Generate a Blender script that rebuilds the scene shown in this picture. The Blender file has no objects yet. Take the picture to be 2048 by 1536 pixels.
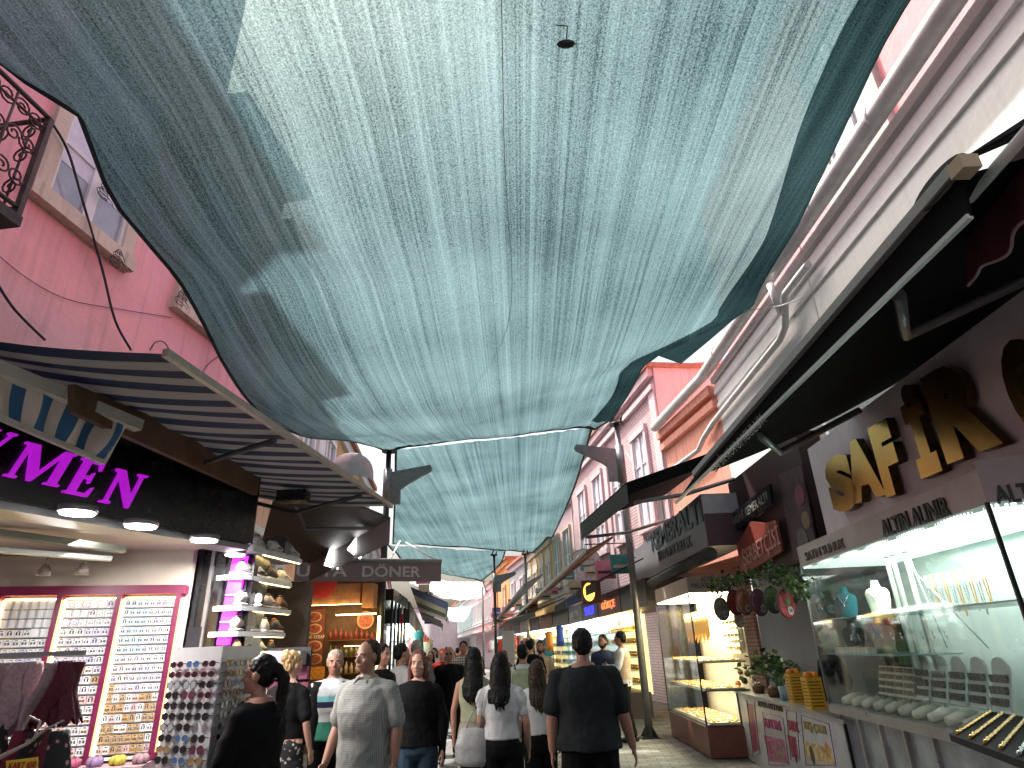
import bpy, bmesh, math, random
from mathutils import Vector, Matrix, noise
R=math.radians; PI=math.pi
random.seed(7)
sc=bpy.context.scene; COL=sc.collection
# ---------------- camera, world, sun, exposure
HC=1.62; FPX=1229.; PITCH=R(23.25); ROLL=R(2.1)
cd=bpy.data.cameras.new('camera'); cam=bpy.data.objects.new('camera',cd); COL.objects.link(cam); sc.camera=cam
cd.sensor_width=36; cd.lens=36*FPX/2048; cd.clip_end=2000; cd.clip_start=.05
cam.matrix_world=Matrix.Translation((0,0,HC))@Matrix.Rotation(R(90)+PITCH,4,'X')@Matrix.Rotation(-ROLL,4,'Z')
SUN_EL=R(66); SUN_AZ=R(-45)      # azimuth from +Y, towards +X positive
w=bpy.data.worlds.new('World'); sc.world=w; w.use_nodes=True
nt=w.node_tree; bg=nt.nodes['Background']; sky=nt.nodes.new('ShaderNodeTexSky'); sky.sky_type='NISHITA'; sky.sun_disc=False
sky.sun_elevation=SUN_EL; sky.sun_rotation=SUN_AZ; sky.air_density=1.0; sky.dust_density=10.0; sky.ozone_density=0
nt.links.new(sky.outputs[0],bg.inputs[0]); bg.inputs[1].default_value=.15
sd=bpy.data.lights.new('sun','SUN'); sd.energy=3.6; sd.angle=R(1.2); sd.color=(1,.96,.9)
sun=bpy.data.objects.new('sun',sd); COL.objects.link(sun)
sv=Vector((math.sin(SUN_AZ)*math.cos(SUN_EL),math.cos(SUN_AZ)*math.cos(SUN_EL),math.sin(SUN_EL)))
sun.rotation_euler=sv.to_track_quat('Z','Y').to_euler(); sun.location=sv*30
vs=sc.view_settings; vs.view_transform='Standard'; vs.look='None'; vs.exposure=1.2; vs.gamma=1
sc.cycles.max_bounces=7; sc.cycles.transparent_max_bounces=14; sc.cycles.diffuse_bounces=3; sc.cycles.glossy_bounces=3
sc.cycles.caustics_reflective=False; sc.cycles.caustics_refractive=False; sc.cycles.sample_clamp_indirect=4
sc.cycles.use_denoising=True
# ---------------- measuring: a sight line of the photograph meets a real plane
CO=Vector((0,0,HC))
def ray(px,py):
    x=(px-1024)/FPX; y=-(py-768)/FPX; c,s=math.cos(ROLL),math.sin(ROLL)
    r=x*c+y*s; u=-x*s+y*c
    return Vector((r,math.cos(PITCH)-u*math.sin(PITCH),math.sin(PITCH)+u*math.cos(PITCH))).normalized()
def atz(px,py,z): d=ray(px,py); return CO+d*((z-HC)/d.z)
def aty(px,py,y): d=ray(px,py); return CO+d*(y/d.y)
def atx(px,py,x): d=ray(px,py); return CO+d*(x/d.x)
# ---------------- object tree
def tag(o,label=None,cat=None,group=None,kind=None):
    if label: o['label']=label
    if cat: o['category']=cat
    if group: o['group']=group
    if kind: o['kind']=kind
    return o
def thing(name,label,cat,loc=(0,0,0),rz=0,group=None):
    o=bpy.data.objects.new(name,None); COL.objects.link(o); o.location=loc; o.rotation_euler=(0,0,rz); o.empty_display_size=.1
    return tag(o,label,cat,group)
def link(name,me,parent=None):
    o=bpy.data.objects.new(name,me); COL.objects.link(o)
    if parent is not None:
        o.parent=parent; o.matrix_parent_inverse=Matrix()
    return o
def wparent(o,p):   # parent keeping world placement: p is placed by location and rz only
    o.parent=p; o.matrix_parent_inverse=(Matrix.Translation(p.location)@Matrix.Rotation(p.rotation_euler[2],4,'Z')).inverted()
def copy_tree(o,label=None,parent=None):
    c=o.copy(); COL.objects.link(c)
    if parent is not None: c.parent=parent
    if label: c['label']=label
    for ch in list(o.children): copy_tree(ch,None,c)
    return c
# ---------------- materials
MATS={}
def mat(name,col=(.5,.5,.5),rough=.7,metal=0,var=.12,scale=6,bump=0,bscale=40,emit=None,es=0,spec=.5,trans=0,alpha=1,coat=0):
    if name in MATS: return MATS[name]
    m=bpy.data.materials.new(name); m.use_nodes=True; n=m.node_tree; b=n.nodes['Principled BSDF']
    b.inputs['Roughness'].default_value=rough; b.inputs['Metallic'].default_value=metal
    b.inputs['Base Color'].default_value=(*col,1); b.inputs['Specular IOR Level'].default_value=spec
    b.inputs['Transmission Weight'].default_value=trans; b.inputs['Alpha'].default_value=alpha; b.inputs['Coat Weight'].default_value=coat
    tc=n.nodes.new('ShaderNodeTexCoord')
    if var>0:
        ns=n.nodes.new('ShaderNodeTexNoise'); ns.inputs['Scale'].default_value=scale; ns.inputs['Detail'].default_value=5; ns.inputs['Roughness'].default_value=.62
        n.links.new(tc.outputs['Object'],ns.inputs['Vector'])
        cr=n.nodes.new('ShaderNodeValToRGB'); e=cr.color_ramp.elements
        e[0].position=.3; e[1].position=.72
        e[0].color=(*[c*(1-var) for c in col],1); e[1].color=(*[min(1,c*(1+var)) for c in col],1)
        n.links.new(ns.outputs[0],cr.inputs[0]); n.links.new(cr.outputs[0],b.inputs['Base Color'])
        mr=n.nodes.new('ShaderNodeMapRange'); mr.inputs[3].default_value=max(0,rough-.08); mr.inputs[4].default_value=min(1,rough+.08)
        n.links.new(ns.outputs[0],mr.inputs[0]); n.links.new(mr.outputs[0],b.inputs['Roughness'])
    if bump>0:
        n2=n.nodes.new('ShaderNodeTexNoise'); n2.inputs['Scale'].default_value=bscale; n2.inputs['Detail'].default_value=4
        n.links.new(tc.outputs['Object'],n2.inputs['Vector'])
        bp=n.nodes.new('ShaderNodeBump'); bp.inputs['Strength'].default_value=bump; bp.inputs['Distance'].default_value=.01
        n.links.new(n2.outputs[0],bp.inputs['Height']); n.links.new(bp.outputs[0],b.inputs['Normal'])
    if emit:
        b.inputs['Emission Color'].default_value=(*emit,1); b.inputs['Emission Strength'].default_value=es
    MATS[name]=m; return m
def glass(name='pane_glass',tint=(.93,.97,.96),clear=.9):
    if name in MATS: return MATS[name]
    m=bpy.data.materials.new(name); m.use_nodes=True; n=m.node_tree; n.nodes.remove(n.nodes['Principled BSDF']); out=n.nodes['Material Output']
    t=n.nodes.new('ShaderNodeBsdfTransparent'); t.inputs[0].default_value=(*tint,1)
    g=n.nodes.new('ShaderNodeBsdfGlossy'); g.inputs['Roughness'].default_value=.03
    ge=n.nodes.new('ShaderNodeNewGeometry'); vd=n.nodes.new('ShaderNodeVectorMath'); vd.operation='DOT_PRODUCT'; n.links.new(ge.outputs['Normal'],vd.inputs[0]); n.links.new(ge.outputs['Incoming'],vd.inputs[1])
    k=mathn(n,'POWER',mathn(n,'SUBTRACT',1,mathn(n,'ABSOLUTE',vd.outputs['Value'])),4.5); fr=mathn(n,'ADD',mathn(n,'MULTIPLY',k,.9),.03)
    mx=n.nodes.new('ShaderNodeMixShader'); n.links.new(fr,mx.inputs[0])
    n.links.new(t.outputs[0],mx.inputs[1]); n.links.new(g.outputs[0],mx.inputs[2]); n.links.new(mx.outputs[0],out.inputs[0])
    MATS[name]=m; return m
def emis(name,col,s):
    return mat(name,col,.5,0,0,emit=col,es=s)
def nodes(m): return m.node_tree,m.node_tree.nodes,m.node_tree.nodes['Principled BSDF']
def mathn(n,op,a,b=None):
    k=n.nodes.new('ShaderNodeMath'); k.operation=op
    for i,v in enumerate((a,b)):
        if v is None: continue
        if isinstance(v,(int,float)): k.inputs[i].default_value=v
        else: n.links.new(v,k.inputs[i])
    return k.outputs[0]
# ---------------- frames: s runs along the wall, z up, out towards the street
class Fr:
    def __init__(f,x,y,deg,side=1):
        a=R(deg); f.o=Vector((x,y,0)); f.d=Vector((math.sin(a),math.cos(a),0)); f.n=Vector((math.cos(a),-math.sin(a),0))*side
    def p(f,s,z,out=0): return f.o+f.d*s+f.n*out+Vector((0,0,z))
    def hit(f,px,py,out=0):
        d=ray(px,py); o=f.o+f.n*out; k=f.n.dot(o-CO)/f.n.dot(d); q=CO+d*k; return (q-f.o).dot(f.d),q.z
    def P(f,px,py,out=0): s,z=f.hit(px,py,out); return f.p(s,z,out)
# ---------------- mesh builder (world coordinates)
class B:
    def __init__(b): b.v=[]; b.f=[]; b.mi=[]; b.sm=[]; b.uv={}
    def add(b,vs,fs,mi=0,smooth=False):
        k=len(b.v); b.v+=[Vector(v) for v in vs]
        for f in fs: b.f.append([k+i for i in f]); b.mi.append(mi); b.sm.append(smooth)
    def hexa(b,c,mi=0):  # 8 corners: bottom 4 ccw then top 4
        b.add(c,[(0,3,2,1),(4,5,6,7),(0,1,5,4),(1,2,6,5),(2,3,7,6),(3,0,4,7)],mi)
    def box(b,x0,x1,y0,y1,z0,z1,mi=0):
        b.hexa([(x0,y0,z0),(x1,y0,z0),(x1,y1,z0),(x0,y1,z0),(x0,y0,z1),(x1,y0,z1),(x1,y1,z1),(x0,y1,z1)],mi)
    def fbox(b,fr,s0,s1,z0,z1,o0,o1,mi=0):
        if s0>s1: s0,s1=s1,s0
        if z0>z1: z0,z1=z1,z0
        b.hexa([fr.p(s0,z0,o0),fr.p(s1,z0,o0),fr.p(s1,z0,o1),fr.p(s0,z0,o1),fr.p(s0,z1,o0),fr.p(s1,z1,o0),fr.p(s1,z1,o1),fr.p(s0,z1,o1)],mi)
    def obox(b,c,ux,uy,uz,mi=0): # centre and half-axis vectors
        c=Vector(c); q=[]
        for k in (-1,1):
            for i,j in ((-1,-1),(1,-1),(1,1),(-1,1)): q.append(c+ux*i+uy*j+uz*k)
        b.hexa(q,mi)
    def beam(b,p,q,w,h,mi=0,up=Vector((0,0,1))):
        p=Vector(p);q=Vector(q); d=(q-p); L=d.length; d.normalize(); s=d.cross(up)
        if s.length<1e-4: s=d.cross(Vector((1,0,0)))
        s.normalize(); u=s.cross(d)
        b.obox((p+q)/2,s*w/2,d*L/2,u*h/2,mi)
    def slab(b,pts,off,mi=0,off0=None): # polygon pts extruded by vector
        pts=[Vector(p) for p in pts]; off=Vector(off); n=len(pts); a=pts if off0 is None else [p+Vector(off0) for p in pts]
        b.add(a+[p+off for p in pts],[tuple(range(n-1,-1,-1)),tuple(range(n,2*n))]+[(i,(i+1)%n,n+(i+1)%n,n+i) for i in range(n)],mi)
    def tube(b,path,r,n=8,mi=0,cap=True,flat=1):
        path=[Vector(p) for p in path]; m=len(path); rs=r if isinstance(r,(list,tuple)) else [r]*m
        u=None; vs=[]
        for i,p in enumerate(path):
            t=(path[min(i+1,m-1)]-path[max(i-1,0)])
            if t.length<1e-7: t=Vector((0,0,1))
            t.normalize()
            if u is None:
                u=t.cross(Vector((0,0,1)))
                if u.length<1e-3: u=t.cross(Vector((1,0,0)))
            u=(u-t*u.dot(t)); u.normalize(); w_=t.cross(u)
            for k in range(n):
                a=2*PI*k/n; vs.append(p+(u*math.cos(a)+w_*math.sin(a)*flat)*rs[i])
        fs=[(i*n+k,i*n+(k+1)%n,(i+1)*n+(k+1)%n,(i+1)*n+k) for i in range(m-1) for k in range(n)]
        b.add(vs,fs,mi,True)
        if cap:
            k=len(b.v)-len(vs); b.f.append([k+i for i in range(n-1,-1,-1)]); b.mi.append(mi); b.sm.append(False)
            b.f.append([k+(m-1)*n+i for i in range(n)]); b.mi.append(mi); b.sm.append(False)
    def rings(b,rg,n=16,mi=0,cap=True): # list of (centre,rx,ry) horizontal ellipses, or (c,ux,uy) vectors
        vs=[]
        for c,a,e in rg:
            c=Vector(c); a=Vector((a,0,0)) if not isinstance(a,Vector) else a; e=Vector((0,e,0)) if not isinstance(e,Vector) else e
            for k in range(n): t=2*PI*k/n; vs.append(c+a*math.cos(t)+e*math.sin(t))
        m=len(rg); k0=len(b.v)
        b.add(vs,[(i*n+k,i*n+(k+1)%n,(i+1)*n+(k+1)%n,(i+1)*n+k) for i in range(m-1) for k in range(n)],mi,True)
        if cap:
            b.f.append([k0+i for i in range(n-1,-1,-1)]); b.mi.append(mi); b.sm.append(True)
            b.f.append([k0+(m-1)*n+i for i in range(n)]); b.mi.append(mi); b.sm.append(True)
    def ell(b,c,rx,ry,rz,n=12,m=8,mi=0,rot=None):
        c=Vector(c); vs=[]
        for i in range(1,m):
            ph=PI*i/m
            for k in range(n):
                t=2*PI*k/n; q=Vector((rx*math.sin(ph)*math.cos(t),ry*math.sin(ph)*math.sin(t),rz*math.cos(ph)))
                vs.append(c+(rot@q if rot else q))
        q0=Vector((0,0,rz)); q1=Vector((0,0,-rz)); vs+=[c+(rot@q0 if rot else q0),c+(rot@q1 if rot else q1)]
        T=len(vs)-2
        fs=[(i*n+k,(i+1)*n+k,(i+1)*n+(k+1)%n,i*n+(k+1)%n) for i in range(m-2) for k in range(n)]
        fs+=[(T,k,(k+1)%n) for k in range(n)]+[(T+1,(m-2)*n+(k+1)%n,(m-2)*n+k) for k in range(n)]
        b.add(vs,fs,mi,True)
    def grid(b,fn,nu,nv,mi=0,uv=True,smooth=True):
        k=len(b.v); vs=[fn(i/nu,j/nv) for j in range(nv+1) for i in range(nu+1)]
        fs=[(j*(nu+1)+i,j*(nu+1)+i+1,(j+1)*(nu+1)+i+1,(j+1)*(nu+1)+i) for j in range(nv) for i in range(nu)]
        b.add(vs,fs,mi,smooth)
        for j in range(nv+1):
            for i in range(nu+1): b.uv[k+j*(nu+1)+i]=(i/nu,j/nv) if uv is True else uv(vs[j*(nu+1)+i],i/nu,j/nv)
    def mesh(b,name,mats):
        me=bpy.data.meshes.new(name); me.from_pydata([tuple(v) for v in b.v],[],b.f)
        for m in (mats if isinstance(mats,(list,tuple)) else [mats]): me.materials.append(m)
        me.polygons.foreach_set('material_index',b.mi); me.polygons.foreach_set('use_smooth',b.sm)
        if b.uv:
            ul=me.uv_layers.new(name='UVMap')
            for l in me.loops:
                q=b.uv.get(l.vertex_index)
                if q: ul.data[l.index].uv=q
        me.update(); return me
    def build(b,name,mats,parent=None,label=None,cat=None,group=None,kind=None):
        me=b.mesh(name,mats); o=bpy.data.objects.new(name,me); COL.objects.link(o)
        if parent is not None: wparent(o,parent)
        else:
            if b.v and kind!='structure':   # origin at base
                c=sum(b.v,Vector())/len(b.v); c.z=min(v.z for v in b.v); me.transform(Matrix.Translation(-c)); o.location=c
        return tag(o,label,cat,group,kind)
# ---------------- lettering
def text(name,s,o,ux,uy,mt,depth=.01,parent=None,shear=0,bold=0,fitw=True):
    """string s fitted in the parallelogram o, o+ux, o+uy"""
    c=bpy.data.curves.new('t','FONT'); c.body=s; c.extrude=.5; c.offset=bold; c.shear=shear; c.resolution_u=4
    t=bpy.data.objects.new('t',c); COL.objects.link(t)
    dg=bpy.context.evaluated_depsgraph_get(); me=bpy.data.meshes.new_from_object(t.evaluated_get(dg)); bpy.data.objects.remove(t)
    xs=[v.co.x for v in me.vertices]; ys=[v.co.y for v in me.vertices]
    x0,x1,y0,y1=min(xs),max(xs),min(ys),max(ys); n=ux.cross(uy).normalized()
    for v in me.vertices:
        a=(v.co.x-x0)/(x1-x0); e=(v.co.y-y0)/(y1-y0); v.co=o+ux*a+uy*e+n*((v.co.z+.5)*depth)
    me.materials.clear(); me.materials.append(mt); me.name=name
    ob=bpy.data.objects.new(name,me); COL.objects.link(ob)
    if parent is not None: wparent(ob,parent)
    return ob
def ftext(name,s,fr,a,b_,hpx,mt,out=0,**k):
    """text on frame plane: a,b_ = lower-left and lower-right pixels, hpx = pixel of the upper-left"""
    o=fr.P(*a,out); r=fr.P(*b_,out); u=fr.P(*hpx,out); h=(u-o).z
    return text(name,s,o,r-o,Vector((0,0,h)),mt,**k)
# ================= SETTING
def plaster(name,col,var=.1,stain=.25):
    m=mat(name,col,.85,0,0); n,N,b=nodes(m); tc=N.new('ShaderNodeTexCoord')
    a=N.new('ShaderNodeTexNoise'); a.inputs['Scale'].default_value=1.1; a.inputs['Detail'].default_value=7; a.inputs['Roughness'].default_value=.7
    n.links.new(tc.outputs['Object'],a.inputs['Vector'])
    mp=N.new('ShaderNodeMapping'); mp.inputs['Scale'].default_value=(9,9,.5); n.links.new(tc.outputs['Object'],mp.inputs[0])
    c=N.new('ShaderNodeTexNoise'); c.inputs['Scale'].default_value=1.4; c.inputs['Detail'].default_value=4; n.links.new(mp.outputs[0],c.inputs['Vector'])
    r1=N.new('ShaderNodeValToRGB'); e=r1.color_ramp.elements; e[0].position=.3; e[1].position=.7
    e[0].color=(*[x*(1-var) for x in col],1); e[1].color=(*[min(1,x*(1+var)) for x in col],1); n.links.new(a.outputs[0],r1.inputs[0])
    r2=N.new('ShaderNodeValToRGB'); e=r2.color_ramp.elements; e[0].position=.28; e[1].position=.5; e[0].color=(1-stain,1-stain,1-stain,1); e[1].color=(1,1,1,1); n.links.new(c.outputs[0],r2.inputs[0])
    mx=N.new('ShaderNodeMix'); mx.data_type='RGBA'; mx.blend_type='MULTIPLY'; mx.inputs[0].default_value=1
    n.links.new(r1.outputs[0],mx.inputs[6]); n.links.new(r2.outputs[0],mx.inputs[7]); n.links.new(mx.outputs[2],b.inputs['Base Color'])
    bp=N.new('ShaderNodeBump'); bp.inputs['Strength'].default_value=.25; bp.inputs['Distance'].default_value=.02
    f=N.new('ShaderNodeTexNoise'); f.inputs['Scale'].default_value=14; f.inputs['Detail'].default_value=6; n.links.new(tc.outputs['Object'],f.inputs['Vector'])
    n.links.new(f.outputs[0],bp.inputs['Height']); n.links.new(bp.outputs[0],b.inputs['Normal']); return m
PINK=plaster('pink_plaster',(.92,.44,.47),.10,.18); WHITE=plaster('white_plaster',(.8,.8,.8),.04,.08); SALMON=plaster('salmon_plaster',(.8,.36,.27))
PALE=plaster('pale_pink_plaster',(.74,.55,.58)); ORANGE=plaster('orange_plaster',(.75,.33,.12)); YELL=plaster('ochre_plaster',(.78,.5,.2)); STONE=plaster('cream_stone',(.66,.56,.45),.15,.3)
PLAINW=mat('white_paint',(.78,.78,.76),.5,0,.06,8); GREYM=mat('grey_metal',(.22,.22,.23),.4,.6,.15,9); DARKM=mat('dark_metal',(.035,.035,.04),.4,.5,.2,12)
BLACK=mat('black_gloss',(.006,.006,.007),.28,0,.2,5); GUTM=mat('zinc_pipe',(.6,.6,.6),.5,.2,.15,5); BLKFAB=mat('black_awning_cloth',(.006,.006,.007),.85,0,.3,12,.3,120,spec=.1)
RUST=mat('rusty_iron',(.08,.055,.055),.7,.4,.4,14,.3,60); BURG=mat('burgundy_cloth',(.07,.008,.018),.85,0,.3,9); TILE=mat('roof_tile',(.42,.19,.13),.85,0,.3,14,.4,25)
CREAM=mat('cream_board',(.5,.44,.38),.6,0,.08,5); BROWN=mat('brown_board',(.10,.05,.025),.6,0,.45,4,.2,20); WOOD=mat('warm_wood',(.42,.17,.05),.5,0,.35,7)
GLAZ=glass(); WING=mat('window_glass',(.36,.38,.43),.08,0,.2,3,spec=.8); CURT=mat('pale_curtain',(.74,.74,.84),.8,0,.1,8)
LED=emis('led_white',(1,.97,.93),9); WARM=emis('led_warm',(1,.72,.28),7); MAG=emis('magenta_light',(.75,.02,.75),1.3); GOLD=mat('gold',(.9,.5,.15),.22,1,.12,3)
# ground
g=B(); g.add([(-400,-60,0),(400,-60,0),(400,900,0),(-400,900,0)],[(0,1,2,3)])
gm=mat('stone_paving',(.2,.2,.2),.75,0,0); n,N,b=nodes(gm); tc=N.new('ShaderNodeTexCoord'); mp=N.new('ShaderNodeMapping'); mp.inputs['Rotation'].default_value=(0,0,R(5)); n.links.new(tc.outputs['Object'],mp.inputs[0])
bt=N.new('ShaderNodeTexBrick'); bt.inputs['Scale'].default_value=1.7; bt.inputs['Mortar Size'].default_value=.012; bt.inputs['Color1'].default_value=(.30,.29,.28,1); bt.inputs['Color2'].default_value=(.2,.2,.2,1); bt.inputs['Mortar'].default_value=(.06,.06,.06,1)
n.links.new(mp.outputs[0],bt.inputs['Vector']); ns=N.new('ShaderNodeTexNoise'); ns.inputs['Scale'].default_value=3; ns.inputs['Detail'].default_value=7; n.links.new(tc.outputs['Object'],ns.inputs['Vector'])
rp=N.new('ShaderNodeValToRGB'); rp.color_ramp.elements[0].position=.3; rp.color_ramp.elements[1].position=.7; rp.color_ramp.elements[0].color=(.45,.44,.43,1); n.links.new(ns.outputs[0],rp.inputs[0])
mx=N.new('ShaderNodeMix'); mx.data_type='RGBA'; mx.blend_type='MULTIPLY'; mx.inputs[0].default_value=1; n.links.new(bt.outputs[0],mx.inputs[6]); n.links.new(rp.outputs[0],mx.inputs[7]); n.links.new(mx.outputs[2],b.inputs['Base Color'])
bp=N.new('ShaderNodeBump'); bp.inputs['Strength'].default_value=.5; bp.inputs['Distance'].default_value=.015; n.links.new(ns.outputs[0],bp.inputs['Height']); n.links.new(bp.outputs[0],b.inputs['Normal'])
g.build('ground',gm,kind='structure')
# frames
FL=Fr(-4.5,6.27,6.4,1)        # pink wall on the left
FR=Fr(3.95,0,0,-1)            # white wall on the right
def windowset(fr,s0,s1,z0,z1,parent,frm=PLAINW,sur=STONE,sw=.16,cols=2,rows=3,glassm=WING,curt=None,depth=.05,out=0):
    """casing, sash and panes on a wall"""
    w_=B()
    w_.fbox(fr,s0-sw,s0,z0,z1,out,out+depth+.03); w_.fbox(fr,s1,s1+sw,z0,z1,out,out+depth+.03)
    w_.fbox(fr,s0-sw,s1+sw,z1,z1+sw,out,out+depth+.045); w_.fbox(fr,s0-sw-.03,s1+sw+.03,z0-sw,z0,out,out+depth+.07)
    win=w_.build('window',sur,parent)
    f=B(); t=.045
    for i in range(cols+1):
        x=s0+(s1-s0)*i/cols; ww=t*(1.5 if 0<i<cols else 1); f.fbox(fr,max(s0,x-ww),min(s1,x+ww),z0,z1,out+.004,out+depth)
    for j in range(rows+1):
        z=z0+(z1-z0)*j/rows; tt=t*(1 if j in(0,rows) else .5); f.fbox(fr,s0,s1,max(z0,z-tt),min(z1,z+tt),out+.004,out+depth-.012)
    sub(f,'sash',frm,win); p_=B(); p_.fbox(fr,s0,s1,z0,z1,out+.002,out+.014); sub(p_,'pane',glassm,win)
    if curt:
        c=B(); c.fbox(fr,s0+.02,s1-.02,z0+(z1-z0)*.22,z1,out+.015,out+.02); sub(c,'blind',curt,win)
    return win
def parent_inv(o):
    # world matrix of a part built in world coordinates under a thing is identity, whatever its parent's location
    m=o.matrix_parent_inverse.copy()
    p=o.parent
    if p is None: return (Matrix.Translation(o.location)@Matrix.Rotation(o.rotation_euler[2],4,'Z')).inverted()
    pw=Matrix.Translation(p.location)@Matrix.Rotation(p.rotation_euler[2],4,'Z')
    return (pw@m).inverted()
def sub(bld,name,mats,part,label=None):
    """build a sub-part in world coordinates under a part that was itself built in world coordinates"""
    me=bld.mesh(name,mats); o=bpy.data.objects.new(name,me); COL.objects.link(o); o.parent=part; o.matrix_parent_inverse=parent_inv(part)
    if label:o['label']=label
    return o
# ---- left pink building
s_end,_=FL.hit(512,805)
pb=thing('pink_building','two-storey bright pink plastered building with stone framed windows over the striped awning','building',FL.p(0,0))
x=B(); x.fbox(FL,-16,s_end,3.0,9.7,-6,0); x.fbox(FL,-16,.9,9.7,12.3,-6,-.002); x.fbox(FL,-16,s_end,0,3.0,-6,-2.5); x.build('wall',PINK,pb)
x=B(); x.fbox(FL,.9,s_end+.25,9.7,9.95,-6.2,.35); x.build('cornice',STONE,pb)
x=B(); x.fbox(FL,-16.2,.95,12.3,12.5,-6.2,.35); x.build('roof',STONE,pb)
a0,z0=FL.hit(84,385); a1,_=FL.hit(232,500); _,z1=FL.hit(150,215)
windowset(FL,a0,a1,z0+.02,z0+2.15,pb,cols=2,rows=3,sw=.17,curt=CURT,glassm=WING)
b0,zz=FL.hit(362,600); windowset(FL,b0,b0+(a1-a0),z0+.02,z0+2.15,pb,cols=2,rows=3,sw=.17,curt=CURT)
windowset(FL,a0-3.4,a1-3.4,z0+.02,z0+2.15,pb,cols=2,rows=3,sw=.17,curt=CURT)
# balcony with scrolled ironwork
bal=thing('iron_balcony','rusty scrolled wrought iron balcony on the pink wall beside the first window','balcony',FL.p(0,5))
s1,zb=FL.hit(30,430,.62); s1t,zt=FL.hit(102,240,.62); s1=(s1+s1t)/2
x=B(); 
for o in (.62,):
    x.tube([FL.p(s1-2.6,zt,o),FL.p(s1,zt,o)],.022); x.tube([FL.p(s1-2.6,zb+.08,o),FL.p(s1,zb+.08,o)],.02); x.tube([FL.p(s1-2.6,zb+.95,o),FL.p(s1,zb+.95,o)],.012)
x.tube([FL.p(s1,zt,0),FL.p(s1,zt,.62)],.022); x.tube([FL.p(s1,zb+.08,0),FL.p(s1,zb+.08,.62)],.02)
x.beam(FL.p(s1,zb,.62),FL.p(s1,zt,.62),.05,.05); x.build('rail',RUST,bal)
x=B(); x.fbox(FL,s1-2.6,s1+.03,zb-.1,zb,0,.66); x.build('slab',RUST,bal)
x=B(); H_=zt-zb
def scroll(bx,fr_p,r,turns=1.6,s=1,n=16,rad=.009):
    pts=[]
    for i in range(n+1):
        t=i/n; a=turns*2*PI*t; rr=r*(1-t*.82); pts.append(fr_p(rr*math.cos(a)*s,rr*math.sin(a)))
    bx.tube(pts,rad,5)
for i in range(9):
    c=s1-.18-i*.29
    for k,zc in enumerate((.25,.62,.92)):
        scroll(x,lambda u,v,c=c,zc=zc:FL.p(c-.07+u,zb+.1+H_*zc*.86+v,.62),.085,1.6,1 if k%2 else -1)
        scroll(x,lambda u,v,c=c,zc=zc:FL.p(c+.07-u,zb+.1+H_*zc*.86-v,.62),.085,1.6,1 if k%2 else -1)
    x.tube([FL.p(c-.145,zb+.05,.62),FL.p(c-.145,zt,.62)],.011,6)
for i in range(2):
    for zc in (.25,.62,.92): scroll(x,lambda u,v,i=i,zc=zc:FL.p(s1,zb+.1+H_*zc*.86+v,.16+i*.3+u),.1,1.6,1 if i else -1)
    x.tube([FL.p(s1,zb,.16+.3*i),FL.p(s1,zt,.16+.3*i)],.011,6)
x.build('ironwork',RUST,bal)
x=B(); x.tube([FL.p(s1-.1,zb-.1,.55),FL.p(s1-.1,zb-.35,.3),FL.p(s1-.1,zb-.5,.03)],.04); x.tube([FL.p(s1-1.6,zb-.1,.55),FL.p(s1-1.6,zb-.35,.3),FL.p(s1-1.6,zb-.5,.03)],.04); x.build('bracket',RUST,bal)
# cables on the pink wall
def cable(px,out,r,label,m=DARKM,fr=FL,name='cable'):
    x=B(); pts=[fr.P(*p,out) for p in px]; q=[]
    for i in range(len(pts)-1):
        p0=pts[max(i-1,0)];p1=pts[i];p2=pts[i+1];p3=pts[min(i+2,len(pts)-1)]
        for k in range(5):
            t=k/5; q.append(.5*((2*p1)+(p2-p0)*t+(2*p0-5*p1+4*p2-p3)*t*t+(3*p1-p0-3*p2+p3)*t**3))
    q.append(pts[-1]); x.tube(q,r,6); return x.build(name,m,None,label,'cable')
cable([(100,240),(135,300),(165,400),(205,540),(230,640),(262,700)],.12,.014,'thick black cable hanging from the iron balcony across the first window')
cable([(-10,560),(30,620),(90,680)],.1,.013,'black cable crossing the pink wall below the balcony')
cable([(-10,505),(60,560),(140,600),(250,620),(345,635)],.02,.004,'thin sagging wire stapled along the pink wall under the windows',RUST)
cable([(235,375),(300,400),(372,500),(378,545)],.05,.004,'thin wire looped between the two stone window frames',RUST)
cable([(300,700),(312,684),(330,686),(345,715)],.06,.008,'short black cable arching over the awning corner')
cable([(405,745),(420,725),(445,708)],.03,.006,'thin dark cable at the far end of the pink wall')
for i,(p,q) in enumerate((((238,505),(262,545)),((365,585),(385,625)),((215,370),(238,392)))):
    x=B(); c=FL.P(*p,.12)
    for k in range(7):
        scroll(x,lambda u,v,c=c,k=k:c+FL.d*u*(1+.3*k%2)+Vector((0,0,v-.03*k)),.05+.01*(k%3),1.2,rad=.004)
    x.tube([c,FL.P(*q,.1)],.005,5)
    x.build('wire_knot',RUST,None,['tangle of wire at the lower corner of the first stone window frame','tangle of wire on the sill of the second stone window','small wire knot hanging in front of the first window pane'][i],'wire')
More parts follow.
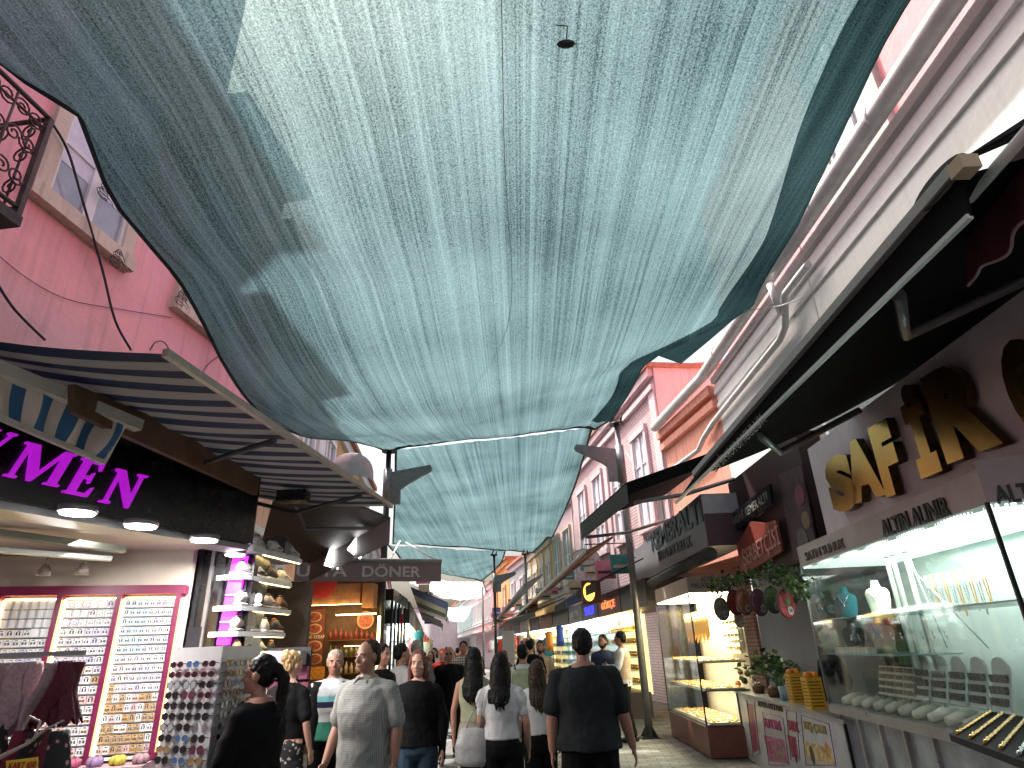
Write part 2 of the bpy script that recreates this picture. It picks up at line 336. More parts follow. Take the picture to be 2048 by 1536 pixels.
# ---- right white building, one storey, with a pink storey set back above
wb=thing('white_building','long white plastered shop building with moulded bands and pink storey behind its gutter','building',(3.95,0,0))
x=B(); x.box(3.95,12,-8,11.05,3.2,6.32); x.box(6.2,12,-8,11.05,0,3.2); x.box(3.95,6.2,11.0,11.05,0,3.2); x.build('wall',WHITE,wb)
x=B(); 
for o,za,zb_ in ((.05,5.98,6.13),(.035,5.72,5.79),(.08,6.2,6.32)): x.box(3.95-o,3.9499,-8,11.05,za,zb_)
x.build('cornice',WHITE,wb)
x=B(); x.box(4.25,12,-8,10.9,6.32,10.2); x.build('upper_wall',plaster('rose_plaster',(.8,.33,.35),.05,.08),wb)
fu=Fr(4.25,0,0,-1); s_,z_=fu.hit(1695,225); windowset(fu,s_-.55,s_+.5,z_-.8,z_+1.3,wb,sur=mat('grey_trim',(.4,.38,.37),.7),sw=.12,cols=2,rows=2)
x=B(); x.box(4.0,4.24,-8,11.0,6.321,6.36); x.build('roof_flashing',GREYM,wb)
gt=thing('roof_gutter','long grey half-round gutter pipe along the top of the white wall','gutter',(3.7,0,6.3))
G0=Vector((3.74,-4,6.42)); G1=Vector((3.74,11.1,6.38)); FS=Fr(3.95,11.05,-8.5,-1); e_,ez=FS.hit(1312,862,.18)
x=B(); x.tube([G0,G1,FS.p(e_,6.3,.2)],.112,12); x.build('pipe',GUTM,gt)
for i in range(8): 
    x=B(); yy=.6+i*1.35; x.tube([(3.74,yy-.03,6.41),(3.74,yy+.03,6.41)],.122,12); x.build('joint',GUTM,gt)
# thin downpipe under the bands
x=B(); p=[Vector((3.80,6.6,5.95)),Vector((3.78,7.3,5.95)),Vector((3.83,7.6,5.6)),Vector((3.86,7.9,5.55)),Vector((3.86,11.2,5.5))]; x.tube(p,.05,10); e1,_=FS.hit(1440,810,.1); x.tube([p[-1],FS.p(.6,5.3,.12),FS.p(.9,5.15,.12),FS.p(3.0,5.15,.12),FS.p(3.3,4.9,.12),FS.p(3.3,3.6,.1)],.05,10)
x.build('downpipe',GUTM,gt)
# ---- salmon building
sb=thing('salmon_building','salmon plastered building with a sloping moulded band beyond the white wall','building',FS.p(0,0))
x=B(); x.fbox(FS,0.01,e_+.1,3.0,6.2,-6,0); x.fbox(FS,.01,e_+.1,0,3.0,-6,-2); x.build('wall',SALMON,sb)
x=B(); x.fbox(FS,0.05,e_+.12,5.75,5.9,.001,.1); x.fbox(FS,0.05,e_+.12,6.02,6.2,.001,.14); x.build('cornice',SALMON,sb)
# ---- brick pink building beyond with its side wall over the salmon roof
br=mat('pink_brick',(.7,.5,.52),.85,0,0); n,N,b=nodes(br); tc=N.new('ShaderNodeTexCoord'); sp=N.new('ShaderNodeSeparateXYZ'); cb=N.new('ShaderNodeCombineXYZ'); n.links.new(tc.outputs['Object'],sp.inputs[0]); n.links.new(sp.outputs[1],cb.inputs[0]); n.links.new(sp.outputs[2],cb.inputs[1])
bt=N.new('ShaderNodeTexBrick'); bt.inputs['Scale'].default_value=3.2; bt.inputs['Mortar Size'].default_value=.03; bt.inputs['Color1'].default_value=(.72,.5,.52,1); bt.inputs['Color2'].default_value=(.6,.4,.42,1); bt.inputs['Mortar'].default_value=(.28,.2,.21,1); n.links.new(cb.outputs[0],bt.inputs['Vector']); n.links.new(bt.outputs[0],b.inputs['Base Color'])
bb=thing('brick_building','pale pink brick building with tall arched windows and tiled parapet','building',FS.p(e_,0))
_,bh=FS.hit(1290,755); bh=7.9
x=B(); x.fbox(FS,e_+.12,e_+9.5,3.0,bh,-6,.02); x.fbox(FS,e_+.12,e_+9.5,0,3,-6,-1.5); x.build('wall',br,bb)
x=B(); x.slab([FS.p(e_+.1,3,.02),FS.p(e_+.1,3,-6),FS.p(e_+.1,bh+1.2,-6),FS.p(e_+.1,bh+.3,-2),FS.p(e_+.1,bh,.02)],-FS.d*.03); x.build('gable_wall',PALE,bb)
x=B(); x.fbox(FS,e_,e_+9.6,bh+.001,bh+.12,-6,.22); x.build('roof',TILE,bb)
x=B(); x.fbox(FS,e_+.12,e_+9.5,bh-.55,bh-.42,.02,.12); x.fbox(FS,e_+.12,e_+9.5,bh-.2,bh,.02,.17); x.fbox(FS,e_+.12,e_+.5,3,bh-.55,.02,.07); x.fbox(FS,e_+4.6,e_+4.95,3,bh-.55,.02,.07); x.build('cornice',PALE,bb)
for i in range(4): windowset(FS,e_+1.1+i*2.1,e_+2.0+i*2.1,4.3,6.6,bb,sur=PALE,frm=mat('pale_frame',(.7,.62,.66),.6),sw=.15,cols=2,rows=3,out=.02,glassm=CURT)
# ---- further right row
FS2=Fr(FS.p(e_+9.7,0).x,FS.p(e_+9.7,0).y,-8.5,-1)
def simple_building(fr,s0,s1,h,name,label,m,nwin=3,wz=(4,5.6),trim=PALE,roof=TILE,arch=False,sh=3.0,shopd=1.5,dep=6,sur=None):
    t=thing(name,label,'building',fr.p(s0,0)); x=B(); x.fbox(fr,s0,s1,sh,h,-dep,0); x.fbox(fr,s0,s1,0,sh,-dep,-shopd); x.build('wall',m,t)
    x=B(); x.fbox(fr,s0-.1,s1+.1,h+.001,h+.15,-dep,.25); x.build('roof',roof,t)
    x=B(); x.fbox(fr,s0,s1,h-.3,h,.001,.12); x.fbox(fr,s0,s1,sh+.5,sh+.62,.001,.08); x.build('cornice',trim,t)
    L=(s1-s0)/nwin
    for i in range(nwin):
        c=s0+L*(i+.5); w0=min(.5,L*.3)
        wn=windowset(fr,c-w0,c+w0,wz[0],wz[1],t,sur=sur or trim,sw=.12,cols=2,rows=2,glassm=WING)
        if arch:
            y=B(); y.slab([fr.p(c+(w0+.12)*math.cos(a*PI/8),wz[1]+.12+(w0+.12)*math.sin(a*PI/8),.002) for a in range(9)],fr.n*.06); sub(y,'arch',trim,wn)
    return t
simple_building(FS2,0,4,6.9,'gabled_building','pale cream and pink gabled building beyond the pink brick one',PALE,2,(3.9,5.8),STONE)
simple_building(FS2,4.1,11,6.1,'ochre_building','ochre yellow building with arched windows behind the oval hanging sign',YELL,4,(4.0,5.0),STONE,arch=True)
FS3=Fr(FS2.p(11.2,0).x,FS2.p(11.2,0).y,-10,-1)
simple_building(FS3,0,6,6.2,'grey_building','pale grey narrow building between the ochre and orange buildings',plaster('grey_plaster',(.5,.5,.5)),2,(3.8,5.2))
simple_building(FS3,6.2,14,6.9,'orange_building','vivid orange building with a dark square window over the far lane',ORANGE,2,(3.9,5.3),ORANGE)
simple_building(FS3,14.2,24,6.2,'rose_building','rose pink far building on the right with white window frames',PINK,5,(3.8,5.3),PLAINW)
simple_building(FS3,24.2,40,6.6,'mauve_building','pale mauve distant building at the bend of the lane',PALE,7,(3.8,5.3),PLAINW)
simple_building(FS3,40.2,60,7,'white_far_building','whitish distant building closing the right side of the lane',WHITE,8,(3.8,5.3),PLAINW)
# ---- left row beyond the pink building
FLA=Fr(FL.p(s_end+.1,0).x-.1,FL.p(s_end+.1,0).y,-6,1)
PEACH=plaster('peach_plaster',(.8,.5,.36))
simple_building(FLA,0.05,7.5,9.0,'peach_building','peach building with broad white pilasters behind the left post',PEACH,3,(4.6,6.8),PLAINW)
_t=[o for o in bpy.data.objects if o.name=='peach_building'][0]
x=B(); 
for s in (2.3,4.9): x.fbox(FLA,s-.3,s+.35,3,8.6,.001,.12)
x.build('pilaster',WHITE,_t)
simple_building(FLA,7.6,15,7.6,'cream_building','cream and yellow building half hidden behind the second canopy',YELL,3,(4.3,6),WHITE)
FLB=Fr(FLA.p(15.2,0).x,FLA.p(15.2,0).y,-10,1)
simple_building(FLB,0,12,6.6,'grey_left_building','grey rendered building on the left side of the far lane',plaster('grey_plaster',(.5,.5,.5)),4,(4,5.4))
simple_building(FLB,12.2,28,6.4,'rose_left_building','dusty rose building on the left side of the far lane',PALE,6,(4,5.4),PLAINW)
simple_building(FLB,28.2,60,7,'white_left_building','white distant building on the left side of the far lane',WHITE,8,(4,5.4),PLAINW)
FX=Fr(-30,84,80,-1)
simple_building(FX,0,50,6.5,'end_building','pale pink building closing the end of the lane',PALE,14,(3.4,5),PLAINW,sh=.1,shopd=.01)
# ================= CANOPIES
def netting(name,c1,c2,tr=.22):
    m=bpy.data.materials.new(name); m.use_nodes=True; n=m.node_tree; N=n.nodes; N.remove(N['Principled BSDF']); out=N['Material Output']
    uv=N.new('ShaderNodeUVMap'); tc=N.new('ShaderNodeTexCoord')
    def streak(sx,sy,det=3):
        mp=N.new('ShaderNodeMapping'); mp.inputs['Scale'].default_value=(sx,sy,1); n.links.new(uv.outputs[0],mp.inputs[0])
        t=N.new('ShaderNodeTexNoise'); t.inputs['Scale'].default_value=1; t.inputs['Detail'].default_value=det; t.inputs['Roughness'].default_value=.7; n.links.new(mp.outputs[0],t.inputs['Vector']); return t.outputs[0]
    a=streak(250,1.6,3); b_=streak(38,1.2,2); lw=N.new('ShaderNodeTexNoise'); lw.inputs['Scale'].default_value=.55; lw.inputs['Detail'].default_value=3; n.links.new(tc.outputs['Object'],lw.inputs['Vector']); c=lw.outputs[0]
    gr=N.new('ShaderNodeTexNoise'); gr.inputs['Scale'].default_value=75; gr.inputs['Detail'].default_value=3; gr.inputs['Roughness'].default_value=.8; n.links.new(tc.outputs['Object'],gr.inputs['Vector'])
    s=mathn(n,'ADD',mathn(n,'MULTIPLY',a,.46),mathn(n,'ADD',mathn(n,'MULTIPLY',b_,.24),mathn(n,'MULTIPLY',c,.30)))
    g=mathn(n,'ADD',mathn(n,'MULTIPLY',s,.54),mathn(n,'MULTIPLY',gr.outputs[0],.46))
    cr=N.new('ShaderNodeValToRGB'); e=cr.color_ramp.elements; e[0].position=.40; e[1].position=.62; e[0].color=(*c1,1); e[1].color=(*c2,1); n.links.new(g,cr.inputs[0])
    tl=N.new('ShaderNodeBsdfTranslucent'); df=N.new('ShaderNodeBsdfDiffuse'); tp=N.new('ShaderNodeBsdfTransparent')
    n.links.new(cr.outputs[0],tl.inputs[0]); n.links.new(cr.outputs[0],df.inputs[0]); n.links.new(cr.outputs[0],tp.inputs[0])
    tp.inputs[0].default_value=(.75,.95,.97,1)
    for l in list(n.links):
        if l.to_node==tp: n.links.remove(l)
    m1=N.new('ShaderNodeMixShader'); m1.inputs[0].default_value=.3; n.links.new(tl.outputs[0],m1.inputs[1]); n.links.new(df.outputs[0],m1.inputs[2])
    mr=N.new('ShaderNodeMapRange'); mr.inputs[1].default_value=.4; mr.inputs[2].default_value=.62; mr.inputs[3].default_value=tr*.25; mr.inputs[4].default_value=tr*1.9; n.links.new(g,mr.inputs[0])
    m2=N.new('ShaderNodeMixShader'); n.links.new(mr.outputs[0],m2.inputs[0]); n.links.new(m1.outputs[0],m2.inputs[1]); n.links.new(tp.outputs[0],m2.inputs[2]); n.links.new(m2.outputs[0],out.inputs[0])
    return m
NET=netting('teal_shade_net',(.006,.020,.024),(.128,.21,.225),.045); NETW=netting('pale_shade_net',(.62,.5,.53),(.85,.74,.77),.35); NETT=netting('mint_shade_net',(.3,.5,.48),(.55,.75,.72),.3)
HEM=mat('dark_hem',(.03,.04,.045),.8,0,.3,30)
def lerpl(L,t):
    t=max(0,min(.99999,t)); n=len(L)-1; i=int(t*n); f=t*n-i
    p0=L[max(i-1,0)];p1=L[i];p2=L[i+1];p3=L[min(i+2,n)]
    return .5*((2*p1)+(p2-p0)*f+(2*p0-5*p1+4*p2-p3)*f*f+(3*p1-p0-3*p2+p3)*f**3)
def resample(L,n=40):
    # even in y between ends
    q=[]; ys=[p.y for p in L]
    for i in range(n+1):
        y=ys[0]+(ys[-1]-ys[0])*i/n
        for k in range(len(L)-1):
            if (ys[k]<=y<=ys[k+1]) or k==len(L)-2:
                t=(y-ys[k])/max(1e-6,(ys[k+1]-ys[k])); t=max(0,min(1,t)); q.append(L[k].lerp(L[k+1],t)); break
    return q
def canopy(label,Lp,Rp,sag,m,wr=.03,nu=70,nv=90,group='shade nets strung over the lane',barfar=True,hem=.02,seed=0,ends=.0):
    t=thing('shade_canopy',label,'canopy',(Lp[0]+Rp[0])/2,0,group)
    def fn(u,v):
        a=lerpl(Lp,v); c=lerpl(Rp,v); uu=u
        p=a.lerp(c,uu); k=4*u*(1-u); p=p.copy(); kk=k**.8
        p.z-=sag*kk*(math.sin(PI*min(1,max(0,v*.94+.06)))**.7+ends)
        p.z+=wr*noise.noise(Vector((u*30,v*1.2,seed)))*(1.3-.6*k)+wr*1.2*noise.noise(Vector((u*6,v*1.5,seed+5)))
        p.z-=(max(0,1-u/.3)*.07+max(0,1-(1-u)/.08)*.04)*(abs(math.sin(u*62+v*3+noise.noise(Vector((v*4,u*3,seed)))*2))**.6); ed=max(0,1-u/.10); p.z-=.10*ed*ed*(1 if seed==0 else .3); ed=max(0,1-(1-u)/.06); p.z-=.05*ed*ed
        return p
    x=B(); x.grid(fn,nu,nv,uv=lambda p,u,v:((p.x+4)/8+.25*(p.x+4)/8*0,p.y/17)); x.build('netting',m,t)
    x=B(); x.tube([fn(0,j/60) for j in range(61)],hem,6); x.build('hem',HEM,t); x=B(); x.tube([fn(1,j/60) for j in range(61)],hem,6); x.build('hem',HEM,t)
    if barfar: x=B(); x.tube([fn(j/20,1) for j in range(21)],hem*1.7,6); x.build('end_bar',HEM,t)
    return t,fn
Lp=[Vector((-3.6,-4,5.7)),Vector((-3.5,1,5.75)),atz(0,100,5.75),atz(150,165,5.75),atz(190,265,5.65),atz(240,380,5.55),atz(300,450,5.48),atz(370,540,5.5),atz(415,625,5.3),atz(450,700,5.15),atz(490,765,5.05),atz(540,825,5.1),atz(610,862,5.3),atz(700,868,5.65),aty(772,893,13.4)]
Rp=[Vector((3.3,-4,6.1)),Vector((3.2,1,6.1)),atz(1830,-40,6.1),atz(1790,20,6.1),atz(1680,250,6.1),atz(1590,440,6.1),atz(1530,540,6.1),atz(1488,622,6.15),atz(1430,645,6.0),atz(1330,690,5.9),atz(1285,722,6.0),atz(1262,770,6.0),atz(1225,830,6.0),aty(1190,852,13.4)]
def even(L,n=60):
    q=[];d=[0]
    for i in range(len(L)-1): d.append(d[-1]+(L[i+1]-L[i]).length)
    for i in range(n+1):
        s=d[-1]*i/n
        for k in range(len(L)-1):
            if d[k]<=s<=d[k+1]+1e-9: q.append(L[k].lerp(L[k+1],(s-d[k])/max(1e-9,d[k+1]-d[k]))); break
    return q
c1,fn1=canopy('big teal shade net sagging overhead between the pink building and white gutter',resample(Lp,44),resample(Rp,44),.55,NET,.035,200,110,hem=.022)
x=B(); x.grid(lambda u,v:fn1(.93+.07*u+.012*math.sin(v*23)*(1-u),v*.93)-Vector((0,0,.03+.05*math.sin(PI*u))),8,90,uv=lambda p,u,v:((p.x+4)/8,p.y/17)); x.build('shading_fold',NET,c1)  # second net layer added along the right edge to darken it
kk=[fn1(.545,.15+.15*t)+Vector((-.09*t,0,-.02)) for t in range(6)]; x=B(); x.tube([lerpl(kk,t/30) for t in range(31)],.0028,5); x.build('cable_shadow_line',DARKM,c1)  # thin dark tube under the net stands in for a cable's shadow
# loose flap hanging by the gutter corner
q=[atz(1488,622,6.15),atz(1420,650,5.95),atz(1330,690,5.85),atz(1300,706,5.95),atz(1362,728,6.2),atz(1420,680,6.25)]
x=B(); x.slab(q,(0,0,.012)); x.build('loose_flap',NET,c1)
y2=28.5
c2,fn2=canopy('second teal shade net beyond the steel posts',[aty(792,893,13.6),atz(790,985,6.25),atz(786,1084,5.95)],[aty(1182,853,13.6),atz(1140,990,6.3),atz(1088,1106,5.95)],.25,NET,.04,50,50,hem=.03,seed=3)
c3,fn3=canopy('third teal shade net sloping down behind the second one',[atz(775,1086,5.9),atz(800,1110,5.7),atz(812,1130,5.5)],[atz(1010,1100,6.1),atz(1000,1125,6.0),atz(962,1160,5.6)],.3,NET,.05,40,40,hem=.04,seed=6)
c4,fn4=canopy('pale pinkish sunlit shade net at the far end of the lane',[atz(815,1142,6.0),atz(817,1162,6.2)],[atz(965,1160,5.8),atz(975,1195,5.9)],1.0,NETW,.1,40,30,hem=.04,seed=9,barfar=False)
c5,fn5=canopy('mint coloured shade net hanging low at the far end',[Vector((-9.3,62,5.8)),Vector((-10,78,5.6))],[Vector((-3.5,64,5.8)),Vector((-4,80,5.6))],1.2,NETT,.1,40,30,hem=.04,seed=12,barfar=False)
for pz,lab in (((812,1224,862,1290),'white and pink cloth banner hanging across the end of the lane'),):
    a=aty(pz[0],pz[1],60);b_=aty(pz[2],pz[1],60);c=aty(pz[2],pz[3]-18,60); x=B(); x.grid(lambda u,v:Vector((a.x+(b_.x-a.x)*u,60+.3*math.sin(u*9),a.z+(c.z-a.z)*v-.15*math.sin(u*PI))),20,8); x.build('hanging_banner',NETW,None,lab,'banner')
# ---- posts
def post(px_base_xy,h,label,arm_side,arm_z,rad=.075,arms=True,group=None):
    X,Y=px_base_xy; t=thing('steel_post',label,'post',(X,Y,0),0,group)
    x=B(); x.tube([(X,Y,0.02),(X,Y,h*.55),(X,Y,h)],[rad,rad*.95,rad*.8],12); x.build('pole',DARKM if arm_side>0 else GREYM,t)
    x=B(); x.box(X-.17,X+.17,Y-.17,Y+.17,0,.02); 
    for a in range(4): c=Vector((X,Y,.02)); d=Vector((math.cos(a*PI/2+.78),math.sin(a*PI/2+.78),0)); x.slab([c+d*rad,c+d*.2,c+d*rad+Vector((0,0,.18))],d.cross(Vector((0,0,1)))*.012)
    x.build('base_plate',DARKM,t)
    x=B(); x.tube([(X,Y,h),(X,Y,h+.03)],rad*2.2,12); x.box(X-.16,X+.16,Y-.05,Y+.05,h+.03,h+.08); x.tube([(X-.1,Y,h+.08),(X-.02,Y+.05,h+.25)],.03,6); x.tube([(X+.1,Y,h+.08),(X+.12,Y-.05,h+.2)],.03,6); x.build('cap',DARKM,t)
    if arms:
        s=arm_side; z=arm_z; x=B()
        x.slab([(X+s*.05,Y-.04,z+.12),(X+s*.95,Y-.04,z+.26),(X+s*1.0,Y-.04,z+.18),(X+s*.97,Y-.04,z+.12),(X+s*.45,Y-.04,z-.16),(X+s*.3,Y-.04,z-.27),(X+s*.3,Y-.04,z-.6),(X+s*.05,Y-.04,z-.6)],(0,.08,0)); x.build('bracket_arm',GREYM,t)
        x=B(); x.tube([(X,Y,z-.62),(X,Y,z+.2)],rad*1.35,12); x.build('sleeve',GREYM,t)
    return t
PL=aty(778,900,13.4); PR=atz(1300,1476,0)
post((PR.x,PR.y),aty(1236,850,PR.y).z,'grey steel post in front of the pink brick building',-1,aty(1225,905,PR.y).z-.05,group='steel canopy posts')
post((PL.x,13.4),PL.z-.05,'dark steel post beside the kebab shop banner',1,aty(800,955,13.4).z+.0,group='steel canopy posts')
for i,(px,py,yy,lab) in enumerate(((988,1112,29.5,'thin steel post under the end of the second net, left of the white pillar'),(1050,1110,29,'steel post rising in front of the blue and red shop signs'),(965,1165,46,'distant post beneath the third net'),(1118-75,1150,52,'farthest thin post near the orange building'))):
    q=aty(px,py,yy); post((q.x,yy),q.z,lab,-1 if i else 1,4.6,.07,i<1,group='steel canopy posts')
cloth_print=mat('black_floral',(.02,.018,.02),.85,0,0); n,N,b=nodes(cloth_print); tc=N.new('ShaderNodeTexCoord'); v=N.new('ShaderNodeTexVoronoi'); v.inputs['Scale'].default_value=24; n.links.new(tc.outputs['Object'],v.inputs['Vector']); cr=N.new('ShaderNodeValToRGB'); cr.color_ramp.interpolation='CONSTANT'; e=cr.color_ramp.elements; e[0].position=0; e[0].color=(.35,.33,.32,1); e[1].position=.22; e[1].color=(.16,.02,.04,1); q=e.new(.32); q.color=(.015,.015,.017,1); n.links.new(v.outputs[0],cr.inputs[0]); n.links.new(cr.outputs[0],b.inputs['Base Color'])
# ================= LEFT SHOP
fe=atz(505,1088,2.6); FF=Fr(fe.x,fe.y,21,1)
sf=thing('shop_fascia','black glossy shop fascia with large purple italic capital letters under the striped awning','shop sign',(fe.x,fe.y,2.6))
x=B(); x.fbox(FF,-5.2,0,2.6,3.35,-.35,0); x.build('panel',BLACK,sf)
x=B(); x.fbox(FF,-5.2,-.02,2.545,2.597,-.3,-.03); x.build('trim',GREYM,sf)
PURP=mat('purple_acrylic',(.33,.012,.42),.35,0,.15,6,emit=(.45,.01,.6),es=.35)
# serif italic letters drawn as outlines (unit box, later sheared)
GL={'M':[[(0,0),(.22,0),(.22,.05),(.15,.07),(.15,.86),(.43,0),(.5,0),(.82,.84),(.82,.07),(.75,.05),(.75,0),(1.05,0),(1.05,.05),(.98,.07),(.98,.93),(1.05,.95),(1.05,1),(.8,1),(.53,.28),(.28,1),(0,1),(0,.95),(.08,.93),(.08,.07),(0,.05)]],
'E':[[(0,0),(.85,0),(.9,.27),(.84,.27),(.72,.08),(.38,.08),(.38,.47),(.58,.47),(.63,.36),(.68,.36),(.68,.66),(.63,.66),(.58,.55),(.38,.55),(.38,.92),(.7,.92),(.8,.75),(.86,.75),(.83,1),(0,1),(0,.95),(.13,.93),(.13,.07),(0,.05)]],
'N':[[(0,0),(.3,0),(.3,.05),(.2,.08),(.2,.78),(.8,-.02),(.88,-.02),(.88,.92),(1,.95),(1,1),(.7,1),(.7,.95),(.8,.92),(.8,.3),(.27,1),(0,1),(0,.95),(.12,.9),(.12,.08),(0,.05)]],
'Y':[[(.3,0),(.7,0),(.7,.05),(.6,.08),(.6,.42),(.9,.93),(1,.95),(1,1),(.68,1),(.68,.95),(.78,.92),(.53,.5),(.3,.92),(.38,.95),(.38,1),(0,1),(0,.95),(.08,.93),(.38,.42),(.38,.08),(.3,.05)]]}
def glyph(ch,fr,s0,z0,w_,h,sh,mt,parent,depth=.03,slope=0):
    x=B()
    for poly in GL[ch]: x.slab([fr.p(s0+u*w_+v*sh*h,z0+v*h+slope*(u*w_),.004) for u,v in poly],fr.n*depth)
    return x.build('letter',mt,parent)
for ch,(lx,ly),rx,ty in (('Y',(-75,925),-12,842),('M',(2,952),112,872),('E',(120,985),180,905),('N',(193,1004),262,928)):
    s0,z0=FF.hit(lx,ly); s1,_=FF.hit(rx,ly); glyph(ch,FF,s0,z0,s1-s0,FF.hit(lx,ty)[1]-z0,.3,PURP,sf)
# brown board under the awning roller
FBR=Fr(FF.p(-.02,0,.03).x,FF.p(-.02,0,.03).y,6,1)
x=B(); pts=[FBR.P(*p) for p in ((150,825),(515,990),(522,936),(430,885),(150,768))]; x.slab(pts,-FBR.n*.05)
x.build('fascia_board',BROWN,None,'stained brown timber board slanting above the black fascia','board')
# striped awning
STR=mat('navy_stripe_cloth',(.3,.3,.3),.8,0,0); n,N,b=nodes(STR); uv=N.new('ShaderNodeUVMap'); sp=N.new('ShaderNodeSeparateXYZ'); n.links.new(uv.outputs[0],sp.inputs[0])
fr_=mathn(n,'FRACT',mathn(n,'MULTIPLY',sp.outputs[0],17)); st=mathn(n,'GREATER_THAN',fr_,.5); mx=N.new('ShaderNodeMix'); mx.data_type='RGBA'; n.links.new(st,mx.inputs[0]); mx.inputs[6].default_value=(.012,.02,.05,1); mx.inputs[7].default_value=(.30,.27,.25,1); n.links.new(mx.outputs[2],b.inputs['Base Color'])
tb=N.new('ShaderNodeBsdfTranslucent'); n.links.new(mx.outputs[2],tb.inputs[0]); ms=N.new('ShaderNodeMixShader'); ms.inputs[0].default_value=.3; n.links.new(b.outputs[0],ms.inputs[1]); n.links.new(tb.outputs[0],ms.inputs[2]); n.links.new(ms.outputs[0],N['Material Output'].inputs[0])
A0=atz(335,708,3.12); A1=atz(782,1012,3.12); RB0=atz(-220,600,3.62); RB1=atz(535,955,3.45)
dirA=(A1-A0).normalized(); 
B0=FL.p(0,0,.15); sA=(A0-FL.o).dot(FL.d); sB=(A1-FL.o).dot(FL.d)
N0=FL.p(sA,3.62,.9); N1=FL.p(sB,3.45,.9)
aw=thing('striped_awning','large navy and cream striped awning stretched out over the purple lettered shop','awning',(N0+N1)/2)
x=B()
def awf(u,v):
    p=(N0.lerp(N1,u)).lerp(A0.lerp(A1,u),v); p.z-=.07*math.sin(PI*v)+.012*math.sin(u*40)*math.sin(PI*v); return p
x.grid(awf,70,10); x.build('cloth',STR,aw)
x=B(); x.beam(A0-dirA*.02,A1+dirA*.02,.035,.045); x.build('front_bar',mat('aged_cream_metal',(.26,.24,.19),.45,.3,.2,10),aw)
x=B(); x.tube([awf(0,0)+Vector((0,0,-.05)),awf(1,0)+Vector((0,0,-.05))],.06,10); x.build('roller',DARKM,aw)
x=B(); e=[awf(.42,.02)-Vector((0,0,.1)),awf(.5,.5)-Vector((0,0,.12)),awf(.34,.97)-Vector((0,0,.06))]; x.tube(e,.022,8); x.build('folding_arm',DARKM,aw)
x=B(); e=[awf(.9,.02)-Vector((0,0,.1)),awf(.97,.5)-Vector((0,0,.12)),awf(.8,.97)-Vector((0,0,.06))]; x.tube(e,.022,8); x.build('folding_arm',DARKM,aw)
for i in range(7): # bulbs along roller
    pass
# small striped drop awning
sm_=thing('cassette_awning','short blue and cream striped cassette awning hanging in front of the purple letters','awning',atz(150,850,2.9))
U0=FF.P(-40,722,.55); U1=FF.P(278,852,.55); L0=FF.P(-30,822,.42); L1=FF.P(207,925,.42)
STR2=mat('blue_stripe_cloth',(.3,.3,.3),.8,0,0); n,N,b=nodes(STR2); uv=N.new('ShaderNodeUVMap'); sp=N.new('ShaderNodeSeparateXYZ'); n.links.new(uv.outputs[0],sp.inputs[0]); fr_=mathn(n,'FRACT',mathn(n,'MULTIPLY',sp.outputs[0],5.5)); st=mathn(n,'GREATER_THAN',fr_,.47); mx=N.new('ShaderNodeMix'); mx.data_type='RGBA'; n.links.new(st,mx.inputs[0]); mx.inputs[6].default_value=(.02,.09,.2,1); mx.inputs[7].default_value=(.5,.44,.38,1); n.links.new(mx.outputs[2],b.inputs['Base Color'])
x=B()
def sf2(u,v):
    a=U0.lerp(U1,.02+u*.9); c=L0.lerp(L1,u*.99); p=a.lerp(c,v); w_=math.sin(PI*v)*(.03+.07*max(0,u-.45)); return p+FF.n*w_*math.sin(u*22)+Vector((0,0,-.02*math.sin(PI*v)*math.sin(u*15)))
x.grid(sf2,60,12); x.build('cloth',STR2,sm_)
x=B(); x.beam(U0,U1,.08,.075); x.build('cassette',mat('cream_metal',(.55,.52,.45),.4,.2,.12,10),sm_)
x=B(); x.beam(L0,L1,.035,.03); x.build('front_bar',MATS['cream_metal'],sm_)
x=B(); x.beam(U0.lerp(U1,.9),L1,.02,.035); x.build('side_arm',MATS['cream_metal'],sm_)
# lamps under the fascia
for i,(px,py) in enumerate(((155,1025),(282,1052),(408,1080),(470,1109))):
    p=atz(px,py,2.54); t=thing('downlight',['largest round white downlight at the near end under the black fascia','round white downlight between two others under the black fascia','round white downlight under the far end of the black fascia','small round white lamp hanging over the magenta strip'][i],'ceiling lamp',p,0,'round lamps under the fascia')
    x=B(); x.tube([p+Vector((0,0,-.0)),p+Vector((0,0,.04))],.115 if i<3 else .1,24); x.build('housing',GREYM,t); x=B(); x.tube([p+Vector((0,0,-.012)),p+Vector((0,0,-.001))],.1 if i<3 else .085,24); x.build('diffuser',emis('led_disc',(1,1,.98),14),t)
    ld=bpy.data.lights.new('lamp_light','AREA'); ld.shape='DISK'; ld.size=.18; ld.energy=22; ld.color=(1,.95,.88); lo=bpy.data.objects.new('lamp_light',ld); COL.objects.link(lo); lo.parent=t; lo.location=(0,0,-.03)
# interior shelving wall
FSH=Fr(-2.9,6.2,76,1); sR,_=FSH.hit(366,1180)
si=thing('shop_interior','cream lined interior of the jewellery shop behind the shelves on the left','shop interior',FSH.p(0,0))
x=B(); x.fbox(FSH,sR-4.2,sR+.02,0,2.62,-.25,-.1); x.build('back_wall',CREAM,si)
x=B(); x.slab([FF.p(-5.2,2.62,-.3),FF.p(0,2.62,-.3),FSH.p(sR,2.62,-.1),FSH.p(sR-4.2,2.62,-.1)],(0,0,.05)); x.build('ceiling',CREAM,si)
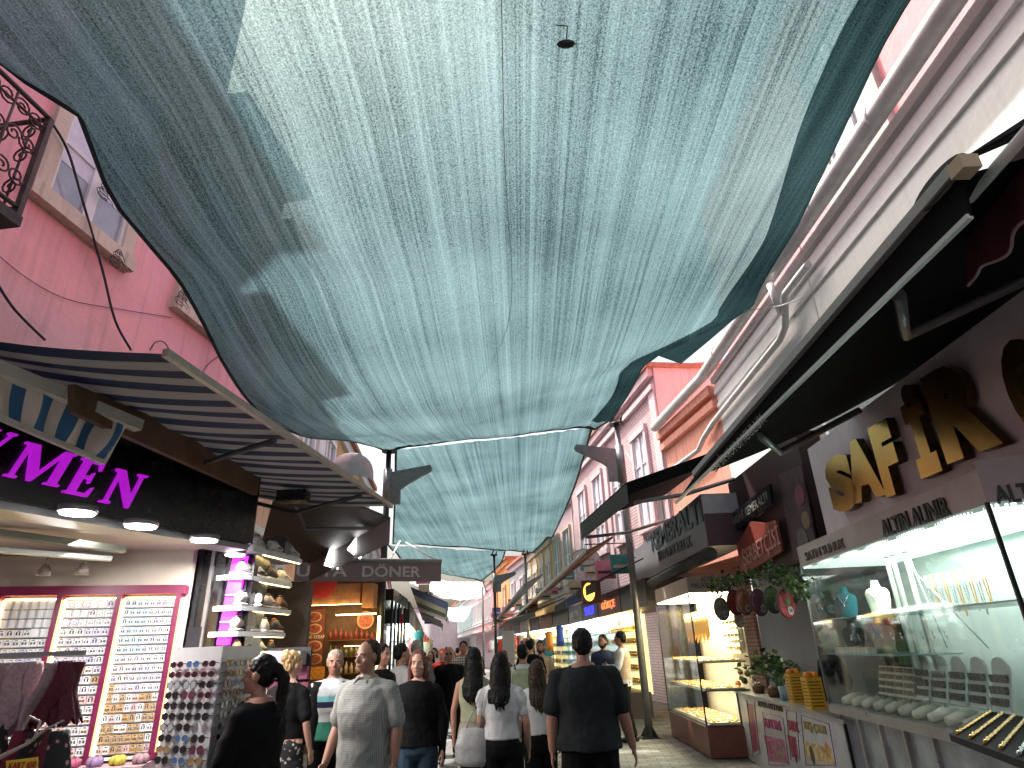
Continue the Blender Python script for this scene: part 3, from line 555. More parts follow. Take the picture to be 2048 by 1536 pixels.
# cases of cards
sd_=[FSH.hit(p,1182)[0] for p in (8,128,245,362)]; bw=sd_[2]-sd_[1]
divs=[sd_[1]-2*bw,sd_[1]-bw,sd_[1],sd_[2],sd_[3]]
MAGF=mat('magenta_frame',(.13,.008,.045),.35,0,.2,8)
sh=thing('card_shelving','magenta framed wall shelving filled with rows of white jewellery cards','shelf unit',FSH.p(divs[2],0))
x=B(); x.fbox(FSH,divs[0],sR+.03,2.2,2.28,-.099,.06); x.build('top_rail',MAGF,sh)
for d in divs:
    x=B(); x.fbox(FSH,d-.022,d+.022,.85,2.199,-.099,.06); x.build('upright',MAGF,sh)
    x=B(); x.fbox(FSH,d+.031,d+.043,.9,2.16,.0,.03); x.build('light_strip',WARM,sh)
BK=mat('shelf_back',(.55,.5,.45),.7,0,.1)
for i in range(4):
    a,c=divs[i]+.045,divs[i+1]-.031
    x=B(); x.fbox(FSH,a,c,.86,2.19,-.098,-.09); x.build('back_panel',BK,sh)
    x=B(); x.fbox(FSH,a,c,2.165,2.175,.0,.03); x.build('light_strip',WARM,sh)
    rl=B(); rl.fbox(FSH,a,c,.86,.88,-.089,.05); rr=rl.build('shelf_board',BK,sh)
    for r in range(16):
        z=.9+r*.079; x=B(); x.fbox(FSH,a,c,z-.004,z+.002,-.089,.02); x.build('rail',GREYM,sh)
CARDM=[mat('white_card',(.62,.62,.64),.6,0,.05),mat('lilac_card',(.5,.47,.6),.6,0,.05),mat('blue_card',(.42,.56,.62),.6,0,.05),mat('kraft_card',(.42,.28,.16),.6,0,.2),mat('rose_card',(.6,.4,.42),.6,0,.1)]
DOT=mat('dark_trinket',(.05,.04,.05),.3,.5,.2); SIL=mat('silver_trinket',(.7,.7,.72),.2,1,.1)
CL={0:'small white card carrying earrings in the lit magenta shelving',1:'small lilac tinted earring card in the lit magenta shelving',2:'small pale blue earring card in the lit magenta shelving',3:'small brown kraft card with trinkets low in the magenta shelving',4:'small rose coloured card with trinkets low in the magenta shelving'}
cardme={}
def cardmesh(k,tr):
    if (k,tr) in cardme: return cardme[(k,tr)]
    x=B(); F0=Fr(0,0,90,1); x.fbox(F0,-.03,.03,0,.062,-.003,0,0)
    for s in (-.012,.012): x.fbox(F0,s-.005-.002*tr,s+.005+.002*tr,.018,.045-.006*tr,.0005,.006,1)
    x.fbox(F0,-.012,.012,.05,.056,.0005,.004,1)
    me=x.mesh('jewellery_card',[CARDM[k],[DOT,SIL,GOLD][tr]]); cardme[(k,tr)]=me; return me
cnt=0; rest=B(); rnd=random.Random(3)
for i in (3,2,1):
    a,c=divs[i]+.05,divs[i+1]-.035; nc=8 if i==3 else 6
    for r in range(16):
        for q in range(nc):
            s=a+(c-a)*(q+.5)/nc; z=.905+r*.079
            if r<6: k=rnd.choice([3,4,0,3]) if i==3 else rnd.choice([0,0,4])
            elif r<9: k=rnd.choice([0,3,1,0])
            else: k=2 if (i==3 and q<4 and r>9) else rnd.choice([0,0,0,1])
            o=bpy.data.objects.new('jewellery_card',cardmesh(k,rnd.choice([0,1,1,2] if r<9 else [1,1,1,0]))); 
            if cnt<300:
                o.location=FSH.p(s,z,.021); o.rotation_euler=(0,0,R(14)); o.scale=((c-a)/nc*.9/.06,1,1.0); COL.objects.link(o); tag(o,CL[k],'jewellery card','earring cards in the shelving: '+['white','lilac','pale blue','kraft','rose'][k]); cnt+=1
            else: bpy.data.objects.remove(o); rest.fbox(FSH,s-.045,s+.045,z,z+.068,.018,.021)
rest.build('jewellery_cards',CARDM[0],None,'mass of further white earring cards on the left bays of the shelving','jewellery cards',kind='stuff')
# left bay remains
# counters with tulle
x=B(); x.fbox(FSH,divs[1],sR,.0,.84,-.09,.35); ct=x.build('counter',mat('mauve_counter',(.3,.2,.23),.4,0,.2,5),None,'mauve topped counter below the magenta shelving','counter')
for i in range(4):
    p=FSH.P(150+45*i,1500,.2); p.z=.841; x=B(); k=rnd.random
    for j in range(5):
        x.ell((p.x+.035*math.cos(j*1.3),p.y+.035*math.sin(j*1.3),.875),.034,.034,.04,8,6)
    x.build('tulle_bag',mat(['pink_tulle','violet_tulle','yellow_tulle','rose_tulle'][i],[(.22,.04,.09),(.16,.1,.2),(.3,.25,.03),(.2,.12,.14)][i],.7,0,.3,20),None,['pink','violet','yellow','dusty rose'][i]+' tulle trinket bag on the mauve counter','bag')
# gray fluorescent fittings and track spots
x=B(); a=FSH.P(-30,1062,1.2); c=FSH.P(250,1100,.7); x.beam(a,c,.1,.05); t=x.build('tube_fitting',mat('olive_fitting',(.2,.21,.17),.5,.2,.15),None,'long olive grey fluorescent fitting below the shop ceiling','ceiling light'); 
x=B(); x.tube([a-Vector((0,0,.05)),c-Vector((0,0,.05))],.018,8); sub(x,'tube',mat('unlit_tube',(.5,.55,.55),.3),t) if False else None
ld=bpy.data.lights.new('lamp_light','AREA'); ld.shape='RECTANGLE'; ld.size=.15; ld.size_y=1.4; ld.energy=16; ld.color=(1,.97,.95); lo=bpy.data.objects.new('lamp_light',ld); COL.objects.link(lo); lo.location=(a+c)/2-Vector((0,0,.08)); lo.rotation_euler=(R(35),0,R(-76)); wparent(lo,t)
x=B(); a=FSH.P(-30,1098,1.0); c=FSH.P(222,1118,.6); x.beam(a,c,.1,.035); x.build('tube_fitting',mat('pale_fitting',(.42,.45,.44),.4,.2,.15),None,'pale grey fluorescent fitting under the olive one','ceiling light')
tr=thing('track_spots','thin ceiling track carrying two glass spotlights above the shelving','track light',FSH.p(sR-1.6,2.45,.3))
a=FSH.P(-40,1112,.3); c=FSH.P(190,1110,.3); c.z=a.z; x=B(); x.tube([a,c],.008,6); x.build('track',GREYM,tr)
for (px,py) in ((90,1140),(166,1138)):
    p=FSH.P(px,py,.3); x=B(); x.tube([p+Vector((0,0,.13)),p+Vector((0,0,.04))],.008,6); x.rings([(p+Vector((0,0,.05)),.02,.02),(p,.05,.05),(p-Vector((0,0,.05)),.055,.055)],14,cap=True); x.build('spotlight',mat('smoked_lamp',(.25,.22,.2),.15,.3,.2),tr)
# black pillar and magenta strip
yP=6.45; a=aty(372,1250,yP).x; c=aty(500,1200,yP).x
pil=thing('black_pillar','black glossy panelled pillar between the jewellery shop and the shoe shop','pillar',((a+c)/2,yP,0)); x=B(); x.box(a,c,yP,yP+.4,0,2.75); x.build('core',BLACK,pil)
for i in range(5):
    X=a+(c-a)*(.07+.2*i); x=B(); x.box(X,X+.035,yP-.03,yP-.001,0,2.7); x.build('fin',[DARKM,GREYM][i%2],pil)
q=[aty(*p,6.35) for p in ((432,1290),(458,1290),(495,1112),(466,1112))]; x=B(); x.slab(q,(0,.03,0)); ms_=x.build('magenta_strip',MAG,None,'glowing magenta light strip leaning against the black pillar','light strip')
x=B()
for t_ in (.25,.55,.8): x.beam(q[0].lerp(q[3],t_)-Vector((0,.012,0)),q[1].lerp(q[2],t_)-Vector((0,.012,0)),.006,.01)
x.build('divider',mat('pink_line',(.9,.4,.9),.5),ms_) if False else x.build('strip_clip',mat('pink_line',(.9,.4,.9),.5),None,'thin pink clips across the magenta light strip','clip')
# ---- shoe shop shelves
def shoe_mesh(k):
    x=B(); L=.27
    sec=[(-.13,.028,.09,.055),(-.11,.036,.10,.09),(-.06,.036,.10,.10),(-.02,.036,.10,.095),(.03,.040,.10,.07),(.08,.045,.10,.05),(.12,.036,.10,.04),(.14,.016,.1,.028)]
    rg=[]
    for y,w_,_,h in sec: rg.append((Vector((0,y,.022+h/2)),Vector((w_,0,0)),Vector((0,0,h/2))))
    x.rings(rg,12,0); x.rings([(Vector((0,y,.014)),Vector((w_+.006,0,0)),Vector((0,0,.014))) for y,w_,_,h in sec],12,1)
    x.ell((0,-.06,.118),.026,.045,.012,10,6,2)
    for j in range(4): x.box(-.022,.022,-.005+.018*j,.003+.018*j,.108-.012*j,.113-.012*j,1)
    x.slab([(.040,-.05,.05),(.044,.02,.045),(.046,.06,.05),(.044,.0,.06)],(.003,0,0),2)
    cols=[[(.75,.75,.76),(.8,.8,.8),(.03,.05,.08)],[(.55,.45,.4),(.6,.58,.55),(.1,.08,.07)],[(.03,.03,.035),(.7,.7,.7),(.3,.05,.04)],[(.22,.10,.05),(.35,.3,.25),(.05,.03,.02)],[(.5,.5,.55),(.75,.75,.75),(.2,.2,.25)]][k]
    return x.mesh('shoe',[mat('shoe_%s_%d'%(nm,k),cc,.6,0,.15,30) for nm,cc in zip(('upper','sole','accent'),cols)])
SH=[shoe_mesh(k) for k in range(5)]; SN=['white trainer','beige trainer','black trainer','brown leather shoe','grey trainer']
boards=[((508,1094),(604,1128)),((490,1148),(584,1172)),((483,1210),(582,1225)),((476,1262),(570,1275)),((470,1312),(560,1320))]
ordn=['top','second','third','fourth','lowest']
for i,(l,r) in enumerate(boards):
    a=aty(*l,6.3); c=aty(r[0],r[1],7.3); c.z=a.z
    dv=(c-a); dv.z=0; Ln=dv.length; dv.normalize(); nv=Vector((-dv.y,dv.x,0)); nv=nv if nv.y>0 else -nv
    t=thing('display_shelf',ordn[i]+' white shelf of the shoe display beside the black pillar','shelf',a,0,'white shelves of the shoe display')
    x=B(); x.slab([a,c,c+nv*.3,a+nv*.3],(0,0,-.045)); x.build('board',mat('shelf_white',(.62,.66,.75),.4),t)
    x=B(); x.slab([a+nv*.02+dv*.25,c+nv*.02,c+nv*.05,a+nv*.05+dv*.25],(0,0,-.012),off0=(0,0,-.047)); x.build('light_strip',WARM,t)
    nn=4 if i else 3
    for j in range(nn):
        k=rnd.randrange(5) if (i,j)!=(0,0) else 4
        if i==1 and j==0:k=0
        o=bpy.data.objects.new('shoe',SH[k]); COL.objects.link(o); o.location=a+dv*(Ln*(j+.55)/nn)+nv*.07; o.scale=(1.15,1.15,1.15); o.rotation_euler=(0,0,math.atan2(-dv.x,dv.y)+R(rnd.uniform(150,200)-180)+R(20))
        tag(o,SN[k]+' on the %s shoe shelf, %s'%(ordn[i],['next to the black pillar','second from the black pillar','third from the black pillar','at the far end'][j] if nn==4 else ['next to the black pillar','in the middle','at the far end'][j]),'shoe','shoes on display')
x=B(); p=aty(548,1098,7.0); x.ell(p+Vector((0,0,.05)),.17,.11,.1,12,8); x.box(p.x-.16,p.x+.16,p.y-.1,p.y+.1,p.z-.06,p.z+.06); x.build('quilted_bag',mat('dark_quilt',(.06,.055,.08),.6,0,.5,60,.5,80),None,'dark quilted bag resting at the back of the top shoe shelf','bag')
x=B(); a=aty(480,1300,7.55);c=aty(610,1300,7.8); x.slab([(a.x,a.y,0),(c.x,c.y,0),(c.x,c.y+.1,0),(a.x,a.y+.1,0)],(0,0,2.45)); x.build('shoe_shop_wall',mat('shoe_wall',(.07,.05,.045),.7,0,.3,6),None,'dark brown back wall behind the shoe shelves','wall')
# folded goods below
for i in range(6):
    p=aty(508+18*i,1302,6.82); x=B(); x.box(p.x-.05,p.x+.05,p.y-.1,p.y+.1,p.z-.13,p.z); nm=['lilac','lime','pale pink','violet','white','grey'][i]
    x.build('sock_bundle',mat('sock_'+nm.replace(' ','_'),[(.4,.38,.6),(.5,.6,.25),(.7,.45,.5),(.45,.3,.6),(.7,.7,.7),(.3,.3,.3)][i],.8,0,.2,40),None,nm+' bundle of socks hanging on the stand behind the sunglasses','socks')
x=B(); a=aty(500,1302,6.95); c=aty(622,1302,6.95); x.box(a.x,c.x,6.95,7.0,0,a.z+.02)
for j in range(9):
    pass
x.build('goods_stand',mat('dark_stand',(.03,.028,.03),.7,0,.6,25),None,'dark stand of hanging socks behind the woman in black','stand')
for r in range(5):
    for q in range(6):
        p=aty(508+20*q,1345+32*r,6.9); x=B(); x.box(p.x-.045,p.x+.045,p.y-.03,p.y+.03,p.z-.06,p.z+.06)
        cc=rnd.choice([(.25,.06,.12),(.05,.05,.06),(.4,.3,.3),(.1,.08,.2),(.35,.35,.35)]); x.build('packed_socks',mat('pack_%.2f_%.2f'%(cc[0],cc[2]),cc,.7,0,.5,60),None,'packet of folded socks in row %s of the dark stand, column %s'%(['one','two','three','four','five'][r],['a','b','c','d','e','f'][q]),'socks','packed socks on the dark stand')
# ---- sunglasses stand
M_=aty(446,1292,4.15); L_=aty(352,1290,4.3); R_=aty(522,1295,4.75); zt=M_.z
ss=thing('sunglasses_stand','grey floor stand with two faces full of sunglasses','display stand',(M_.x,M_.y,0))
Bk=L_+(R_-M_); x=B(); x.slab([(M_.x,M_.y,.12),(R_.x,R_.y,.12),(Bk.x,Bk.y,.12),(L_.x,L_.y,.12)],(0,0,zt-.12)); x.build('body',mat('stand_grey',(.58,.58,.6),.5,0,.08),ss)
x=B(); cc=(M_+Bk)/2; x.tube([(cc.x,cc.y,0),(cc.x,cc.y,.12)],.2,16); x.build('foot',DARKM,ss)
def sung_mesh(k):
    x=B()
    for s in (-1,1):
        rx,rz=[(.027,.022),(.026,.026),(.03,.02)][k%3]
        x.slab([(s*.034+rx*math.cos(a*PI/8),-.028,rz*math.sin(a*PI/8)) for a in range(16)],(0,.004,0),0)
        x.tube([(s*.034+(rx+.002)*math.cos(a*PI/8),-.027,(rz+.002)*math.sin(a*PI/8)) for a in range(17)],.0025,5,1)
        x.tube([(s*.064,-.026,.008),(s*.067,.0,.006)],.003,5,1)
    x.tube([(-.01,-.028,.006),(0,-.03,.009),(.01,-.028,.006)],.003,5,1)
    lc=[(.015,.015,.02),(.1,.03,.05),(.25,.16,.1),(.05,.12,.25),(.3,.3,.33),(.02,.02,.02)][k]; fc=[(.02,.02,.02),(.12,.03,.05),(.35,.25,.1),(.3,.3,.33),(.02,.02,.02),(.4,.1,.15)][k]
    return x.mesh('sunglasses',[mat('lens_%d'%k,lc,.12,0,.1),mat('rim_%d'%k,fc,.35,0,.1)])
SG=[sung_mesh(k) for k in range(6)]; SGN=['black round','plum tinted','amber tinted','blue mirrored','grey clear','black with red rims']
for face,(P0,P1,nc) in enumerate(((L_,M_,3),(M_,R_,4))):
    dv=(P1-P0); dv.z=0; W=dv.length; dv.normalize(); nn=Vector((dv.y,-dv.x,0))
    for r in range(25):
        for q in range(nc):
            if rnd.random()<.08: continue
            k=rnd.choice([0,0,1,2,3,4,5,0]); o=bpy.data.objects.new('sunglasses',SG[k]); COL.objects.link(o)
            p=P0+dv*(W*(q+.5)/nc); o.location=(p.x+nn.x*.003,p.y+nn.y*.003,zt-.10-r*.058); o.scale=(.85,.85,.85); o.rotation_euler=(R(-4),0,math.atan2(dv.y,dv.x))
            tag(o,SGN[k]+' sunglasses on the %s face of the grey stand'%['near','shaded'][face],'sunglasses','%s sunglasses on the %s face of the stand'%(SGN[k],['near','shaded'][face]))
p=aty(388,1272,4.4); x=B(); x.box(p.x-.05,p.x+.04,p.y,p.y+.01,zt,zt+.13); x.build('display_mirror',mat('mirror',(.25,.28,.33),.1,.8,.1),None,'small mirror card standing on top of the sunglasses stand','mirror')
# ---- clothes rail
yR=3.35
cr_=thing('clothes_rail','grey clothes rail hung with frilled garments at the near left','clothes rail',(aty(80,1320,yR).x,yR,0))
a=aty(-120,1316,yR); c=aty(168,1316,yR); c.z=a.z; x=B(); x.beam(a,c,.02,.022); x.build('bar',mat('pale_grey_bar',(.32,.32,.32),.5,.2,.1),cr_); 
for P in (a,): x=B(); x.tube([(P.x,yR+.02,0),(P.x,yR+.02,P.z)],.014,8); x.build('leg',GREYM,cr_)
def garment(px0,px1,py0,py1,y,mt,name,label,group,seed,frill=.03,nf=5):
    a=aty(px0,py0,y); c=aty(px1,py0,y); zb=aty((px0+px1)/2,py1,y).z; x=B(); cx=(a.x+c.x)/2; W=abs(c.x-a.x)/2
    rg=[]; n=28; m=16; vs=[]
    for j in range(m+1):
        v=j/m; z=a.z+(zb-a.z)*v; ww=W*(.55+.5*v**.5); dd=.05+.05*v
        for k in range(n):
            t=2*PI*k/n; f=1+ (.10+.25*v)*math.sin(t*nf+seed+2.2*math.sin(v*3+seed))*.6
            px=cx+ww*math.cos(t)*(1+.06*math.sin(t*nf*2+seed)); pz=z+frill*math.sin(t*7+seed)*v+.012*noise.noise(Vector((px*9,v*6,seed)))
            vs.append((px+.02*math.sin(v*5+seed),y+dd*math.sin(t)*f,pz))
    x.add(vs,[(j*n+k,j*n+(k+1)%n,(j+1)*n+(k+1)%n,(j+1)*n+k) for j in range(m) for k in range(n)],0,True)
    x.f.append(list(range(n-1,-1,-1))); x.mi.append(0); x.sm.append(True)
    o=x.build(name,mt,None,label,'garment',group); return o
ROSE=mat('dusty_rose_knit',(.36,.24,.26),.9,0,.3,55,.6,70); BRG=mat('burgundy_lace',(.10,.01,.025),.9,0,.5,60,.6,80); BLF=cloth_print; RED=mat('crimson_cloth',(.16,.012,.03),.85,0,.4,12)
for i,(p0,p1,y) in enumerate(((-60,-5,3.3),(-12,32,3.34),(28,66,3.3),(60,92,3.36),(88,118,3.32))): garment(p0,p1,1325,1452+8*(i%2),y,ROSE,'frilled_top',['dusty rose frilled top at the cut left end of the rail','dusty rose frilled top, wide sleeve, second on the rail','dusty rose frilled top hanging in the middle of the rail','narrow dusty rose frilled top beside the widest one','dusty rose frilled top right next to the burgundy ones'][i],'dusty rose tops on the rail',i*1.7,.02,4+i%2)
for i,(p0,p1,y) in enumerate(((116,142,3.3),(138,166,3.36))): garment(p0,p1,1322,1445,y,BRG,'lace_top',['burgundy lace top beside the dusty rose tops','burgundy lace top at the outer end of the rail'][i],'burgundy lace tops on the rail',i*2+.5,.02,6)
for i,(p0,p1,m_,nm) in enumerate(((-40,20,BLF,'black patterned'),(18,58,RED,'crimson'),(56,84,BLF,'black patterned'),(80,106,RED,'crimson'),(104,150,BLF,'black patterned'))): garment(p0,p1,1462,1700,3.2+.05*(i%2),m_,'dress',[ 'black patterned dress at the cut lower left','crimson dress behind the yellow price card','black patterned dress between two crimson ones','crimson dress under the burgundy lace','wide black patterned dress hanging lowest beside the shelves'][i],'dresses on the lower rail',i*1.3,.03,5)
x=B(); p=aty(55,1492,2.95); pts=[(p.x-.16,2.95,p.z-.07),(p.x-.12,2.95,p.z-.045),(p.x,2.95,p.z+.01),(p.x+.06,2.95,p.z+.06),(p.x+.13,2.95,p.z+.09)]; x.tube(pts,[.03,.022,.012,.01,.006],8,flat=.5); x.tube([(p.x+.02,2.95,p.z+.02),(p.x+.03,2.95,p.z+.09),(p.x-.02,2.95,p.z+.11),(p.x-.04,2.95,p.z+.06)],.006,6)
x.build('coat_hanger',mat('beige_plastic',(.4,.33,.32),.4),None,'beige plastic hanger in front of the black dress','hanger')
pc=thing('price_card','yellow price card lettered KART 650 below the hanger','price card',aty(45,1520,2.9)); q=[aty(*p,2.9) for p in ((12,1545),(75,1540),(75,1514),(12,1522))]; x=B(); x.slab(q,(0,.004,0)); x.build('card',mat('yellow_card',(.75,.5,.03),.6),pc)
text('lettering','KART 650',q[0]+Vector((.008,-.004,.01)),(q[1]-q[0])*.88,Vector((0,0,(q[3]-q[0]).z*.6)),mat('red_ink',(.35,.03,.02),.6),.002,pc,bold=.02)
# ================= KEBAB SHOP
ka=thing('grey_awning','dark grey awning with folded arms and two floodlights above the shoe shelves','awning',atz(700,1060,3.05))
V0=atz(622,1128,3.0); V1=atz(781,1038,3.0)
DG=mat('dark_grey_cloth',(.05,.05,.052),.6,0,.15,10); DG2=mat('grey_valance',(.2,.19,.2),.7,0,.12,10)
Wb=Vector((V0.x-1.0,V0.y+.3,3.3)); q=[V0,V1,atz(560,948,3.5),Wb]; x=B(); x.slab(q,(0,0,.02)); x.build('cloth',DG,ka)
x=B(); x.slab([V0,V1,V1-Vector((0,0,.27)),V0-Vector((0,0,.27))],(V1-V0).cross(Vector((0,0,1))).normalized()*.01); x.build('valance',DG2,ka)
x=B(); e=[atz(592,1010,3.2),atz(612,1058,3.1),atz(748,1056,3.0)]; x.tube(e,.022,8); x.build('folding_arm',GREYM,ka)
x=B(); e=[atz(500,985,3.3),atz(548,988,3.3),atz(576,965,3.4)]; x.tube(e,.02,8); x.build('folding_arm',GREYM,ka)
x=B(); p=atz(592,992,3.1); x.box(p.x-.17,p.x+.12,p.y-.08,p.y+.08,p.z-.06,p.z+.05); x.build('motor_box',BLACK,ka)
for i,(px,py) in enumerate(((668,1118),(719,1093))):
    p=V0.lerp(V1,(.33,.62)[i])-Vector((0,0,.2)); k=(p-CO).length; p=CO+ray(px,py)*(k-.12)
    t=thing('floodlight',['lit floodlight hanging lower over the kebab banner','lit floodlight nearer the dark post'][i],'floodlight',p,0,'square floodlights on the grey awning')
    rt=Matrix.Rotation(R(16),3,'Z')@Matrix.Rotation(R(35 if i else 15),3,'Y')@Matrix.Rotation(R(12),3,'X'); x=B(); x.obox(p,rt@Vector((.12,0,0)),rt@Vector((0,.02,0)),rt@Vector((0,0,.13))); x.build('housing',GREYM,t)
    x=B(); x.obox(p-rt@Vector((0,.022,0)),rt@Vector((.10,0,0)),rt@Vector((0,.003,0)),rt@Vector((0,0,.115))); x.build('lens',emis('flood_led',(1,.98,.95),12),t)
    x=B(); x.tube([p+rt@Vector((-.13,.01,0)),p+rt@Vector((-.13,.03,.2)),p+rt@Vector((.13,.03,.2)),p+rt@Vector((.13,.01,0))],.008,6); x.build('bracket',DARKM,t)
# banner
BA=aty(588,1162,11.9); BBx=aty(882,1166,12.95); BBx.z=BA.z; hB=.36
kb=thing('shop_banner','mauve grey awning banner lettered USTA DÖNER over the kebab shop','banner',(BA+BBx)/2); dB=(BBx-BA).normalized(); nB=Vector((dB.y,-dB.x,0))
x=B(); x.slab([BA,BBx,BBx+Vector((0,0,hB)),BA+Vector((0,0,hB))],-nB*.03); x.build('cloth',mat('mauve_cloth',(.22,.17,.185),.75,0,.1,8),kb)
x=B(); x.tube([BA+Vector((0,0,hB+.03)),BBx+Vector((0,0,hB+.03))],.045,10); x.build('roller',DG2,kb)
LB=(BBx-BA).length; LET=mat('pale_lettering',(.55,.5,.5),.6)
text('lettering','USTA',BA+dB*LB*.01+nB*.006+Vector((0,0,.08)),dB*LB*.33,Vector((0,0,.2)),LET,.004,kb,bold=.02); text('lettering','DÖNER',BA+dB*LB*.44+nB*.006+Vector((0,0,.08)),dB*LB*.41,Vector((0,0,.25)),LET,.004,kb,bold=.02)
x=B(); x.tube([BBx+Vector((0,0,hB)),atz(812,1085,4.0)],.02,6); x.tube([BA.lerp(BBx,.62)+Vector((0,0,hB)),atz(800,1082,4.0)],.02,6); x.build('stay_arm',PLAINW,kb)
FK=Fr(-5,13.3,90,1)
ks=thing('kebab_shop','warm lit kebab shop front with timber fascia and round food pictures','shop',(-3.6,13.3,0))
def pbox(fr,x0,y0,x1,y1,o0,o1,name,m,par):
    a=fr.hit(x0,y1,o1); c=fr.hit(x1,y0,o1); x=B(); x.fbox(fr,a[0],c[0],a[1],c[1],o0,o1); return x.build(name,m,par)
pbox(FK,560,1150,760,1620,-.3,-.2,'back_wall',mat('umber_wall',(.09,.045,.025),.7,0,.4,5),ks)
pbox(FK,570,1166,722,1212,-.19,.1,'timber_fascia',mat('brown_timber',(.2,.09,.04),.5,0,.4,7),ks); pbox(FK,723,1166,748,1215,-.19,.2,'side_panel',mat('pale_timber',(.5,.24,.1),.5,0,.2,6),ks)
pbox(FK,600,1207,722,1212,.11,.16,'light_strip',WARM,ks); pbox(FK,672,1226,752,1231,.2,.24,'light_strip',WARM,ks); pbox(FK,565,1249,606,1253,.0,.04,'light_strip',WARM,ks); pbox(FK,752,1232,756,1420,.18,.2,'light_strip',WARM,ks); pbox(FK,688,1290,750,1293,.0,.03,'light_strip',WARM,ks)
def disc(fr,px,py,r,out,m,name,par,th=.01,rz=None):
    c=fr.P(px,py,out); x=B(); x.slab([c+fr.d*r*math.cos(a*PI/12)+Vector((0,0,(rz or r)*math.sin(a*PI/12))) for a in range(24)],fr.n*th); return x.build(name,m,par)
disc(FK,645,1166,.30,.101,mat('red_roundel',(.35,.02,.02),.5),'roundel',ks)
FOODR=mat('plate_rim',(.38,.17,.07),.4,0,.3,15); FOOD=mat('kebab_food',(.22,.05,.025),.6,0,.9,30)
for px,py,r in ((590,1232,.2),(731,1240,.17)): disc(FK,px,py,r,.101,FOODR,'food_picture',ks); disc(FK,px,py,r*.8,.113,FOOD,'food_picture',ks)
mb=thing('menu_board','tall brown menu board with round food pictures and CAG KEBAP lettering','menu board',FK.P(628,1390,.12))
pbox(FK,607,1218,651,1392,.1,.13,'panel',mat('menu_red_brown',(.14,.035,.02),.5,0,.3,6),mb)
for py in (1234,1258,1292,1318): disc(FK,629,py,.15,.131,mat('menu_plate',(.45,.28,.15),.5,0,.3,10),'plate',mb,rz=.1); disc(FK,629,py,.12,.142,FOOD,'food',mb,rz=.075)
ftext('lettering','CAG KEBAP',FK,(609,1277),(649,1277),(609,1270),mat('cream_ink',(.7,.6,.45),.6),out=.132,parent=mb,depth=.004)
pbox(FK,608,1333,650,1360,.131,.136,'photo',mat('orange_dish',(.6,.25,.03),.6,0,.6,25),mb)
for r_ in range(3):
    pbox(FK,655,1278+34*r_,752,1281+34*r_,-.19,.05,'wall_shelf',mat('oak_shelf',(.2,.1,.05),.6,0,.3,8),ks)
    for i in range(9):
        c=FK.P(660+10.5*i,1278+34*r_,-.06); x=B(); h_=.14+.07*((i*7+r_*3)%4)/3; x.rings([(c,.035,.035),(c+Vector((0,0,h_*.6)),.035,.035),(c+Vector((0,0,h_*.8)),.014,.014),(c+Vector((0,0,h_)),.014,.014)],10); k=(i*5+r_*2)%5
        x.build('bottle',mat(['chili','lemon','olive','tomato','pale_jar'][k],[(.22,.03,.02),(.35,.26,.08),(.08,.09,.03),(.25,.07,.03),(.35,.3,.22)][k],.35,0,.4,20),None,'%s bottle on the %s kebab shop shelf, %s from the menu board'%(['chili red','lemon','olive','tomato','pale'][k],['top','middle','lowest'][r_],['first','second','third','fourth','fifth','sixth','seventh','eighth','ninth'][i]),'bottle','bottles and jars in the kebab shop')
x=B(); a=FK.hit(560,1400,.5); c=FK.hit(752,1400,.5); x.fbox(FK,a[0],c[0],0,.95,0,.5); x.build('counter',mat('steel_counter',(.3,.25,.2),.35,.6,.3,6),ks)
for px,py,e in ((660,1235,4),(725,1260,3)):
    ld=bpy.data.lights.new('lamp_light','AREA'); ld.size=.6; ld.energy=e; ld.color=(1,.68,.3); lo=bpy.data.objects.new('lamp_light',ld); COL.objects.link(lo); lo.location=FK.P(px,py,.7); lo.rotation_euler=(R(60),0,0); wparent(lo,ks)
# dark next stall with hanging goods and far left shops
ds=thing('dark_stall','black framed open stall with hanging goods right of the kebab shop','stall',(-2.9,15,0)); FD=Fr(-3.0,14.6,-4,1)
x=B(); x.fbox(FD,0,3.2,0,2.9,-1.2,-1.1); x.fbox(FD,0,3.2,2.7,2.95,-1.1,.15); x.build('frame',BLACK,ds)
for i in range(5): x=B(); x.tube([FD.p(.2+.7*i,0,.1),FD.p(.2+.7*i,2.7,.1)],.03,8); x.build('upright',[DARKM,GREYM,DARKM,PLAINW,DARKM][i],ds)
pbox(Fr(0,16.5,90,1),800,1228,806,1262,0,.03,'red_sign',mat('red_plate',(.6,.02,.06),.5),ds)
# ================= RIGHT SHOP WITH GOLD LETTERS
C0=atz(1601,1133,2.33); FC=Fr(C0.x,C0.y,4,-1); sN,_=FC.hit(1962,968)
zc=2.33; zl=1.0
cs=thing('jewellery_case','large lit glass jewellery showcase below the gold lettered sign','showcase',FC.p(0,0))
MARB=mat('taupe_panel',(.5,.44,.42),.45,0,.15,4); DKINK=mat('dark_lettering',(.02,.018,.02),.4)
F2=Fr(FC.p(sN,0).x,FC.p(sN,0).y,-65,-1)  # second facet runs to negative s
x=B(); x.fbox(FC,sN,0,zc,zc+.2,-.9,0); x.slab([F2.p(0,zc,0),F2.p(-1.6,zc,0),F2.p(-1.6,zc,-.8),FC.p(sN,zc,-.9)],(0,0,.26)); x.build('header',MARB,cs)
x=B(); x.fbox(FC,sN+.003,-.003,zl-.07,zl,-.9,.02); x.slab([F2.p(-.003,zl-.071,.02),F2.p(-1.6,zl-.07,.02),F2.p(-1.6,zl-.07,-.8),FC.p(sN,zl-.071,-.9)],(0,0,.07)); x.build('counter_lip',mat('steel_lip',(.45,.42,.4),.3,.6,.1),cs)
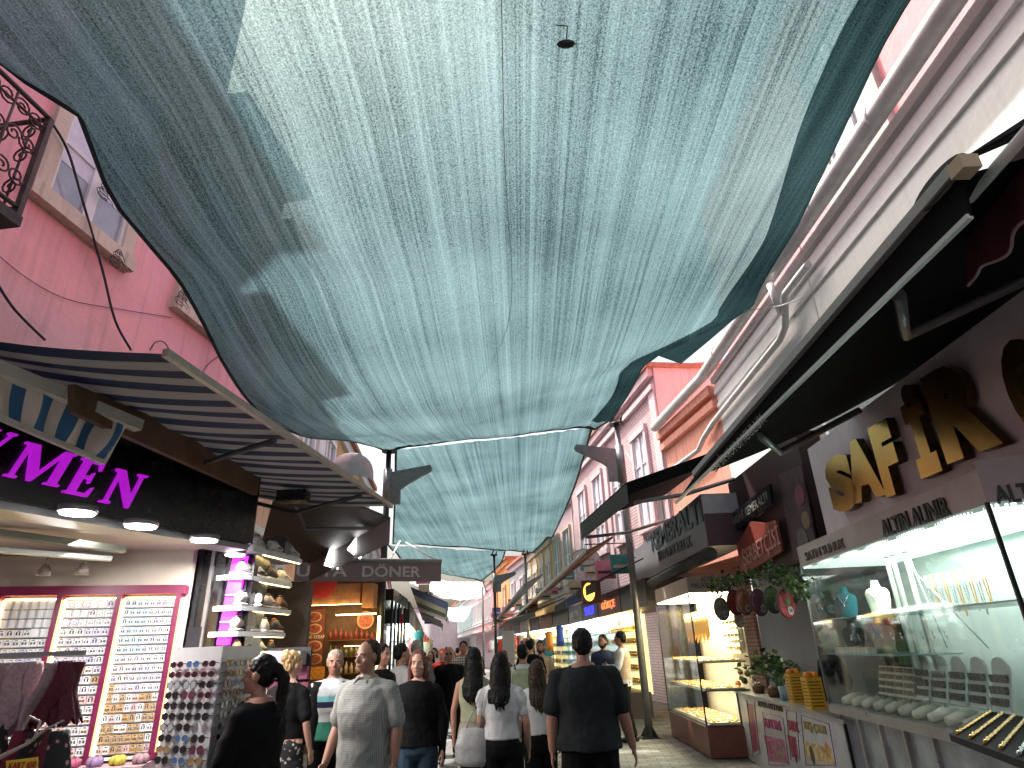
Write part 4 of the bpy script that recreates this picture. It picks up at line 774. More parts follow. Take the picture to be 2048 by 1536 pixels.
x=B(); x.fbox(FC,sN,0,0,.95,-.9,-.06); x.slab([F2.p(-.01,0,-.06),F2.p(-1.6,0,-.06),F2.p(-1.6,0,-.8),FC.p(sN,0,-.9)],(0,0,.95)); x.build('plinth',mat('grey_glass_base',(.3,.33,.34),.15,.2,.4,3),cs)
x=B(); x.fbox(FC,sN+.02,-.02,zl,zc,-.01,0); gl=x.build('glass_front',GLAZ,cs); x=B(); x.slab([F2.p(0,zl,0),F2.p(-1.6,zl,0),F2.p(-1.6,zc,0),F2.p(0,zc,0)],F2.n*-.01); x.build('glass_front',GLAZ,cs)
x=B(); x.fbox(FC,-.01,0,zl,zc,-.9,0); x.build('glass_end',GLAZ,cs)
x=B(); x.beam(FC.p(sN,zl,.003),FC.p(sN,zc,.003),.02,.02,up=Vector((0,1,0))); x.build('corner_post',DARKM,cs)
x=B(); x.beam(FC.p(0,zl,.002),FC.p(0,zc,.002),.015,.015,up=Vector((0,1,0))); x.build('corner_post',GREYM,cs)
CG=mat('pale_green_back',(.42,.5,.47),.25,.2,.1,3)
x=B(); x.fbox(FC,sN,-.01,zl,zc,-.95,-.9); x.slab([F2.p(-1.6,zl,-.8),F2.p(-1.6,zl,0),F2.p(-1.65,zl,0),F2.p(-1.65,zl,-.8)],(0,0,zc-zl)); x.build('back_panel',CG,cs)
for i in range(5):
    s_=-.1-.42*i; x=B(); x.beam(FC.p(s_,0,-.045),FC.p(s_,.93,-.045),.04,.03,up=Vector((0,1,0))); x.build('base_upright',MATS['steel_lip'],cs)
x=B(); x.fbox(FC,sN,-.01,.3,.33,-.058,-.03); x.build('base_rail',MATS['steel_lip'],cs)
# perforated luminous ceiling
pm=mat('luminous_ceiling',(.3,.34,.32),.5,0,0,emit=(.85,1,.9),es=2.2); n,N,b=nodes(pm); tc=N.new('ShaderNodeTexCoord'); vz=N.new('ShaderNodeTexVoronoi'); vz.inputs['Scale'].default_value=26; vz.inputs['Randomness'].default_value=0; n.links.new(tc.outputs['Object'],vz.inputs['Vector'])
g_=mathn(n,'GREATER_THAN',vz.outputs[0],.42); g2=mathn(n,'MULTIPLY',mathn(n,'SUBTRACT',1,g_),.9); n.links.new(mathn(n,'ADD',g2,.12),b.inputs['Emission Strength'])
x=B(); x.fbox(FC,sN,-.02,zc-.03,zc-.002,-.88,-.02); x.slab([F2.p(0,zc-.03,-.02),F2.p(-1.58,zc-.03,-.02),F2.p(-1.58,zc-.03,-.78),FC.p(sN,zc-.03,-.88)],(0,0,.028)); x.build('light_panel',pm,cs)
ld=bpy.data.lights.new('case_light','AREA'); ld.shape='RECTANGLE'; ld.size=.5; ld.size_y=1.9; ld.energy=24; ld.color=(.97,1,.97); lo=bpy.data.objects.new('case_light',ld); COL.objects.link(lo); lo.location=FC.p(sN/2,zc-.05,-.4); lo.rotation_euler=(0,0,R(-4)); wparent(lo,cs)
# shelves
SHG=mat('shelf_glass_edge',(.45,.6,.57),.2,0,.1)
for z in (1.78,1.46):
    x=B(); x.fbox(FC,sN*.45 if z==1.46 else sN+.02,-.03,z-.006,z+.004,-.6,-.06); x.build('glass_shelf',SHG,cs)
for s in (-.85,-.97,-1.2): x=B(); x.beam(FC.p(s,zl,-.5),FC.p(s,zc-.03,-.5),.03,.03,up=Vector((0,1,0))); x.build('divider',mat('alu_divider',(.5,.53,.5),.3,.5,.1),cs)
x=B(); 
x.build
for (s0,z0,s1,z1) in ((-1.1,2.2,-1.9,1.5),(-1.35,1.5,-1.15,2.3)): 
    x=B(); x.tube([FC.p(s0,z0,-.55),FC.p(s1,z1,-.55)],.006,6); x.build('wire',SIL,cs)
def bust_mesh(m1):
    x=B(); rg=[(0,.075,.035),(.05,.07,.035),(.12,.082,.042),(.19,.088,.045),(.225,.07,.036),(.24,.035,.028),(.28,.026,.025),(.30,.024,.022)]
    x.rings([(Vector((0,0,z)),a,c) for z,a,c in rg],18,0)
    x.tube([(.045,-.034,.22),(.02,-.046,.17),(0,-.05,.13),(-.02,-.046,.17),(-.045,-.034,.22)],.003,5,1); x.ell((0,-.052,.12),.008,.005,.011,8,5,1)
    return x.mesh('necklace_bust',[m1,SIL])
BM=[bust_mesh(mat('cream_velvet',(.72,.68,.55),.9,0,.08,20)),bust_mesh(mat('teal_velvet',(.02,.13,.15),.9,0,.2,20)),bust_mesh(mat('dark_green_velvet',(.015,.06,.055),.9,0,.2,20))]
for i,(px,py,z,k,lab) in enumerate(((1652,1220,1.784,2,'dark green necklace bust nearest the far end on the upper glass shelf'),(1697,1220,1.784,1,'teal necklace bust in the middle of the upper glass shelf'),(1762,1218,1.784,0,'cream necklace bust on the upper glass shelf beside the divider'),(1665,1310,1.464,0,'cream necklace bust with long curves at the end of the lower glass shelf'),(1716,1310,1.464,2,'dark green bust with a silver Y necklace on the lower glass shelf'),(1775,1310,1.464,0,'cream necklace bust beside the divider on the lower glass shelf'))):
    d=ray(px,py); p=CO+d*((z-HC)/d.z) if abs(d.z)>1e-3 else CO+d*7
    s,_=FC.hit(px,py,-.3); o=bpy.data.objects.new('necklace_bust',BM[k]); COL.objects.link(o); o.location=FC.p(s,z,-.3); o.rotation_euler=(0,0,R(-55)); tag(o,lab,'display bust','necklace busts in the large case')
    o.scale=(1.25,1.25,1.0)
# ring trays and necklace pads along counter
CV=mat('cream_pad',(.72,.68,.58),.85,0,.1,20); VEL=mat('black_velvet',(.01,.01,.012),.95)
for i in range(13):
    s=-.12-i*(abs(sN)-.3)/13; x=B(); c=FC.p(s,zl+.001,-.18); 
    x.rings([(FC.p(s,zl+.075,-.3)+FC.n*.0,FC.d*.055,Vector((0,0,.03))),(FC.p(s,zl+.06,-.2),FC.d*.06,Vector((0,0,.045))),(FC.p(s,zl+.035,-.1),FC.d*.055,Vector((0,0,.032)))],14,0)
    for k in range(2): x.tube([FC.p(s-.05+.02*k,zl+.04,-.1),FC.p(s-.01,zl+.107-.01*k,-.2),FC.p(s+.05-.02*k,zl+.09,-.29)],.0035,5,1)
    x.build('necklace_pad',[CV,[GOLD,SIL][i%3>0]],None,'rounded cream pad with draped chains, number %s from the far end of the case'%['one','two','three','four','five','six','seven','eight','nine','ten','eleven','twelve','thirteen'][i],'display pad','cream necklace pads along the front of the case')
for i in range(5):
    s=-.15-i*.17; z0=zl+.14; x=B(); x.slab([FC.p(s,z0-.1,-.42),FC.p(s-.15,z0-.1,-.42),FC.p(s-.15,z0+.2,-.5),FC.p(s,z0+.2,-.5)],FC.n*-.01); 
    for r in range(5):
        for q in range(4): t=(r+.5)/5; p=FC.p(s-.02-.037*q,z0-.1+.3*t,-.42-.08*t+.006); x.obox(p,FC.d*.014,FC.n*.004,Vector((0,0,.02)),1)
    x.build('earring_tray',[mat('white_tray',(.75,.74,.68),.6),mat('tray_slot',(.3,.27,.22),.5,0,.5,50)],None,'upright white tray of earrings, %s from the far end of the case'%['first','second','third','fourth','fifth'][i],'display tray','upright earring trays in the large case')
for i in range(5):
    s=-1.0-i*.26; z0=zl+.1; x=B(); w_=.2
    prof=[FC.p(s+w_/2*math.cos(a*PI/8),z0+.26+w_/2.4*math.sin(a*PI/8),-.5) for a in range(9)]; x.slab([FC.p(s+w_/2,z0,-.42)]+prof+[FC.p(s-w_/2,z0,-.42)],FC.n*-.012)
    for r in range(3): x.fbox(FC,s-w_/2+.01,s+w_/2-.01,z0+.03+.075*r,z0+.08+.075*r,-.44-.02*r,-.415-.02*r,1)
    x.build('ring_stand',[mat('white_card_stand',(.75,.82,.8),.5),mat('grey_ring_rows',(.2,.19,.18),.5,.3,.9,70)],None,'arched white stand of rings, %s from the divider'%['first','second','third','fourth','fifth'][i],'display stand','arched ring stands in the large case')
for i in range(11):
    s=-.75-i*.155; p=FC.p(s,1.60,-.05); x=B(); x.tube([p+Vector((0,0,.03)),p+Vector((0,0,.0)),p+FC.d*-.015+Vector((0,0,-.02)),p+FC.d*-.025],.0035,5); x.tube([p+FC.d*.014+Vector((0,0,.028)),p-FC.d*.014+Vector((0,0,.02))],.003,5); x.build('hanging_earring',SIL,None,'silver earring hanging in a row across the glass, number %s'%['one','two','three','four','five','six','seven','eight','nine','ten','eleven'][i],'earring','silver earrings hanging inside the glass')
bt_=thing('bracelet_tray','black velvet tray of gold and silver bracelets at the near corner of the case','display tray',FC.p(sN+.3,zl))
T0=[aty(1898,1462,3.9),aty(1975,1422,4.3),aty(2120,1440,4.1),aty(2110,1520,3.6)]; zz=1.06
T0=[atz(1898,1468,1.10),atz(1975,1422,1.16),atz(2160,1450,1.16),atz(2150,1560,1.10)]
x=B(); x.slab(T0,(0,0,-.035)); x.build('tray',VEL,bt_)
for i in range(7):
    a=T0[0].lerp(T0[3],(i+.5)/7); c=T0[1].lerp(T0[2],(i+.5)/7); x=B(); L=[]
    for k in range(25): t=k/24; L.append(a.lerp(c,.04+.92*t)+Vector((0,0,.008+.003*math.sin(k*2.5))))
    x.tube(L,[.009+.003*(k%2) for k in range(25)],6); x.build('bracelet',[GOLD,SIL][i>3],bt_)
# header lettering
def hl(s,fr,a,b_,c,par,m=DKINK,out=.003,**k): return ftext('lettering',s,fr,a,b_,c,m,out=out,parent=par,depth=.012,**k)
hl('SATIN SUNUK',FC,(1614,1122),(1692,1095),(1611,1105),cs,mat('brown_lettering',(.12,.08,.06),.4),bold=.01)
hl('ALTIN ALINIR',FC,(1770,1075),(1905,1030),(1766,1040),cs,bold=.02)
hl('ALTIN',F2,(1995,1008),(2110,998),(1986,972),cs,bold=.02)
# sign panel with large gold letters
FSG=Fr(3.18,0,1.5,-1)
sg=thing('letter_sign','mauve grey sign board with tall gold SAFİR letters','shop sign',(3.18,5,2.5)); s0,_=FSG.hit(1622,930); x=B(); x.fbox(FSG,-1.5,s0,2.55,3.6,-.15,0); x.build('board',mat('mauve_board',(.62,.52,.56),.5,0,.1,4),sg)
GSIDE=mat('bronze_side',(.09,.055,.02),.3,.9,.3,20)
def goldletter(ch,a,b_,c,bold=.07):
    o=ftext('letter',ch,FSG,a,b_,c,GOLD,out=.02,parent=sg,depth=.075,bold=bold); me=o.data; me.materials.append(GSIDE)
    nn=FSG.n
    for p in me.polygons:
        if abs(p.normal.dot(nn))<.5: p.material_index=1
for ch,a,b_,c in (('S',(1684,1030),(1738,1012),(1662,922)),('A',(1722,1008),(1790,988),(1706,885)),('F',(1790,995),(1832,980),(1762,850)),('İ',(1862,958),(1905,940),(1822,772)),('R',(1915,928),(2030,885),(1866,752)),('O',(2075,880),(2170,850),(2020,690))): goldletter(ch,a,b_,c)
# ---- big black awning over it
xa=1.71; y0=1.86; ye=6.65
ba=thing('black_awning','long black awning with lettered valance and pale front bars over the gold lettered shop','awning',(xa,(y0+ye)/2,3.0))
pt=atx(1918,338,xa); zt_=pt.z; pf=atx(1392,948,xa); zb0=atx(1940,432,xa).z; zb1=atx(1352,1006,xa).z
A_=Vector((xa,pt.y,zt_)); Bf=Vector((xa,pf.y,pf.z)); C_=Vector((xa-.0,atx(1940,432,xa).y,zb0)); D_=Vector((xa,atx(1352,1006,xa).y,zb1))
x=B(); x.slab([A_,Bf,D_,C_],(.012,0,0)); x.build('valance',BLKFAB,ba)
x=B(); x.beam(A_-Vector((.01,0,0)),Bf-Vector((.01,0,0)),.05,.05); x.build('front_bar',mat('pale_bar',(.36,.33,.32),.4,.3,.15),ba)
x=B(); x.beam(C_,D_,.022,.022); x.build('lower_bar',mat('bright_bar',(.55,.55,.54),.4,.2,.1),ba)
x=B(); x.grid(lambda u,v:(A_.lerp(Bf,u)).lerp(Vector((3.94,A_.y+(Bf.y-A_.y)*u,4.0)),v)-Vector((0,0,.06*math.sin(PI*v)+.03)),40,8); x.build('cloth',BLKFAB,ba)
for (p,q,r) in (((1798,590),(1812,672),(2060,556)),((1520,872),(1560,905),(1720,820))):
    x=B(); x.tube([atx(*p,1.85),atx(*q,2.3),atx(*r,3.0)],.03,8); x.build('folding_arm',GREYM,ba)
FV=Fr(xa,0,0,-1)
def vt(s,a,b_,c): 
    o=FV.P(*a,.003); r=FV.P(*b_,.003); u=FV.P(*c,.003); return text('lettering',s,o,r-o,u-o,mat('grey_lettering',(.2,.19,.19),.6),.003,ba)
vt('SAFİR KUYUMCULUK',(1432,945),(1535,842),(1420,925))
x=B(); c=atx(1880,370,xa-.012); x.slab([c+Vector((0,.16*math.cos(a*PI/10),.055*math.sin(a*PI/10))) for a in range(20)],(-.01,0,0)); x.build('oval_badge',mat('dark_badge',(.03,.02,.02),.4),ba)
# burgundy neighbour awning
bu=thing('burgundy_awning','burgundy awning with a pale piped wavy hem at the near right edge','awning',(2.3,1.5,3.2))
q0=atx(1935,572,2.1); q1=atx(2075,430,2.0); t0=atx(1925,390,2.1); t1=atx(2075,270,2.0)
def bf(u,v):
    a=t0.lerp(t1,u); c=q0.lerp(q1,u); c=c+Vector((0,0,.02*math.sin(u*9))); return a.lerp(c,v)+Vector((.015*math.sin(u*14)*v,0,0))
x=B(); x.grid(bf,30,8); x.build('valance',BURG,bu); x=B(); x.tube([bf(i/30,1) for i in range(31)],.007,6); x.build('piping',mat('pale_piping',(.3,.2,.22),.6),bu)
x=B(); x.tube([atx(1938,398,1.9),atx(2075,240,1.75)],.022,8); x.build('pole',PLAINW,bu)
x=B(); a=atx(1910,332,1.72); x.slab([a,atx(2075,240,1.9),Vector((3.9,.5,4.2)),Vector((3.9,1.9,4.2))],(0,0,.01)); x.build('cloth',BLKFAB,bu)
x=B(); a=atx(1922,332,xa-.03); x.box(a.x-.02,a.x+.05,a.y-.03,a.y+.04,a.z-.03,a.z+.03); x.build('end_cap',mat('tan_cap',(.5,.38,.25),.5),bu)
# shop body behind the case
x=B(); x.box(3.9,6.1,-6,10.9,3.2-.06,3.19); x.build('shop_soffit',BLACK,None,'black soffit under the white wall behind the gold letters','soffit')
x=B(); x.fbox(FSG,-1.5,s0,0,2.54,-.8,-.7); x.build('shop_back_wall',mat('dark_green_wall',(.12,.14,.13),.4,0,.2,3),None,'dim grey green back wall inside the gold lettered shop','wall')
# ---- sherbet shop
FSB=Fr(3.35,0,0,-1)
sb_=thing('sherbet_shop','dark red sherbet shop front with a slanting name plate and red wavy letter board','shop',(3.35,9,0))
a=FSB.hit(1462,1100); c=FSB.hit(1640,1100); x=B(); x.fbox(FSB,c[0],9.65,2.45,3.9,-.3,-.02); x.build('wall',mat('dark_red_wall',(.035,.008,.012),.6,0,.5,3),sb_); x=B(); x.fbox(FSB,c[0]-1,9.65,0,2.45,-1.9,-1.8); x.build('back_wall',mat('dim_umber',(.05,.04,.03),.6,0,.6,4),sb_)
for i in range(14):
    x=B(); s_=6.7+.33*(i%7); z_=1.25+.5*(i//7); x.fbox(FSB,s_,s_+.26,z_,z_+.3,-1.78,-1.6); x.build('stock',mat('stock_%d'%(i%5),[(.3,.25,.1),(.1,.2,.06),(.3,.06,.04),(.35,.32,.28),(.12,.1,.1)][i%5],.5,0,.6,15),sb_)
pl=thing('name_plate','black framed plaque lettered TARİHİ KEMERALTI above the red letter board','sign',FSB.P(1500,1060,.02)); q=[FSB.P(*p,.05) for p in ((1466,1068),(1548,1008),(1544,968),(1462,1030))]; x=B(); x.slab(q,FSB.n*.03); x.build('board',BLACK,pl)
ux=q[1]-q[0]; uy=q[3]-q[0]; text('lettering','TARİHİ KEMERALTI',q[0]+FSB.n*.045+ux*.05+uy*.25,ux*.9,uy*.55,mat('dim_lettering',(.3,.28,.27),.5),.004,pl)
rp_=thing('letter_board','red wavy board lettered ŞERBETÇİSİ','sign',FSB.P(1520,1140,.05)); q=[FSB.P(*p,.08) for p in ((1488,1150),(1568,1102),(1556,1040),(1532,1046),(1505,1043),(1482,1082),(1477,1090))]; x=B(); x.slab(q,FSB.n*.03); x.build('board',mat('brick_red_board',(.28,.05,.035),.5,0,.2),rp_)
o_=FSB.P(1491,1143,.115); r_=FSB.P(1564,1098,.115); u_=FSB.P(1482,1092,.115); text('lettering','ŞERBETÇİSİ',o_,r_-o_,u_-o_,mat('pale_red_lettering',(.6,.3,.25),.5),.01,rp_)
pi=thing('wall_poster','dark upright poster with blurred pink and grey shapes beside the sign board','poster',FSB.P(1600,1100,.02)); q=[FSB.P(*p,.02) for p in ((1590,1120),(1640,1112),(1605,930),(1560,950))]; x=B(); x.slab(q,FSB.n*.02); x.build('panel',mat('murky_poster',(.06,.025,.035),.5,0,.9,5),pi)
for (px,py,r,m_) in ((1600,990,.12,'pink_blob'),(1612,1040,.1,'amber_blob'),(1606,1080,.14,'grey_blob')): disc(FSB,px,py,r,.041,mat(m_,{'pink_blob':(.18,.04,.07),'amber_blob':(.2,.13,.07),'grey_blob':(.1,.1,.11)}[m_],.6,0,.3),'shape',pi,.006)
# ---- KEMERALTI sign box
yK=9.75; FKM=Fr(2.82,0,0,-1)
km=thing('sign_box','grey box sign lettered KEMERALTI KUYUMCULUK with a dark mauve near side','shop sign',(2.9,12,2.9)); 
zk0=FKM.hit(1416,1092)[1]; zk1=FKM.hit(1398,990)[1]; a,_=FKM.hit(1416,1092); c,_=FKM.hit(1272,1150)
x=B(); x.fbox(FKM,a,c,zk0,zk1,-.6,0); x.build('box',mat('grey_sign_face',(.24,.22,.235),.4,0,.15,3),km)
x=B(); x.box(2.83,3.42,a-.012,a-.001,zk0,zk1-.3); x.build('side_face',mat('mauve_side',(.10,.055,.07),.4),km)
x=B(); x.box(2.83,3.45,a-.012,a-.001,zk1-.299,zk1); x.build('pale_side_strip',mat('pale_side',(.45,.46,.52),.3),km)  # paler strip across the top of the near side
hl('KEMERALTI',FKM,(1305,1102),(1408,1042),(1300,1066),km,out=.004,bold=.03); hl('KUYUMCULUK',FKM,(1318,1122),(1385,1092),(1316,1104),km,out=.004,bold=.03); hl('TARİHİ',FKM,(1292,1084),(1322,1068),(1290,1070),km,out=.004)
x=B(); x.tube([FKM.p(a-.1,zk0-.12,.0),FKM.p(c,zk0-.12,.0)],.09,12); x.build('awning_roll',DG,None,'rolled dark grey awning below the grey box sign','awning')
# second black awning
aw2=thing('dark_canopy','black tilted canopy on thin arms in front of the grey box sign','awning',(1.6,11,3.6))
P1=atz(1252,968,3.75); P2=atz(1160,1050,3.75); zb=.28; P3=Vector((3.3,P1.y+.35,4.35)); P4=Vector((3.0,P2.y+.35,4.35))
x=B(); x.slab([P1,P2,P4,P3],(0,0,.02)); x.build('cloth',BLKFAB,aw2); x=B(); x.slab([P1-Vector((0,0,.001)),P2-Vector((0,0,.001)),P2-Vector((0,0,zb)),P1-Vector((0,0,zb))],(.012,0,0)); x.build('valance',mat('charcoal_valance',(.05,.05,.05),.7,0,.2),aw2)
x=B(); x.slab([P1-Vector((0,0,.001)),P3-Vector((0,0,.001)),P3-Vector((0,0,.16)),P1-Vector((0,0,.16))],(0,.012,0)); x.build('side_valance',BLKFAB,aw2)
x=B(); x.tube([P2-Vector((-.1,.1,.25)),(P2+P4)/2-Vector((0,0,.45)),P4-Vector((0,0,.5))],.03,8); x.build('support_arm',GREYM,aw2); x=B(); x.tube([P1-Vector((-.1,-.1,.25)),(P1+P3)/2-Vector((0,0,.45)),P3-Vector((0,0,.5))],.03,8); x.build('support_arm',GREYM,aw2)
# ---- second showcase
yc=10.6; FQ=Fr(2.75,yc,0,-1); c1=thing('gold_case','tall lit glass case of gold jewellery on a red brown plinth','showcase',(3.1,11.6,0))
LQ=2.6; ztq=2.6
x=B(); x.fbox(FQ,0,LQ,0.02,.42,-.8,0); x.build('plinth',mat('red_brown_plinth',(.17,.06,.045),.35,0,.2,4),c1)
x=B(); x.fbox(FQ,0,LQ,2.35,ztq,-.8,0); x.build('header',mat('cream_header',(.5,.42,.36),.5),c1); x=B(); x.fbox(FQ,0.01,LQ,2.33,2.345,-.78,-.02); x.build('light_panel',emis('warm_case_led',(1,.9,.62),6),c1)
x=B(); x.fbox(FQ,0,LQ,.42,2.33,-.01,0); x.build('glass_front',GLAZ,c1); x=B(); x.fbox(FQ,0,.01,.42,2.33,-.78,-.011); x.build('glass_end',GLAZ,c1)
x=B(); x.fbox(FQ,0,LQ,.42,2.33,-.82,-.8); x.build('back_panel',mat('cream_back',(.6,.53,.42),.6,0,.1),c1)
for s in (0,LQ): x=B(); x.beam(FQ.p(s,.42,.003),FQ.p(s,2.33,.003),.02,.02,up=Vector((0,1,0))); x.build('corner_post',DARKM,c1)
ld=bpy.data.lights.new('case_light','AREA'); ld.shape='RECTANGLE'; ld.size=.5; ld.size_y=2.2; ld.energy=45; ld.color=(1,.88,.62); lo=bpy.data.objects.new('case_light',ld); COL.objects.link(lo); lo.location=FQ.p(LQ/2,2.3,-.4); wparent(lo,c1)
FE=Fr(2.75,yc-.002,90,1)
ftext('lettering','ALTIN ALIMI',FE,(1402,1163),(1455,1161),(1402,1153),DKINK,out=.003,parent=c1,depth=.004); ftext('lettering','PIRLANTA',FE,(1383,1176),(1432,1174),(1383,1167),DKINK,out=.003,parent=c1,depth=.004)
for z_ in (1.28,.88):
    ld=bpy.data.lights.new('tray_fill_light','AREA'); ld.shape='RECTANGLE'; ld.size=.4; ld.size_y=2.2; ld.energy=14; ld.color=(1,.86,.58); lo=bpy.data.objects.new('tray_fill_light',ld); COL.objects.link(lo); lo.location=FQ.p(LQ/2,z_,-.38); wparent(lo,c1)  # added area lights without fittings, to brighten the trays
gold_names=['upper','middle','lower']
for i,z in enumerate((1.32,.92,.45)):
    x=B(); x.fbox(FQ,.03,LQ-.03,z-.02,z,-.75,-.04+(.0)); x.build('shelf',mat('dark_shelf_edge',(.2,.15,.13),.3),c1)
    for j in range(6):
        s=.08+j*.42; x=B(); x.fbox(FQ,s,s+.38,z+.001,z+.02,-.7,-.08,0)
        for k in range(26):
            cx=s+.03+rnd.random()*.32; o=-.12-rnd.random()*.52; x.ell(FQ.p(cx,z+.03,o),.022,.022,.014,6,4,1)
        x.build('gold_tray',[mat('tray_cream',(.65,.58,.45),.7),GOLD],None,'tray of gold rings on the %s shelf, %s from the near end'%(gold_names[i],['first','second','third','fourth','fifth','sixth'][j]),'jewellery tray','gold ring trays in the tall case')
for j in range(22):
    s=.9+j*.075; x=B(); L=[FQ.p(s+.02*math.cos(t*PI/8),2.12-.48*math.sin(t*PI/8)*(.9+.1*(j%3)),-.5+.0*t) for t in range(9)]; x.tube(L,.009,5); x.build('gold_chain',GOLD,None,'gold chain hanging from the rail in the tall case, position %s from the near end'%['a','b','c','d','e','f','g','h','i','j','k','l','m','n','o','p','q','r','s','t','u','v'][j],'necklace','gold chains hanging in the tall case')
for r in range(4):
    for j in range(4):
        s=.06+j*.19; z=1.42+r*.2; x=B(); x.fbox(FQ,s,s+.15,z,z+.16,-.76,-.72,0); 
        for k in range(5): x.ell(FQ.p(s+.02+.028*k,z+.08,-.71),.01,.01,.03,6,4,1)
        x.build('ring_board',[mat('ivory_board',(.75,.7,.6),.6),[GOLD,SIL][j%2]],None,'ivory ring board in row %s of the tall case, column %s'%(['one','two','three','four'][r],['a','b','c','d'][j]),'display board','ivory ring boards in the tall case')
# ---- juice stand
J1=aty(1690,1440,6.62); ZJ=J1.z; J0=atz(1466,1380,ZJ); FJ=Fr(J0.x,J0.y,math.degrees(math.atan2(J0.x-J1.x,J0.y-J1.y)),-1); sj,_=FJ.hit(1690,1440)
js=thing('juice_counter','white fronted juice counter with printed drink adverts','counter',FJ.p(0,0))
x=B(); x.fbox(FJ,sj,0,.0,ZJ-.03,-.55,0); x.build('cabinet',mat('poster_white',(.45,.44,.46),.4,0,.2,5),js)
x=B(); x.fbox(FJ,sj-.02,.02,ZJ-.029,ZJ,-.57,.02); x.build('top',mat('steel_top',(.45,.45,.46),.3,.7,.1),js)
x=B(); x.beam(FJ.p(sj,0,.012),FJ.p(sj,ZJ-.03,.012),.025,.025,up=Vector((0,1,0))); x.beam(FJ.p(sj*.06,0,.012),FJ.p(sj*.06,ZJ-.03,.012),.02,.02,up=Vector((0,1,0))); x.build('edge_trim',BLACK,js)
hl('AYVA DİYARI',FJ,(1517,1412),(1566,1424),(1516,1398),js,out=.004); hl('ATOM',FJ,(1530,1454),(1563,1462),(1529,1436),js,mat('magenta_ink',(.4,.02,.15),.5),out=.004,bold=.02); hl('MIX',FJ,(1580,1460),(1600,1466),(1578,1440),js,mat('crimson_ink',(.3,.02,.05),.5),out=.004,bold=.02); hl('KIŞ ÇAYI',FJ,(1612,1462),(1655,1474),(1606,1440),js,mat('gold_ink',(.35,.25,.06),.5),out=.004)
def frame_outline(pts,par,m,out=.004,r=.004):
    x=B(); q=[FJ.P(*p,out) for p in pts]; q.append(q[0]); x.tube(q,r,5); return x.build('printed_frame',m,par)
frame_outline([(1493,1400),(1508,1404),(1520,1505),(1507,1515)],js,DKINK); frame_outline([(1525,1424),(1566,1436),(1578,1530),(1538,1530)],js,mat('purple_ink',(.15,.02,.15),.5)); frame_outline([(1572,1420),(1592,1425),(1600,1520),(1582,1520)],js,DKINK); frame_outline([(1602,1430),(1658,1448),(1672,1530),(1612,1530)],js,MATS['purple_ink'])
for px,py,r,nm,cc in ((1503,1438,.035,'berry_print',(.25,.02,.05)),(1510,1462,.04,'pomegranate_print',(.3,.03,.04)),(1540,1495,.05,'glass_print',(.3,.05,.05)),(1562,1505,.045,'lime_print',(.1,.25,.12)),(1588,1490,.05,'cherry_print',(.25,.01,.05)),(1592,1515,.04,'plum_print',(.08,.01,.05)),(1625,1510,.06,'bottle_print',(.03,.03,.04)),(1655,1500,.05,'orange_print',(.5,.2,.05))):
    disc(FJ,px,py,r,.0005,mat(nm,cc,.5,0,.6,25),'fruit_picture',js,.003,rz=r*1.5)
for (p_,nm,cc_) in ((((1527,1470),(1568,1480),(1577,1528),(1539,1522)),'rose_print',(.35,.12,.2)),(((1574,1470),(1592,1474),(1598,1518),(1584,1514)),'crimson_print',(.3,.03,.06)),(((1608,1482),(1662,1496),(1670,1528),(1614,1520)),'sand_print',(.5,.35,.15)),(((1494,1406),(1506,1409),(1518,1500),(1507,1505)),'berry_strip',(.25,.05,.1))):
    x=B(); x.slab([FJ.P(*q_,.0004) for q_ in p_],FJ.n*.0008); x.build('printed_photo',mat(nm,cc_,.5,0,.7,14),js)
# things on the counter
def on_counter(px,py,out=-.2): s,_=FJ.hit(px,py,out); return FJ.p(s,ZJ,out)
for i,(px,o) in enumerate(((1594,-.22),(1628,-.12))):
    p=on_counter(px,1390,o); t=thing('yellow_crate',['yellow slotted plastic crate, farther of the pair on the juice counter','yellow slotted plastic crate, nearer of the pair on the juice counter'][i],'crate',p,0,'yellow crates on the juice counter')
    YM=mat('yellow_plastic',(.62,.33,.02),.45,0,.08,10); x=B(); w_,d_,h=.085,.075,.32
    x.box(p.x-w_,p.x+w_,p.y-d_,p.y+d_,p.z,p.z+.01)
    for (a,c) in ((p.x-w_,'x'),(p.x+w_-.006,'x')): x.box(a,a+.006,p.y-d_,p.y+d_,p.z+.01,p.z+h)
    for a in (p.y-d_,p.y+d_-.006): x.box(p.x-w_+.006,p.x+w_-.006,a,a+.006,p.z+.01,p.z+h)
    x.build('body',YM,t)
    for side in range(2):
        for r in range(8):
            x=B(); z=p.z+.03+r*.034
            if side: x.box(p.x-w_-.001,p.x-w_,p.y-d_*.75,p.y+d_*.75,z,z+.012)
            else: x.box(p.x-w_*.75,p.x+w_*.75,p.y-d_-.001,p.y-d_,z,z+.012)
            x.build('slot',mat('slot_shadow',(.16,.07,.01),.7),t)
    for j in range(3):
        x=B(); x.ell((p.x-.045+.045*j,p.y-.02+.03*(j%2),p.z+h+.02),.037,.037,.036,12,8); x.build('orange',mat('orange_peel',(.8,.25,.02),.5,0,.15,30,.3,200),None,'orange resting on the %s yellow crate, %s'%(['farther','nearer'][i],['first of three','middle of three','last of three'][j]),'orange','oranges on the yellow crates')
LEAF=[mat('leaf_dark',(.02,.05,.015),.6,0,.4,20),mat('leaf_mid',(.06,.13,.03),.6,0,.4,20),mat('leaf_light',(.16,.26,.06),.6,0,.4,20)]
